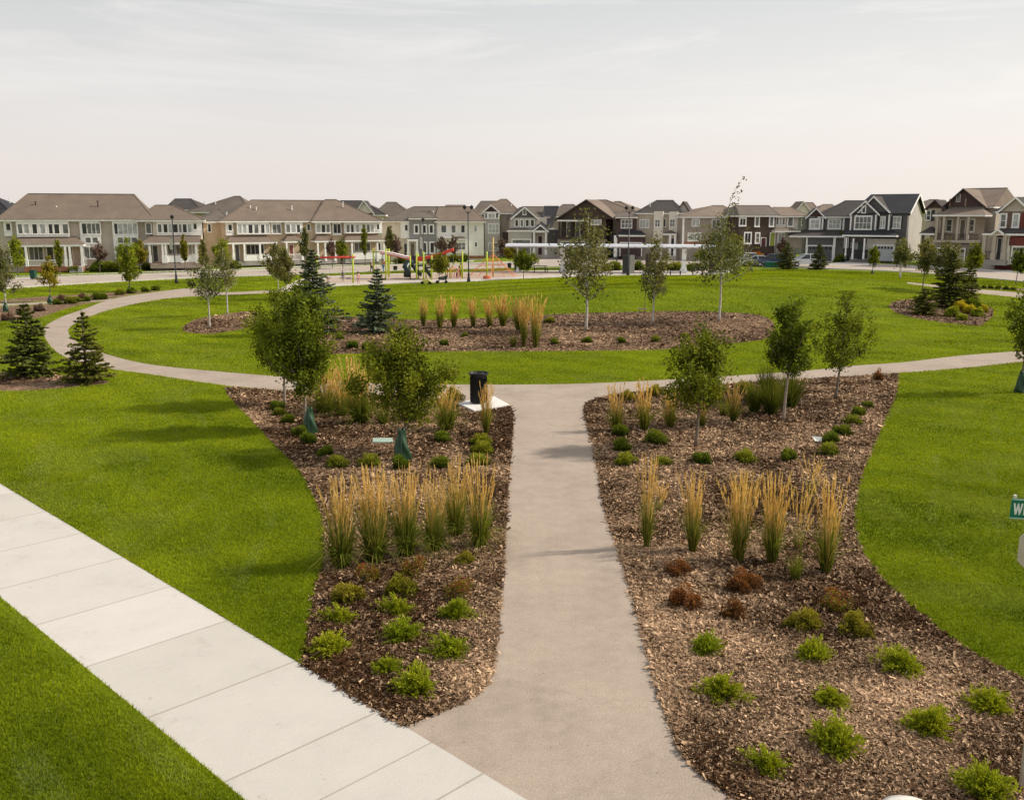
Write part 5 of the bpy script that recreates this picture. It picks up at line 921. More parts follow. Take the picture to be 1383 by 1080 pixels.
h.wallpx(1109.8, 294.5, 1112, 310, 1.15, .1, WHITE, 'corner_trim'); h.wallpx(1138, 294.5, 1140.5, 311, 1.5, .2, WHITE, 'corner_trim'); h.porch_roof(1066, 1141, 310.5, 318.5, -1.6, 1.59, R_CHAR); h.wallpx(1090, 321, 1124.5, 332, -1.1, 2.6, S_DGREY); h.garage(1090.5, 332.5, 1123.5, 355, -1.1, m_plain((.12, .12, .125)))
h.wallpx(1124.6, 321, 1128, 355, -1.25, 2.8, WHITE, 'corner_pier'); h.wallpx(1088, 321, 1090, 356, -1.2, .3, WHITE, 'corner_pier'); h.wallpx(1069, 322, 1083, 335, 1.4, 1, S_CREAM); h.wall(h.u(1128, 1.6), h.u(1139, 1.6), .2, 1.597, 0, h.z(318, 1133, .2), STONE)
# --- big grey gabled house
h = House('detached_house', 'large dark grey house with white trimmed double gable and pale side wall', 1146, 143, 1222, 138.5, 'house', 'detached houses')
zE = h.z(288, 1190); h.wall(h.u(1147.5), h.u(1222), .5, 11, 0, zE - .1, S_LGREY); h.wall(h.u(1148), h.u(1183), 0, .497, 2.9, h.z(289, 1165), S_DGREY); h.wall(h.u(1184), h.u(1222.5), .2, .497, 2.9, zE - .15, S_DGREY)
ur, vr = h.u(1222) + .45, 5.6; zr = h.z(262, 1215, 5.6)
m = MB(); u_l = h.u(1166, 3)
m.add([(u_l - 1.5, -.1, zE), (ur, -.1, zE), (ur, vr, zr), (u_l, vr, zr), (u_l - 1.5, 11.4, zE), (ur, 11.4, zE), (ur, -.1, zE - .18), (u_l - 1.5, -.1, zE - .18), (ur, 11.4, zE - .18), (ur, vr, zr - .2)], [(0, 1, 2, 3), (3, 2, 5, 4), (0, 3, 4), (0, 7, 6, 1), (1, 6, 9, 2), (2, 9, 8, 5)]); m.build('roof', R_DARK, h.r)
ue = h.u(1222); MB().add([(ue, .5, zE - .1), (ue, 11, zE - .1), (ue, vr, zr - .25), (ue - .2, .5, zE - .1), (ue - .2, 11, zE - .1), (ue - .2, vr, zr - .25)], [(0, 1, 2), (5, 4, 3), (0, 3, 4, 1), (1, 4, 5, 2), (2, 5, 3, 0)]).build('gable_wall', S_LGREY, h.r)
MB().bar((ur + .03, -.1, zE - .1), (ur + .03, vr, zr - .1), .08, .3).bar((ur + .03, 11.4, zE - .1), (ur + .03, vr, zr - .1), .08, .3).build('rake_trim', WHITE, h.r)
h.gable(h.u(1148), h.u(1183), 0, 5, h.z(288.5, 1165), h.z(272.5, 1166.5), R_DARK, S_DGREY); h.gable(h.u(1157, .3), h.u(1199, .3), .3, 5, h.z(287.5, 1178, .3), h.z(266, 1176, .3), R_CHAR, S_DGREY, pk=h.u(1176, .3))
h.win(1155.5, 293, 1176, 309, 0, 4, 2, 'm', fw=.2); h.win(1165, 279, 1168.5, 287, -.01, 1, 1, 'd', fw=.14); h.win(1189, 293, 1195, 308, .2, 2, 1, 'l'); h.win(1206.5, 293, 1216, 308, .2, 2, 2, 'l')
for a, b in ((1187, 1188.4), (1196, 1197.6), (1203.8, 1205.8), (1217, 1218.8)): h.wallpx(a, 293, b, 308, .14, .05, m_plain((.02, .028, .03)), 'shutter')
for x in (1149, 1182.5, 1200.5): h.wallpx(x - 1, 289, x + 1, 311, -.05, .24, WHITE, 'corner_trim')
h.porch_roof(1137, 1211, 310.5, 317.5, -1.9, -.003, R_DARK); h.wallpx(1170, 322.5, 1208.5, 351, -1, 1.4, S_LGREY); h.garage(1180, 332, 1206, 352.5, -1, m_plain((.42, .43, .45)))
for x in (1141.5, 1151, 1166): h.post(x, 322, 350, -1.7, .2)
h.wallpx(1138.5, 335, 1151.5, 347, -1.75, .08, BLACK, 'privacy_screen'); h.wallpx(1153.5, 337, 1172, 349, -1.75, .08, BLACK, 'privacy_screen'); h.door(1158, 323, 1166, 350, .5, m_plain((.10, .12, .10))); h.win(1141, 322, 1145, 336, .5, 1, 1, 'd')
# --- beige house with brick-red gable and upper veranda
h = House('detached_house', 'beige house with dark red board gable and a columned upper veranda', 1248, 133, 1322, 128, 'house', 'detached houses')
zE = h.z(293, 1290); h.wall(h.u(1249), h.u(1322), 1.6, 12, 0, zE + .9, S_BEIGE); h.gable(h.u(1271, 1.6), h.u(1325, 1.6), 1.6, 12, h.z(279, 1298, 1.6), h.z(256, 1294, 1.6), R_TAN, S_MAROON, trim=DKBROWN, pk=h.u(1295, 1.6))
h.hip(h.u(1292, 6), h.u(1346, 6), 2.5, 14, h.z(279, 1325, 3), h.z(254.5, 1320, 8), h.u(1296, 8), h.u(1352, 8), R_TAN); h.wall(h.u(1322, 2) + .003, h.u(1345, 4), 2.8, 12, 0, h.z(281, 1330, 3), S_BEIGE)
for x in (1283, 1304): h.wallpx(x - 1, 262 + abs(x - 1294) * .6, x + 1, 279, 1.54, .05, m_plain((.3, .2, .14)), 'batten')
h.win(1292.5, 263, 1296.5, 272, 1.58, 1, 1, 'm', trim=S_BEIGE); h.porch_roof(1259, 1331, 280.5, 290, -1.4, 1.59, R_TAN); h.gable(h.u(1248.5, .4), h.u(1269, .4), .4, 4, h.z(281, 1258, .4), h.z(271, 1259, .4), R_CHAR, S_BROWN, trim=DKBROWN); h.wall(h.u(1249, .4), h.u(1268, .4), .5, 1.597, h.z(318, 1258), h.z(281, 1258, .5), S_BEIGE)
h.win(1252, 285, 1256.5, 297, .5, 1, 2, 'd'); h.win(1258.5, 285, 1261, 297, .5, 1, 2, 'd', trim=BLACK)
for x in (1264, 1273, 1292, 1306): h.post(x, 293, 324, -1.2, .3, S_BEIGE, 'veranda_post')
h.wallpx(1260, 324.5, 1324, 328, -1.5, 3.0, S_BEIGE, 'veranda_floor'); h.rail(1264, 1321, 316, 324, -1.25, DKBROWN); h.wins([(1279, 1285), (1309, 1315)], 297, 312, 1.6, 'dm', r=2, fw=.2); h.door(1297, 297, 1303, 322, 1.6, m_plain((.2, .17, .14)))
h.porch_roof(1241, 1262, 306, 315, -1.3, .497, R_CHAR); h.post(1244, 316, 354, -1.1, .25, DKBROWN, 'porch_post'); h.garage(1266, 336, 1302, 357, -1, m_plain((.40, .36, .30))); h.wallpx(1262, 329, 1323, 358, -.8, 2.39, S_MUSH)
# --- red house at the right edge
h = House('detached_house', 'red clapboard house with beige gable and pillared porch at right edge', 1326, 124, 1400, 119, 'house', 'detached houses')
h.wall(h.u(1345), h.u(1400), .8, 11, 0, h.z(287, 1365, .8), S_RED); h.gable(h.u(1343), h.u(1384), .8, 8, h.z(285.5, 1363, .8), h.z(267.5, 1364, .8), R_CHAR, S_BEIGE); h.hip(h.u(1346, 2), h.u(1420, 2), 1.5, 12, h.z(285, 1390, 1.5), h.z(262, 1400, 6), h.u(1382, 6), h.u(1440, 6), R_DARK)
h.wins([(1352, 1358), (1369, 1375)], 290, 306, .8, 'ml', r=2, fw=.2); h.wallpx(1360, 288, 1366, 308, .74, .05, m_plain((.16, .10, .07)), 'shutter'); h.porch_roof(1326, 1402, 308, 315.5, -1.8, .79, R_CHAR, .7, .2); h.gable(h.u(1339, -1.9), h.u(1354, -1.9), -1.9, .7, h.z(316, 1346, -1.9), h.z(310.5, 1346, -1.9), R_CHAR, S_BEIGE, ov=.12)
h.wall(h.u(1328, .8), h.u(1345, .8) - .003, 1.2, 11, 0, h.z(317, 1336, .8), S_BEIGE)
for x in (1327.5, 1341, 1355): h.post(x, 318, 351, -1.6, .42, S_BEIGE)
h.wallpx(1326, 351, 1358, 358, -1.9, 3, STONE, 'porch_base'); h.rail(1329, 1340, 339, 350, -1.6, BLACK); h.door(1347, 322, 1352, 350, .8, m_plain((.06, .06, .06))); h.wallpx(1363, 320, 1400, 332, -1.2, 2, S_RED); h.garage(1367, 334, 1395, 357, -1.2, m_plain((.42, .38, .34))); h.wallpx(1358, 318, 1363, 357, -1.2, 2, WHITE, 'corner_pier')
# --- houses whose roofs show behind
def back_house(label, x0, x1, Y, yE, yr, r0, r1, roof, wall, gab=None):
    h = House('detached_house', label, x0, Y, x1, Y, 'house', 'houses showing above the front rows')
    h.wall(h.u(x0) + .4, h.u(x1) - .4, .4, 9, 0, h.z(yE, (x0 + x1) / 2) - .2, wall); h.hip(h.u(x0), h.u(x1), 0, 9.4, h.z(yE, (x0 + x1) / 2), h.z(yr, (r0 + r1) / 2, 4.7), h.u(r0, 4.7), h.u(r1, 4.7), roof, ov=.3)
    if gab: a, b, ya, yb = gab; h.gable(h.u(a), h.u(b), -.6, 4, h.z(ya, a), h.z(yb, (a + b) / 2), roof, S_CREAM)
    h.win(x0 + (x1 - x0) * .4, yE + 4, x0 + (x1 - x0) * .55, yE + 12, .4, 2, 1, 'd')
    return h
back_house('dark roofed house behind the far left end of the townhouses', -40, 22, 150, 291, 264, -30, -2, R_DARK, S_TAUPE).vents([(13, 270), (3, 283)], 1.5)
back_house('dark brown roofed house behind the gap between townhouse rows, left', 228, 272, 158, 283, 268.5, 241, 262, R_CHAR, S_BEIGE)
back_house('brown peaked roof house behind the gap between townhouse rows, right', 256, 340, 150, 286, 265, 320, 328, R_GREYB, S_BEIGE).vents([(277, 274), (291, 274)], 2)
back_house('house with a white edged gable behind the end of the second townhouse row', 452, 520, 165, 290, 271, 462, 490, R_CHAR, S_CREAM, (482, 506, 288, 272))
back_house('brown hip roof house behind the gap before the white townhouses', 505, 556, 168, 292, 273, 524, 536, R_GREYB, S_CREAM)
back_house('small tan roof rising behind the white townhouses', 592, 640, 170, 290, 277, 604, 628, R_TAN, S_CREAM)
back_house('brown roof between the grey gabled house and the timber house', 742, 790, 178, 292, 276, 760, 774, R_GREYB, S_MUSH)
back_house('grey gable end house behind the dark brown house', 1066, 1108, 170, 292, 273.5, 1074, 1094, R_TAN, S_GREY, (1066, 1094, 290, 273))
back_house('tan roof behind the charcoal house with the garage', 1100, 1132, 172, 288, 276, 1108, 1120, R_TAN, S_MUSH)
back_house('low dark roof between the beige house and the taupe house', 925, 948, 180, 289, 284, 932, 940, R_CHAR, S_MUSH)
back_house('grey-brown roof behind the left side of the beige veranda house', 1232, 1275, 165, 285, 269.5, 1250, 1262, R_GREYB, S_BEIGE)
# ------------------------------------------------------------------ props
class Prop:
    def __init__(s, name, label, cat, px, py, group=None):
        s.p = at(px, py); s.r = empty(name, s.p, label, cat, group); s.s = mpp(s.p)
    def L(s, px, py, dy=0.0): return atY(px, py, s.p.y + dy) - s.p
    def G(s, px, py):
        """a point on the ground, relative to the base"""
        return at(px, py) - s.p
def lathe(prof, n=24, ang0=0, ang1=2 * math.pi):
    m = MB(); vs = []
    for r, z in prof: vs += [(r * math.cos(2 * math.pi * k / n), r * math.sin(2 * math.pi * k / n), z) for k in range(n)]
    return m.add(vs, [(i * n + k, i * n + (k + 1) % n, (i + 1) * n + (k + 1) % n, (i + 1) * n + k) for i in range(len(prof) - 1) for k in range(n)])
# trash bin on its pad
pad = [at(618, 546), at(640, 556), at(688, 548), at(668, 537), at(655, 536.5)]; pc = sum(pad, Vector()) / 5
m = MB(); n = 5; m.add([p - pc + Vector((0, 0, -.05)) for p in pad] + [p - pc + Vector((0, 0, .06)) for p in pad], [tuple(range(n)), tuple(range(2 * n - 1, n - 1, -1))] + [((i + 1) % n, i, n + i, n + (i + 1) % n) for i in range(n)])
tag(m.build('concrete_pad', m_noise('pad_concrete', (.60, .57, .52), (.72, .69, .64), 12), loc=pc, bevel=.015), 'pale concrete pad under the black trash bin beside the loop path', 'slab')
b = Prop('trash_bin', 'black slatted trash bin with flared rim standing on a concrete pad', 'trash bin', 646.5, 546); k = b.s; Hb = 42 * k; Rb = 10.2 * k; b.r.location.z += .06
m = MB()
for i in range(30):
    a = i * 2 * math.pi / 30; c_, s_ = math.cos(a), math.sin(a)
    m.bar((Rb * c_, Rb * s_, .05), (Rb * c_, Rb * s_, Hb * .86), .075, .018); m.bar((Rb * c_, Rb * s_, Hb * .86), (Rb * 1.28 * c_, Rb * 1.28 * s_, Hb * .97), .07, .018)
BINM = m_plain((.008, .008, .009), .5, 0, .25); m.build('slats', BINM, b.r)
lathe([(Rb * .9, .04), (Rb * .9, Hb * .84), (Rb * .84, Hb * .84), (Rb * .84, .1), (0.01, .1)]).build('liner', BLACK, b.r, smooth=False)
m = MB()
for z, r in ((.08, Rb * 1.02), (Hb * .55, Rb * 1.02), (Hb * .84, Rb * 1.03), (Hb * .975, Rb * 1.3)): m.tube([(r * math.cos(i * math.pi / 16), r * math.sin(i * math.pi / 16), z) for i in range(33)], .016, 6, False)
m.build('rings', BINM, b.r, smooth=True); lathe([(Rb * .98, Hb * .9), (Rb * .72, Hb * .98), (Rb * .5, Hb * .985), (Rb * .45, Hb * .95)]).build('lid', BINM, b.r, smooth=True)
# watering bags
BAGM = m_noise('bag_vinyl', (.010, .036, .014), (.024, .07, .030), 5, .42, .4)
def bag(px, py, w, hp, label, near=True):
    q = Prop('watering_bag', label, 'watering bag', px, py, 'green watering bags at tree feet'); k = q.s; Hh = hp * k; Rr = w / 2 * k; n = 20; vs = []; prof = [(1.0, 0), (1.10, .10), (1.0, .28), (.82, .45), (.70, .62), (.46, .8), (.44, .93), (.36, 1.0), (.2, .97)]
    for j, (r, z) in enumerate(prof):
        for i in range(n):
            a = 2 * math.pi * i / n; f = .86 + .15 * math.sin(3 * a + j * 1.3) + .10 * math.sin(7 * a + 2.6 * j) + rng.normal(0, .04)
            vs.append((Rr * r * f * math.cos(a), Rr * r * f * math.sin(a) * .85, Hh * z * (1 + .04 * math.sin(2 * a + .6))))
    m = MB().add(vs, [(j * n + i, j * n + (i + 1) % n, (j + 1) * n + (i + 1) % n, (j + 1) * n + i) for j in range(len(prof) - 1) for i in range(n)])
    o = m.build('bag_body', BAGM, q.r, smooth=True)
    if near:
        ss = o.modifiers.new('s', 'SUBSURF'); ss.levels = ss.render_levels = 2
        m = MB(); m.bar((-Rr * .3, -Rr * .3, Hh), (-Rr * .42, -Rr * .36, Hh * 1.04), .07, .015).bar((Rr * .05, -Rr * .99, Hh * .1), (Rr * .05, -Rr * .42, Hh * .97), .025, .02); m.build('strap', m_plain((.05, .11, .07)), q.r)
bag(419, 586, 22, 37, 'green watering bag at the foot of the dense vase-shaped tree at left'); bag(543, 622, 25, 45, 'green watering bag at the foot of the wide ragged tree, nearest the viewer'); bag(1378, 530, 18, 30, 'green watering bag at the right picture edge')
bag(8, 421, 8, 13, 'green watering bag at the left picture edge', False); bag(68, 410, 8, 11, 'green watering bag below the small reddish tree at left', False); bag(175, 395, 7, 9, 'green watering bag under the bright green street tree', False); bag(1178, 370, 5, 5, 'small green watering bag on the mound at right', False); bag(1015, 366, 4, 6, 'small green watering bag on the lawn below the green utility box', False); bag(1317, 386, 4, 7, 'green watering bag behind the right island spruces', False)
# valve cover, paper, pale footing, stake frame
p = at(517, 596); tag(MB().add(*(lambda a: ([Vector(x) - p + Vector((0, 0, .035)) for x in a] + [Vector(x) - p + Vector((0, 0, -.02)) for x in a], [(0, 1, 2, 3), (7, 6, 5, 4), (0, 4, 5, 1), (1, 5, 6, 2), (2, 6, 7, 3), (3, 7, 4, 0)]))([at(503, 598), at(531, 598), at(530, 592.5), at(504, 592.5)])).build('valve_box', m_plain((.34, .44, .36), .6), loc=p), 'flat pale green utility cover set in the left bed mulch', 'utility cover')
p = at(1106, 596); m = MB().add([(-.12, -.1, .01), (.14, -.08, .03), (.1, .06, .13), (-.2, .1, .15), (-.05, .0, .03)], [(0, 1, 4), (1, 2, 4), (2, 3, 4), (3, 0, 4)]); tag(m.build('paper_scrap', m_plain((.7, .72, .68)), loc=p), 'crumpled pale scrap beside a mound shrub in the right bed', 'litter')
p = at(1224, 1094); o = lathe([(.02, .10), (.16, .095), (.235, .06), (.25, -.05)], 20).build('footing', m_noise('footing', (.55, .50, .44), (.72, .67, .60), 10), smooth=True, loc=p); o.scale = (1.25, .95, 1); tag(o, 'pale rounded stone at the bottom edge of the right mulch bed', 'stone')
q = Prop('tree_stake', 'wooden stake frame beside the short middle birch on the centre bed', 'tree stake', 863, 438); MB().tube([q.L(862.5, 438), q.L(863.5, 416)], .028, 6).tube([q.L(868, 437, .15), q.L(874, 376, .2)], .022, 6).build('stake', m_plain((.28, .2, .13)), q.r); MB().bar(q.L(862, 417), q.L(873, 417), .05, .10).build('crossbar', m_plain((.45, .36, .27)), q.r)
# ---- street name and stop sign post at the right edge
q = Prop('street_sign_post', 'metal post with green WI street name sign and back of a stop sign', 'street sign', 1380, 1064)
SM = m_noise('galvanised', (.38, .33, .27), (.52, .46, .39), 8, .5, .4, 0, .35); px_ = lambda x, y, d=0: q.L(x, y, d)
Z0 = px_(1376, 1064); Zt = 7.0 - q.p.z - (q.p.y / F) * 0
top = (q.L(1376, 690).z) + .5
MB().bar((0, 0, -.05), (0, 0, top), .062, .045).build('post', SM, q.r)
cx = 0.0; zc = q.L(1376, 742).z
m = MB(); R8 = .385; ring = [(R8 * math.cos(math.pi / 8 + i * math.pi / 4), R8 * math.sin(math.pi / 8 + i * math.pi / 4) + zc) for i in range(8)]
o = MB().prism(ring, .028, .034).build('stop_sign', m_noise('sign_back', (.44, .37, .30), (.52, .45, .37), 4, .55), q.r)
zs = q.L(1376, 690).z; hw = .545; hh = .125; yw = math.radians(-9)
pl = bpy.data.objects.new('name_plate', None)
plate = MB().box(-hw, hw, -.006, .006, zs - hh, zs + hh).build('name_plate', m_plain((.008, .17, .095), .4), q.r); plate.rotation_euler = (0, math.radians(1.0), yw)
bd = MB().box(-hw, hw, -.010, -.0065, zs + hh - .016, zs + hh - .006).box(-hw, hw, -.010, -.0065, zs - hh + .006, zs - hh + .016); bd.build('plate_border', m_plain((.62, .72, .66)), plate)
t = MB(); lx = -hw + .035; lh = .14; z0 = zs - lh / 2; w = .088; th = .019
def stroke(a, b): t.bar((a[0], -.0085, a[1]), (b[0], -.0085, b[1]), .004, th) if abs(a[0] - b[0]) < 1e-6 else t.add([(a[0] - th / 2, -.0095, a[1]), (a[0] + th / 2, -.0095, a[1]), (b[0] + th / 2, -.0095, b[1]), (b[0] - th / 2, -.0095, b[1])], [(0, 1, 2, 3)])
stroke((lx, z0 + lh), (lx + w * .26, z0)); stroke((lx + w * .26, z0), (lx + w * .5, z0 + lh)); stroke((lx + w * .5, z0 + lh), (lx + w * .74, z0)); stroke((lx + w * .74, z0), (lx + w, z0 + lh))
xi = lx + w + .028; t.add([(xi - th / 2, -.0095, z0), (xi + th / 2, -.0095, z0), (xi + th / 2, -.0095, z0 + lh), (xi - th / 2, -.0095, z0 + lh)], [(0, 1, 2, 3)])
t.build('lettering', m_plain((.85, .85, .82), .5), plate)
cr = MB().box(-.006, .006, -.53, .53, zs + hh + .03, zs + hh + .25); cp_ = cr.build('cross_plate', m_plain((.008, .17, .095), .4), q.r); cp_.rotation_euler = (0, 0, math.radians(8))
MB().box(-.05, .05, -.05, .05, zs + hh - .02, zs + hh + .06).build('bracket', SM, q.r)
mm = MB(); [mm.tube([(x, -.012, zs + hh + .01), (x, -.012, zs + hh + .045)], .02, 8) for x in (-hw + .03, -.02, hw - .03)]; mm.build('bolts', m_plain((.7, .66, .58), .4), plate)
# ---- lamp posts
def lamp(px, py, top, label, banner=None, double=True, w=.075):
    q = Prop('street_lamp', label, 'street lamp', px, py, 'black street lamps'); H = q.L(px, top).z
    MB().tube([(0, 0, 0), (0, 0, .9), (0, 0, .95), (0, 0, H - .5)], [w * 1.5, w * 1.4, w, w * .7], 10).build('pole', BLACK, q.r, smooth=True)
    MB().tube([(0, 0, -.05), (0, 0, .25), (0, 0, .6)], [w * 2.6, w * 2.4, w * 1.3], 10).build('base', BLACK, q.r)
    for sx in ((-1, 1) if double else (1,)):
        a = MB().tube([(0, 0, H - .8), (sx * .28, 0, H - .55), (sx * .36, 0, H - .3)], [.035, .03, .03], 6) if double else MB().tube([(0, 0, H - .6), (0, 0, H - .35)], .04, 6)
        ao = a.build('arm', BLACK, q.r); x = sx * .36 if double else 0
        m = lathe([(.06, H - .35), (.16, H - .28), (.20, H - .06), (.03, H + .06), (.01, H + .12)], 10); 
        m.v = [(v[0] + x, v[1], v[2]) for v in m.v]; m.build('lantern', BLACK, q.r)
    if banner:
        x0, y0, x1, y1, c = banner; a, b_ = q.L(x0, y0), q.L(x1, y1); MB().box(a.x, b_.x, -.012, .012, b_.z, a.z).build('banner', m_plain(c, .8), q.r); MB().bar((0, 0, a.z + .04), (a.x if abs(a.x) > abs(b_.x) else b_.x, 0, a.z + .04), .03).build('banner_arm', BLACK, q.r)
lamp(633, 381, 278, 'tall black double-headed lamp at the near edge of the playground'); lamp(848, 372, 279, 'tall black double-headed lamp before the white canopy')
lamp(238.5, 383, 291, 'black lamp with a pale banner on the lawn by the left street', (228.5, 322, 233.5, 337, (.55, .52, .46)), False)
lamp(572.5, 368, 295, 'black lamp with a pale banner behind the play structure', (567, 320, 571, 336, (.55, .52, .46)), False)
lamp(1222, 360, 288, 'slim black lamp before the pale side wall of the grey gabled house', None, False)
lamp(833, 358, 318, 'thin dark post standing left of the tall lamp by the canopy', None, False, .05)
# ---- canopy
q = Prop('park_canopy', 'long white flat-roofed shade canopy on white columns by the playground', 'canopy', 830, 368)
for i, (x, yb, d) in enumerate(((760, 367, 1.6), (923, 368, 0), (699, 367, 2.2))):
    g = q.G(x, yb); t_ = q.L(x, 334, g.y).z; w = .48 if i < 2 else .2
    MB().box(g.x - w / 2, g.x + w / 2, g.y - .22, g.y + .22, g.z, t_).add([(g.x - w, g.y - .4, g.z), (g.x + w, g.y - .4, g.z), (g.x + w, g.y + .4, g.z), (g.x - w, g.y + .4, g.z), (g.x - w / 2, g.y - .22, g.z + .7), (g.x + w / 2, g.y - .22, g.z + .7), (g.x + w / 2, g.y + .22, g.z + .7), (g.x - w / 2, g.y + .22, g.z + .7)], [(0, 1, 5, 4), (1, 2, 6, 5), (2, 3, 7, 6), (3, 0, 4, 7)]).build('column', WHITE, q.r)
a0, a1 = q.L(686, 329.5, 3), q.L(969, 331, -1.5)
pr = [(-1.9, .0), (-1.6, .24), (0, .30), (1.6, .24), (1.9, .0), (1.5, -.16), (-1.5, -.16)]
d = (a1 - a0); d.z = 0; L_ = d.length; d.normalize(); nn = Vector((-d.y, d.x, 0)); zc = q.L(828, 333).z
vs = [a0.xy.to_3d() + nn * y + Vector((0, 0, zc + z)) for y, z in pr] + [a1.xy.to_3d() + nn * y + Vector((0, 0, zc + z)) for y, z in pr]; n = len(pr)
MB().add(vs, [tuple(range(n)), tuple(range(2 * n - 1, n - 1, -1))] + [((i + 1) % n, i, n + i, n + (i + 1) % n) for i in range(n)]).build('roof_beam', m_plain((.60, .60, .62), .4), q.r)
m = MB()
for i in range(26):
    c0 = a0.xy.to_3d() + d * (L_ * (i + .6) / 27) - nn * 1.78 + Vector((0, 0, zc - .10)); m.bar(c0, c0 + d * .5, .03, .12)
m.build('slots', m_plain((.3, .3, .31)), q.r)
# ---- brown upright boards, dark panel, benches, table, boxes
def board(px, y0, y1, w, label, mat=DKBROWN, cat='panel', side=None):
    q = Prop('display_panel', label, cat, px, y1, None); k = q.s; H = (y1 - y0) * k; MB().box(-w * k / 2, w * k / 2, -.18, .18, .15, H).build('panel', mat, q.r, bevel=.03); MB().box(-w * k / 2 - .06, w * k / 2 + .06, -.26, .26, 0, .149).build('plinth', GREY, q.r)
    if side: MB().box(w * k / 2 + .01, w * k / 2 + side * k, -.16, .2, .15, H).build('side_panel', m_plain((.33, .31, .28)), q.r)
board(845, 345, 370.5, 9, 'dark grey upright information panel behind the tall lamp', m_plain((.035, .037, .04)), side=7)
board(875, 343, 369, 7, 'dark brown upright panel behind the short middle birch'); board(962, 346, 369, 10, 'dark brown upright panel behind the tallest birch'); board(814, 340, 366, 6, 'dark brown upright panel behind the left birch')
board(699, 338, 366, 9, 'dark brown upright panel behind the round green tree')
def bench(px, py, w, label, back=False):
    q = Prop('bench', label, 'bench', px, py, None); W_ = w * q.s; m = MB()
    for i in range(4): m.box(-W_ / 2, W_ / 2, -.22 + i * .12, -.13 + i * .12, .43, .47)
    m.build('seat', BLACK, q.r)
    for sx in (-1, 1): MB().box(sx * W_ * .42 - .04, sx * W_ * .42 + .04, -.2, .22, 0, .429).build('leg', BLACK, q.r)
    if back: MB().box(-W_ / 2, W_ / 2, .24, .28, .55, .85).box(-W_ / 2 + .2, -W_ / 2 + .27, .24, .28, .40, .55).box(W_ / 2 - .27, W_ / 2 - .2, .24, .28, .40, .55).build('backrest', BLACK, q.r)
bench(747, 367.5, 19, 'black bench right of the picnic table'); bench(912, 371.5, 16, 'dark bench at the foot of the right canopy column'); bench(942, 371, 15, 'dark backed bench right of the canopy column', True)
q = Prop('picnic_table', 'dark picnic table with attached benches under the canopy end', 'picnic table', 729, 367.5); W_ = 19 * q.s
MB().box(-W_ / 2, W_ / 2, -.38, .38, .74, .80).build('tabletop', DKBROWN, q.r)
for sy in (-1, 1): MB().box(-W_ / 2, W_ / 2, sy * .72 - .14, sy * .72 + .14, .43, .48).build('seat', DKBROWN, q.r)
for sx in (-1, 1): MB().bar((sx * W_ * .38, -.75, 0), (sx * W_ * .38, -.2, .74), .07).bar((sx * W_ * .38, .75, 0), (sx * W_ * .38, .2, .74), .07).bar((sx * W_ * .38, -.8, .40), (sx * W_ * .38, .8, .40), .06).build('leg', BLACK, q.r)
def binn(px, py, h, label):
    q = Prop('waste_bin', label, 'waste bin', px, py, 'small black bins along the far lawn'); k = h * q.s; lathe([(.24, 0), (.27, k * .8), (.30, k * .82), (.30, k * .9), (.14, k), (.01, k)], 12).build('bin_body', BLACK, q.r, smooth=False)
binn(688, 362.5, 7.5, 'small black waste bin left of the round green tree'); binn(534, 366, 7, 'small black waste bin behind the left red canopy'); binn(765, 362, 6.5, 'small black waste bin behind the left canopy column')
def cabinet(px, py, w, h, label, mat):
    q = Prop('utility_box', label, 'utility box', px, py, None); k = q.s; MB().box(-w * k / 2, w * k / 2, -.5, .5, .08, h * k).build('cabinet', mat, q.r, bevel=.04); MB().box(-w * k / 2 - .1, w * k / 2 + .1, -.6, .6, -.05, .079).build('plinth', GREY, q.r); MB().box(-.02, .02, -.53, -.505, .2, h * k - .1).build('door_seam', BLACK, q.r)
cabinet(1005.5, 359, 6.5, 15, 'grey upright utility cabinet beside the dark shrub near the cars', m_plain((.36, .38, .36))); cabinet(1042, 361.5, 17, 8, 'low green utility box in front of the blue vehicle', m_plain((.02, .13, .085)))
q = Prop('wheelie_bin', 'dark green wheeled bin at the kerb by the left townhouses', 'wheeled bin', 45.5, 377.5); k = q.s; q.r.scale = (.8, .8, .95)
MB().add([(-.28, -.3, .08), (.28, -.3, .08), (.28, .3, .08), (-.28, .3, .08), (-.36, -.38, 1.02), (.36, -.38, 1.02), (.36, .38, 1.02), (-.36, .38, 1.02)], [(3, 2, 1, 0), (4, 5, 6, 7), (0, 1, 5, 4), (1, 2, 6, 5), (2, 3, 7, 6), (3, 0, 4, 7)]).build('bin_body', DKGREEN, q.r); MB().box(-.39, .39, -.42, .42, 1.021, 1.10).build('lid', DKGREEN, q.r)
for sx in (-1, 1): MB().tube([(sx * .30, .33, .1), (sx * .37, .33, .1)], .1, 10).build('wheel', BLACK, q.r)
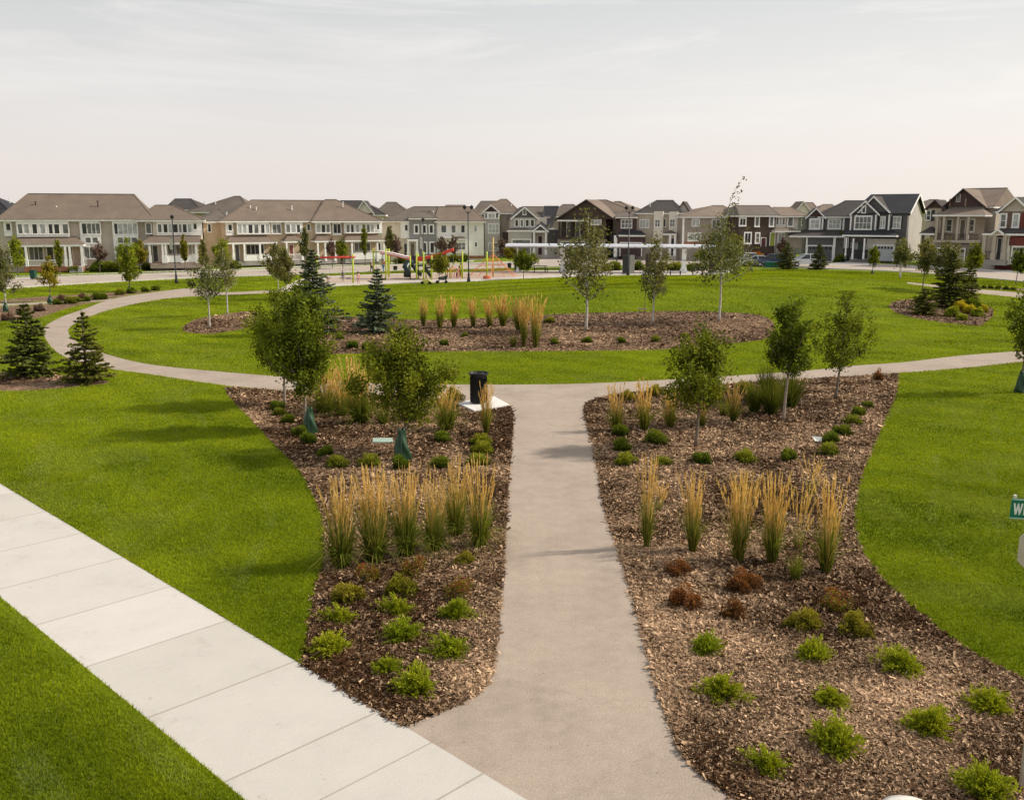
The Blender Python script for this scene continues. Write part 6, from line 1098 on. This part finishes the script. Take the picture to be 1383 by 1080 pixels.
# ---- cars
PAINT = {}
def paint(c):
    if c not in PAINT:
        m = m_noise('car_paint', tuple(x * .93 for x in c), tuple(min(1, x * 1.03) for x in c), 2, .28, .5); m.node_tree.nodes['Principled BSDF'].inputs['Coat Weight'].default_value = .6; PAINT[c] = m
    return PAINT[c]
CARP = {'suv': ([(-2.25, .42), (-2.3, .75), (-2.22, 1.02), (-1.95, 1.08), (1.15, 1.06), (2.15, .92), (2.3, .7), (2.28, .40)], [(-2.12, 1.06), (-1.75, 1.62), (-1.2, 1.70), (.1, 1.68), (1.15, 1.06)]),
        'sedan': ([(-2.2, .40), (-2.28, .7), (-2.2, .95), (-1.6, 1.0), (1.05, .96), (2.1, .80), (2.28, .6), (2.25, .38)], [(-1.75, .97), (-1.05, 1.38), (-.5, 1.45), (.2, 1.42), (1.1, .95)]),
        'pickup': ([(-2.7, .5), (-2.72, .8), (-2.7, 1.15), (-.75, 1.12), (1.2, 1.14), (2.4, 1.05), (2.55, .8), (2.52, .48)], [(-.8, 1.1), (-.65, 1.78), (-.4, 1.84), (.6, 1.82), (1.3, 1.12)])}
def car(kind, px, py, yaw, c, label, grp='parked cars'):
    q = Prop('parked_car', label, 'car', px, py, grp); q.r.rotation_euler = (0, 0, math.radians(yaw)); body, cab = CARP[kind]; W_ = .9
    def loft(poly, hw_bot, hw_top, name, mat, par):
        z0 = min(z for _, z in poly); z1 = max(z for _, z in poly); n = len(poly); f = lambda z: hw_bot + (hw_top - hw_bot) * (z - z0) / (z1 - z0)
        vs = [(x, -f(z), z) for x, z in poly] + [(x, f(z), z) for x, z in poly]
        o = MB().add(vs, [tuple(range(n)), tuple(range(2 * n - 1, n - 1, -1))] + [((i + 1) % n, i, n + i, n + (i + 1) % n) for i in range(n)]).build(name, mat, par, bevel=.06); return o
    arch = []
    loft(body, W_, W_ * .93, 'body', paint(c), q.r)
    z1 = max(z for _, z in cab); cabr = [(x, z) for x, z in cab]
    loft(cabr, W_ * .90, W_ * .70, 'cabin_glass', G_CAR, q.r)
    rp = [(x, z) for x, z in cab if z > z1 - .12]; MB().box(min(x for x, _ in rp) - .05, max(x for x, _ in rp) + .08, -W_ * .72, W_ * .72, z1 - .05, z1 + .025).build('roof', paint(c), q.r, bevel=.02)
    pil = MB()
    for sy in (-1, 1):
        for x in (cab[0][0], (cab[1][0] + cab[-1][0]) / 2 - .2, cab[-1][0]):
            xt = min(max(x, min(a for a, _ in rp)), max(a for a, _ in rp)); pil.bar((x, sy * W_ * .905, cab[0][1] - .02), (xt, sy * W_ * .715, z1 - .02), .09, .05)
    pil.build('pillars', paint(c), q.r)
    xw = body[0][0] + .75, body[-1][0] - .85
    for x in xw:
        for sy in (-1, 1):
            w = MB().tube([(x, sy * (W_ - .16), .34), (x, sy * (W_ + .03), .34)], .34, 16).build('wheel', BLACK, q.r); MB().tube([(x, sy * (W_ + .025), .34), (x, sy * (W_ + .045), .34)], .2, 10).build('rim', m_plain((.5, .5, .52), .35), w)
    for sy in (-1, 1):
        MB().box(body[-2][0] - .06, body[-2][0] + .02, sy * W_ * .62 - .16, sy * W_ * .62 + .16, .68, .82).build('headlight', m_plain((.7, .7, .68), .2), q.r); MB().box(body[1][0] - .02, body[1][0] + .05, sy * W_ * .72 - .1, sy * W_ * .72 + .1, .72, .98).build('tail_light', RED, q.r)
    return q
car('suv', 1002, 358, 200, (.72, .72, .72), 'white car parked before the dark brown house'); car('sedan', 1020, 359.5, 175, (.66, .66, .67), 'white low car behind the dark shrub by the utility cabinet')
car('suv', 1040, 360, 170, (.035, .045, .13), 'dark blue vehicle behind the green utility box'); car('suv', 1086, 360, 187, (.50, .52, .53), 'silver car between the two spruces on the mound')
car('pickup', 846, 346.5, 205, (.72, .72, .71), 'white pickup on the driveway before the maroon garage'); car('suv', 821, 346, 250, (.03, .035, .035), 'dark vehicle on the driveway left of the white pickup'); car('sedan', 862, 346, 225, (.05, .05, .055), 'dark car on the driveway right of the white pickup')
# ---- playground
q = Prop('swing_set', 'lime-green post swing set with red top beam at the playground left', 'swing set', 477, 382)
for x, yb, d in ((477, 382, 0), (428, 382, 0), (452, 381, 0)):
    if x == 452: continue
    MB().tube([q.G(x, yb), q.L(x - .6, 343.5, q.G(x, yb).y)], .09, 10).build('post', LIME, q.r, smooth=True)
MB().tube([q.L(424, 348), q.L(480, 347)], .10, 8).build('beam', RED, q.r, smooth=True)
for x in (443, 462, 470):
    s_ = MB(); zt = q.L(x, 348).z; X = q.L(x, 370).x; [s_.tube([(X + dx, 0, zt), (X + dx, .05, .52)], .015, 4) for dx in (-.22, .22)]; w = MB().box(X - .25, X + .25, -.1, .16, .46, .52).build('swing_seat', BLACK, q.r); s_.build('chains', GREY, w)
q = Prop('swing_set', 'lime-green frame swing with thin beam right of the large swing set', 'swing set', 505, 369)
MB().tube([q.G(505, 368), q.L(504, 336)], .08, 8).build('post', LIME, q.r); MB().tube([q.G(524, 371), q.L(524, 336, q.G(524, 371).y)], .08, 8).build('post', LIME, q.r); MB().tube([q.L(503, 340.5), q.L(525, 340)], .07, 6).build('beam', m_plain((.2, .25, .03)), q.r)
# play structure
q = Prop('play_structure', 'large play structure with dark slides and two red swooping shade beams', 'play structure', 572, 376)
def swoop(pts, wid, mat, name, mat2=None):
    P = [q.L(*p) for p in pts]; m = MB(); n = 6
    for a, b_ in zip(P[:-1], P[1:]): m.add([a + Vector((0, -wid, .16)), b_ + Vector((0, -wid, .16)), b_ + Vector((0, wid, .16)), a + Vector((0, wid, .16)), a + Vector((0, -wid, -.16)), b_ + Vector((0, -wid, -.16)), b_ + Vector((0, wid, -.16)), a + Vector((0, wid, -.16))], [(0, 1, 2, 3), (7, 6, 5, 4), (0, 4, 5, 1), (3, 2, 6, 7), (1, 5, 6, 2), (0, 3, 7, 4)])
    o = m.build(name, mat, q.r)
    if mat2:
        m = MB()
        for a, b_ in zip(P[:-1], P[1:]): m.add([a + Vector((0, -wid * .9, .175)), b_ + Vector((0, -wid * .9, .175)), b_ + Vector((0, wid * .9, .175)), a + Vector((0, wid * .9, .175))], [(0, 1, 2, 3)]); m.add([a + Vector((0, -wid - .012, .09)), b_ + Vector((0, -wid - .012, .09)), b_ + Vector((0, -wid - .012, -.05)), a + Vector((0, -wid - .012, -.05))], [(3, 2, 1, 0)])
        m.build('roof_stripe', mat2, o)
swoop([(514.5, 341), (522, 342), (534, 344), (545, 347), (553, 348.5)], .7, RED, 'shade_beam', m_plain((.8, .72, .72), .4)); swoop([(575, 348), (583, 346.5), (594, 343.5), (604, 339.5), (612.5, 337)], .7, m_plain((.68, .07, .045), .45), 'shade_beam')
for x, yt, yb in ((521, 336, 378), (525.5, 336, 374), (554, 345, 377), (562.5, 341, 378), (565, 343, 376), (572, 340, 378), (575.5, 345, 376), (583, 345, 378), (602, 340, 376), (624.5, 339, 376)):
    g = q.G(x, yb); MB().tube([g, q.L(x, yt, g.y)], .08, 8).build('post', LIME, q.r, smooth=True)
for x0, x1, y in ((553, 574, 358), (574, 584, 361)): a, b_ = q.L(x0, y), q.L(x1, y); MB().box(a.x, b_.x, -1.0, 1.0, a.z - .1, a.z).build('platform', m_plain((.05, .05, .055)), q.r)
for x0, x1, y0, y1 in ((553, 564, 346, 357), (575, 583, 347, 357)): a, b_ = q.L(x0, y0), q.L(x1, y1); MB().box(a.x, b_.x, .9, .96, b_.z, a.z).build('wall_panel', m_plain((.07, .055, .10)), q.r)
a, b_ = q.L(564, 346), q.L(574, 352); MB().box(a.x, b_.x, -.98, -.92, b_.z, a.z).build('wall_panel', RED, q.r)
SL = m_plain((.018, .030, .028), .35)
def slide(pts, w): 
    P = [q.L(*p) for p in pts]; m = MB()
    for a, b_ in zip(P[:-1], P[1:]):
        m.add([a + Vector((0, -w, 0)), b_ + Vector((0, -w, 0)), b_ + Vector((0, w, 0)), a + Vector((0, w, 0))], [(0, 1, 2, 3)])
        for sy in (-1, 1): m.bar(a + Vector((0, sy * w, .12)), b_ + Vector((0, sy * w, .12)), .06, .34)
    m.build('slide', SL, q.r)
slide([(555, 358, -.5), (558, 361, -.8), (562, 367, -1.3), (566, 371, -1.8), (569, 372.5, -2.1)], .38); slide([(571, 358, -.6), (574, 362, -1), (578, 369, -1.6), (582, 375, -2.2)], .38)
MB().tube([q.L(556, 355, -.5), q.L(551, 356, -.9), q.L(548.5, 361, -1.2), q.L(550, 368, -1.5), q.L(550, 374, -1.6)], [.42, .45, .45, .42, .40], 10).build('tube_slide', SL, q.r, smooth=True)
m = MB(); g0, g1 = q.G(608, 376), q.G(624, 376)
m.tube([g0, q.L(609, 362, g0.y), q.L(615, 353, g0.y), q.L(621, 356, g0.y), g1], .06, 6).build('arch', LIME, q.r)
for i in range(7): x = 604 + 3 * i; MB().tube([q.G(x, 374.5), q.L(x + 1, 365 - (i % 3) * 3, q.G(x, 374.5).y + .4)], .05, 5).build('climbing_bar', ORANGE, q.r)
MB().tube([q.L(603, 368, 0), q.L(611, 360, 0), q.L(620, 366, 0)], .06, 6).build('climbing_bar', ORANGE, q.r)
# rope net climber
q = Prop('net_climber', 'orange rope net climber strung around two tall posts', 'climbing net', 662, 375)
for x, yt, yb, mt in ((657.5, 339.5, 376, LIME), (666, 321, 374, m_plain((.62, .42, .12)))): g = q.G(x, yb); MB().tube([g, q.L(x, yt, g.y)], .08, 8).build('post', mt, q.r, smooth=True)
m = MB(); apex = q.L(666, 343); ring = [apex.xy.to_3d() + Vector((math.cos(a) * 3.0 - .2, math.sin(a) * 2.2, .1)) for a in [i * math.pi / 6 for i in range(12)]]
for i, r in enumerate(ring):
    m.tube([apex, r], .02, 4, False)
    for f in (.3, .5, .7, .9): m.tube([apex * (1 - f) + r * f, apex * (1 - f) + ring[(i + 1) % 12] * f], .018, 4, False)
m.build('rope_net', ORANGE, q.r); g = q.G(657.5, 376.5); lathe([(.45, 0), (.4, .25), (.2, .38), (.01, .4)], 12).build('spinner_base', m_plain((.45, .12, .05)), q.r, loc=g)
# stroller and ride-on toy
q = Prop('stroller', 'dark baby stroller parked at the near edge of the playground', 'stroller', 597, 383); k = q.s
for x, z in ((590.5, 0), (602.5, 0)): X = q.L(x, 381).x; [MB().tube([(X, sy - .03, .16), (X, sy + .03, .16)], .16, 12).build('wheel', BLACK, q.r) for sy in (-.25, .25)]
P0, P1, P2 = q.L(590.5, 381), q.L(599, 374), q.L(606, 370); m = MB(); [m.tube([P0 + Vector((0, sy, .1)), P1 + Vector((0, sy, 0)), P2 + Vector((0, sy, 0))], .022, 6).tube([q.L(602.5, 380) + Vector((0, sy, 0)), P1 + Vector((0, sy, 0))], .022, 6) for sy in (-.25, .25)]; m.tube([P2 + Vector((0, -.25, 0)), P2 + Vector((0, .25, 0))], .025, 6); m.build('frame', GREY, q.r)
a, b_ = q.L(593, 378), q.L(603, 373); MB().add([(a.x, -.22, a.z), (b_.x, -.22, a.z), (b_.x, .22, a.z), (a.x, .22, a.z), (a.x - .1, -.24, a.z + .25), (b_.x + .15, -.24, b_.z + .1), (b_.x + .15, .24, b_.z + .1), (a.x - .1, .24, a.z + .25)], [(3, 2, 1, 0), (4, 5, 6, 7), (0, 1, 5, 4), (1, 2, 6, 5), (2, 3, 7, 6), (3, 0, 4, 7)]).build('seat', m_plain((.05, .05, .06)), q.r)
q = Prop('ride_on_toy', 'small yellow wheeled toy beside the path edge by the playground', 'toy', 576, 384); [MB().tube([(x, y - .05, .16), (x, y + .05, .16)], .17, 10).build('wheel', BLACK, q.r) for x in (-.42, .35) for y in (-.22, .22)]; MB().add([(-.5, -.2, .2), (.55, -.2, .2), (.55, .2, .2), (-.5, .2, .2), (-.35, -.18, .42), (.2, -.18, .5), (.2, .18, .5), (-.35, .18, .42)], [(3, 2, 1, 0), (4, 5, 6, 7), (0, 1, 5, 4), (1, 2, 6, 5), (2, 3, 7, 6), (3, 0, 4, 7)]).build('body', m_plain((.65, .6, .12)), q.r)
# ---- people
SKIN = m_plain((.48, .30, .22), .6)
def skin_obj(name, V, E, Rr, mat, par, root=0):
    me = bpy.data.meshes.new(name); me.from_pydata([tuple(v) for v in V], E, []); me.materials.append(mat)
    o = bpy.data.objects.new(name, me); COL.objects.link(o); o.parent = par
    sk = o.modifiers.new('skin', 'SKIN'); sk.use_smooth_shade = True; ss = o.modifiers.new('sub', 'SUBSURF'); ss.levels = ss.render_levels = 1
    for i, r in enumerate(Rr): me.skin_vertices[0].data[i].radius = (r, r); me.skin_vertices[0].data[i].use_root = (i == root)
    return o
def person(px, py, hpx, label, shirt, legs, hair, yaw=0, stride=.12, arm=(.1, .25), cap=None, long_hair=False):
    q = Prop('person', label, 'person', px, py, 'people in the playground'); q.r.rotation_euler = (0, 0, yaw); H = hpx * q.s; S = H
    J = {'pel': (0, 0, .52), 'ch': (0, 0, .70), 'nk': (0, 0, .83), 'hd': (0, -.01, .90), 'ht': (0, 0, .96)}
    for s, t in ((-1, 'l'), (1, 'r')):
        J['hip' + t] = (s * .05, 0, .50); J['kn' + t] = (s * .055, -s * stride * .5 - .02, .28); J['an' + t] = (s * .055, -s * stride, .04); J['to' + t] = (s * .06, -s * stride - .08, .015)
        J['sh' + t] = (s * .105, 0, .79); J['el' + t] = (s * .135, -.02 + s * arm[0] * .3, .64); J['wr' + t] = (s * .14, -arm[1] * .35 + s * arm[0] * .3, .52); J['ha' + t] = (s * .14, -arm[1] * .45 + s * arm[0] * .3, .475)
    ks = list(J); ix = {k_: i for i, k_ in enumerate(ks)}; V = [Vector(J[k_]) * S for k_ in ks]
    rr = {'pel': .075, 'ch': .085, 'nk': .032, 'hd': .058, 'ht': .045, 'hip': .055, 'kn': .036, 'an': .024, 'to': .02, 'sh': .04, 'el': .026, 'wr': .019, 'ha': .018}
    Rr = [rr.get(k_, rr.get(k_[:-1], .03)) * S for k_ in ks]
    E = [('pel', 'ch'), ('ch', 'nk'), ('nk', 'hd'), ('hd', 'ht')] + [e for t in 'lr' for e in (('pel', 'hip' + t), ('hip' + t, 'kn' + t), ('kn' + t, 'an' + t), ('an' + t, 'to' + t), ('ch', 'sh' + t), ('sh' + t, 'el' + t), ('el' + t, 'wr' + t), ('wr' + t, 'ha' + t))]
    skin_obj('body', V, [(ix[a], ix[b_]) for a, b_ in E], Rr, SKIN, q.r)
    def part(name, kk, ee, f, mat):
        j = {k_: i for i, k_ in enumerate(kk)}; skin_obj(name, [V[ix[k_]] for k_ in kk], [(j[a], j[b_]) for a, b_ in ee], [Rr[ix[k_]] * f for k_ in kk], mat, q.r)
    part('shirt', ['pel', 'ch', 'shl', 'shr', 'ell', 'elr'], [('pel', 'ch'), ('ch', 'shl'), ('ch', 'shr'), ('shl', 'ell'), ('shr', 'elr')], 1.15, m_plain(shirt, .8))
    part('trousers', ['pel', 'hipl', 'hipr', 'knl', 'knr', 'anl', 'anr'], [('pel', 'hipl'), ('pel', 'hipr'), ('hipl', 'knl'), ('hipr', 'knr'), ('knl', 'anl'), ('knr', 'anr')], 1.18, m_plain(legs, .8))
    o = lathe([(.01 * S, .995 * S), (.045 * S, .975 * S), (.066 * S, .93 * S), (.062 * S, (.80 if long_hair else .90) * S)], 12).build('cap' if cap else 'hair', m_plain(cap or hair, .8), q.r, smooth=True)
person(484, 382.5, 16, 'child in pink with long dark hair standing by the swings', (.62, .30, .30), (.60, .30, .30), (.02, .015, .012), .6, .06, long_hair=True)
person(502, 367.5, 16, 'person in dark clothes and a white cap beside the lime posts', (.03, .03, .035), (.03, .03, .04), (.02, .02, .02), 1.2, .1, cap=(.8, .8, .82))
person(518, 368, 18, 'adult in red shirt and bright blue trousers by the lime posts', (.45, .10, .09), (.07, .20, .42), (.03, .02, .015), -.5, .12)
person(463, 380, 15, 'child in dark top standing under a swing', (.03, .05, .05), (.25, .22, .22), (.03, .02, .015), 2.2, .1)
person(443, 381, 11, 'small child in pale clothes at the left swing', (.5, .36, .30), (.35, .2, .18), (.05, .03, .02), 1, .1)
person(617, 376, 13, 'child in white and pink beneath the lime arch', (.75, .62, .64), (.25, .05, .08), (.05, .03, .02), 1.8, .1)
person(622.5, 375, 20, 'adult in black clothes beside the right lime post', (.02, .02, .022), (.02, .02, .022), (.03, .02, .015), .3, .08)
# ---- planting in front of the houses
def ht(px, py, top, bot, x0, x1, pal, label, shape='oval', leaf=.17, dens=1.0): crown_tree('garden_tree', label, 'tree', px, py, top, bot, x0, x1, pal, shape, dens, leaf, group='young trees in front of the houses')
ht(135, 368, 327, 354, 126, 147, 'purple', 'purple-leaved small tree before the left townhouse glazing', dens=.5); ht(190, 367, 322, 358, 181, 201, 'olive', 'yellow-green tree behind the bright green street tree'); ht(24, 372, 316, 362, 16, 34, 'lime', 'light green leaning tree before the left townhouse porch')
ht(81, 372, 322, 362, 77, 86, 'green', 'slim green tree before the left townhouse porch', 'column'); ht(250, 368, 318, 355, 247, 255, 'olive', 'slim tree before the right end porch of the left townhouses', 'column'); ht(276, 372, 325, 360, 270, 283, 'birch', 'thin yellowish tree at the townhouse row gap')
ht(300, 366, 322, 356, 291, 316, 'lime', 'yellow-green broad tree between the two townhouse rows'); ht(412, 366, 308, 350, 407, 420, 'birch', 'thin pale tree before the second townhouse row'); ht(449, 362, 322, 350, 443, 456, 'purple', 'purple-leaved tree before the second townhouse row', dens=.5)
ht(463, 363, 322, 352, 455, 470, 'green', 'full green tree before the second townhouse row'); ht(493, 359, 304, 345, 488.5, 497.5, 'green', 'narrow columnar green tree before the second townhouse row', 'column'); ht(527, 358, 306, 340, 522, 534, 'birch', 'yellowish tree at the right end of the second townhouse row'); ht(536, 358, 316, 345, 529, 542, 'purple', 'purple-leaved tree beside the grey townhouse porch', dens=.5)
ht(598, 358, 318, 347, 588, 606, 'purple', 'purple-leaved tree before the white townhouse', dens=.5); ht(612, 357, 319, 345, 605, 620, 'purple', 'dark purple tree beside the white townhouse bay', dens=.5); ht(677, 356, 320, 346, 670, 688, 'purple', 'brown-purple tree before the grey towered house', dens=.5); ht(689, 357, 332, 349, 681, 697, 'olive', 'pale leafy tree behind the left canopy end')
ht(1055, 352, 322, 343, 1050, 1062, 'purple', 'dark red-leaved tree between the parked cars', dens=.5); ht(1041, 351, 312, 340, 1036, 1046, 'lime', 'yellow-green tree before the dark brown house'); ht(952, 358, 338, 352, 938, 958, 'green', 'bushy green tree beneath the right canopy end', leaf=.16); ht(1133, 352, 312, 346, 1129, 1138, 'dark', 'narrow dark tree beside the charcoal garage', 'column'); ht(1250, 366, 326, 358, 1243, 1260, 'olive', 'loose young tree before the beige veranda house')
ht(783, 363, 333, 352, 770, 800, 'birch', 'pale loose tree at the left canopy column'); ht(990, 362, 316, 350, 978, 1003, 'olive', 'bushy olive tree left of the white car')
for i, (x, y, w, kd, l) in enumerate([(122, 365, 18, 'purple', 'reddish shrub bed before the glazed townhouse bay'), (133, 367, 20, 'bush', 'dark green shrub before the glazed townhouse bay'), (150, 367, 20, 'bush', 'green shrub right of the purple-leaved tree'), (100, 368, 12, 'bush', 'small dark shrub beside the townhouse steps'), (170, 367, 16, 'bush', 'dark shrub behind the bright green street tree'), (196, 365, 16, 'bush', 'dark shrub left of the right porch of the left townhouses'),
    (318, 363, 16, 'bush', 'shrub at the left porch of the second townhouse row'), (420, 361, 16, 'bush', 'dark shrub between porches of the second townhouse row'), (540, 356, 16, 'bush', 'green shrub beside the grey townhouse porch'), (612, 354, 16, 'bush', 'green shrub below the white townhouse bay'), (628, 353, 12, 'bush', 'small green shrub right of the white townhouse bay'),
    (1000, 352, 22, 'orange_', 'orange autumn shrub before the dark brown house, left'), (1020, 352, 24, 'orange_', 'orange autumn shrub before the dark brown house, right'), (1014, 360, 12, 'bush', 'dark rounded shrub beside the grey utility cabinet'), (1045, 352, 14, 'bush', 'green shrub before the dark brown house corner'), (1050, 354, 8, 'bush', 'small dark conifer-like shrub behind the blue vehicle'),
    (1135, 354, 16, 'bush', 'low shrub by the charcoal house corner'), (1330, 359, 14, 'bush', 'low shrub by the red house porch'), (1356, 357, 10, 'bush', 'dark green shrub by the red house garage'), (860, 365, 18, 'bush', 'green shrub right of the dark information panel'), (880, 366, 16, 'bush', 'green shrub behind the short middle birch'), (895, 365, 18, 'bush', 'green shrub before the canopy, left of the right column'), (912, 365, 16, 'bush', 'green shrub touching the right canopy column'),
    (830, 365, 16, 'bush', 'green shrub left of the dark information panel'), (818, 366, 14, 'bush', 'green shrub at the middle of the canopy'), (775, 364, 14, 'bush', 'green shrub right of the left canopy column'), (935, 366, 16, 'bush', 'green shrub behind the backed bench'), (950, 365, 16, 'bush', 'green shrub left of the right brown panel'), (975, 365, 18, 'bush', 'green shrub right of the right brown panel'), (988, 364, 18, 'lime', 'light green shrub at the right end of the plaza')]):
    if kd == 'orange_':
        if 'orange_' not in PROT: PROT['orange_'] = [mound_proto('autumn_shrub', 'shrub', 'orange', 900, .6, .08)]
    plant(kd, x, y, w, l, 'shrubs in front of the houses and canopy')
for k_, i in [(k_, i) for k_ in PROT for i in range(len(PROT[k_]))]:
    if (k_, i) not in used_proto:
        for ch in list(PROT[k_][i].children): bpy.data.objects.remove(ch)
        bpy.data.objects.remove(PROT[k_][i])
# ------------------------------------------------------------------ sky and sun
SUN = Vector((0.80, 0.13, 0.62)).normalized(); el = math.asin(SUN.z); azr = math.atan2(SUN.x, SUN.y)
w = bpy.data.worlds.new('World'); SC.world = w; w.use_nodes = True; nt = w.node_tree; nt.nodes.clear()
out = nt.nodes.new('ShaderNodeOutputWorld'); sky = nt.nodes.new('ShaderNodeTexSky'); sky.sky_type = 'NISHITA'; sky.sun_disc = False; sky.sun_elevation = el; sky.sun_rotation = azr; sky.air_density = 1.2; sky.dust_density = 4
b1 = nt.nodes.new('ShaderNodeBackground'); b1.inputs[1].default_value = 0.10; nt.links.new(sky.outputs[0], b1.inputs[0])
tc = nt.nodes.new('ShaderNodeTexCoord'); sx = nt.nodes.new('ShaderNodeSeparateXYZ'); nt.links.new(tc.outputs['Generated'], sx.inputs[0])
hz = ramp(nt, [(0.0, (.66, .605, .565)), (0.05, (.665, .617, .583)), (0.11, (.625, .605, .588)), (0.17, (.555, .55, .54)), (0.24, (.475, .49, .49)), (0.45, (.41, .44, .46)), (1.0, (.32, .38, .45))]); nt.links.new(sx.outputs[2], hz.inputs[0])
# thin cirrus veils
cl = tex(nt, 'Noise', 2.4, 9, .66, 'Generated', stretch=(1.0, 1.6, 7.5)); cl.inputs['Distortion'].default_value = .5
cr_ = ramp(nt, [(0.45, (0, 0, 0)), (0.64, (1, 1, 1))]); nt.links.new(cl.outputs[0], cr_.inputs[0])
hi = ramp(nt, [(0.05, (0, 0, 0)), (0.2, (1, 1, 1))]); nt.links.new(sx.outputs[2], hi.inputs[0])
mm_ = nt.nodes.new('ShaderNodeMath'); mm_.operation = 'MULTIPLY'; nt.links.new(cr_.outputs[0], mm_.inputs[0]); nt.links.new(hi.outputs[0], mm_.inputs[1])
m2_ = nt.nodes.new('ShaderNodeMath'); m2_.operation = 'MULTIPLY'; nt.links.new(mm_.outputs[0], m2_.inputs[0]); m2_.inputs[1].default_value = .75
c_ = mixc(nt, m2_.outputs[0], hz.outputs[0], (.74, .705, .675))
# brighter toward the sun side
dt = nt.nodes.new('ShaderNodeVectorMath'); dt.operation = 'DOT_PRODUCT'; nt.links.new(tc.outputs['Generated'], dt.inputs[0]); dt.inputs[1].default_value = SUN
rs = ramp(nt, [(0.0, (.92, .92, .93)), (0.35, (1.0, 1.0, 1.0)), (0.75, (1.08, 1.07, 1.06)), (1.0, (1.5, 1.4, 1.25))]); nt.links.new(dt.outputs['Value'], rs.inputs[0])
b2 = nt.nodes.new('ShaderNodeBackground'); b2.inputs[1].default_value = 1.52; nt.links.new(mixc(nt, 1, c_, rs.outputs[0], 'MULTIPLY'), b2.inputs[0])
ms = nt.nodes.new('ShaderNodeMixShader'); ms.inputs[0].default_value = .86; nt.links.new(b1.outputs[0], ms.inputs[1]); nt.links.new(b2.outputs[0], ms.inputs[2]); nt.links.new(ms.outputs[0], out.inputs[0])
sl = bpy.data.lights.new('sun', 'SUN'); sl.energy = 4.7; sl.angle = math.radians(2.4); sl.color = (1, .92, .81); so = bpy.data.objects.new('sun', sl); COL.objects.link(so); so.rotation_euler = SUN.to_track_quat('Z', 'Y').to_euler(); so.location = (60, 20, 60)
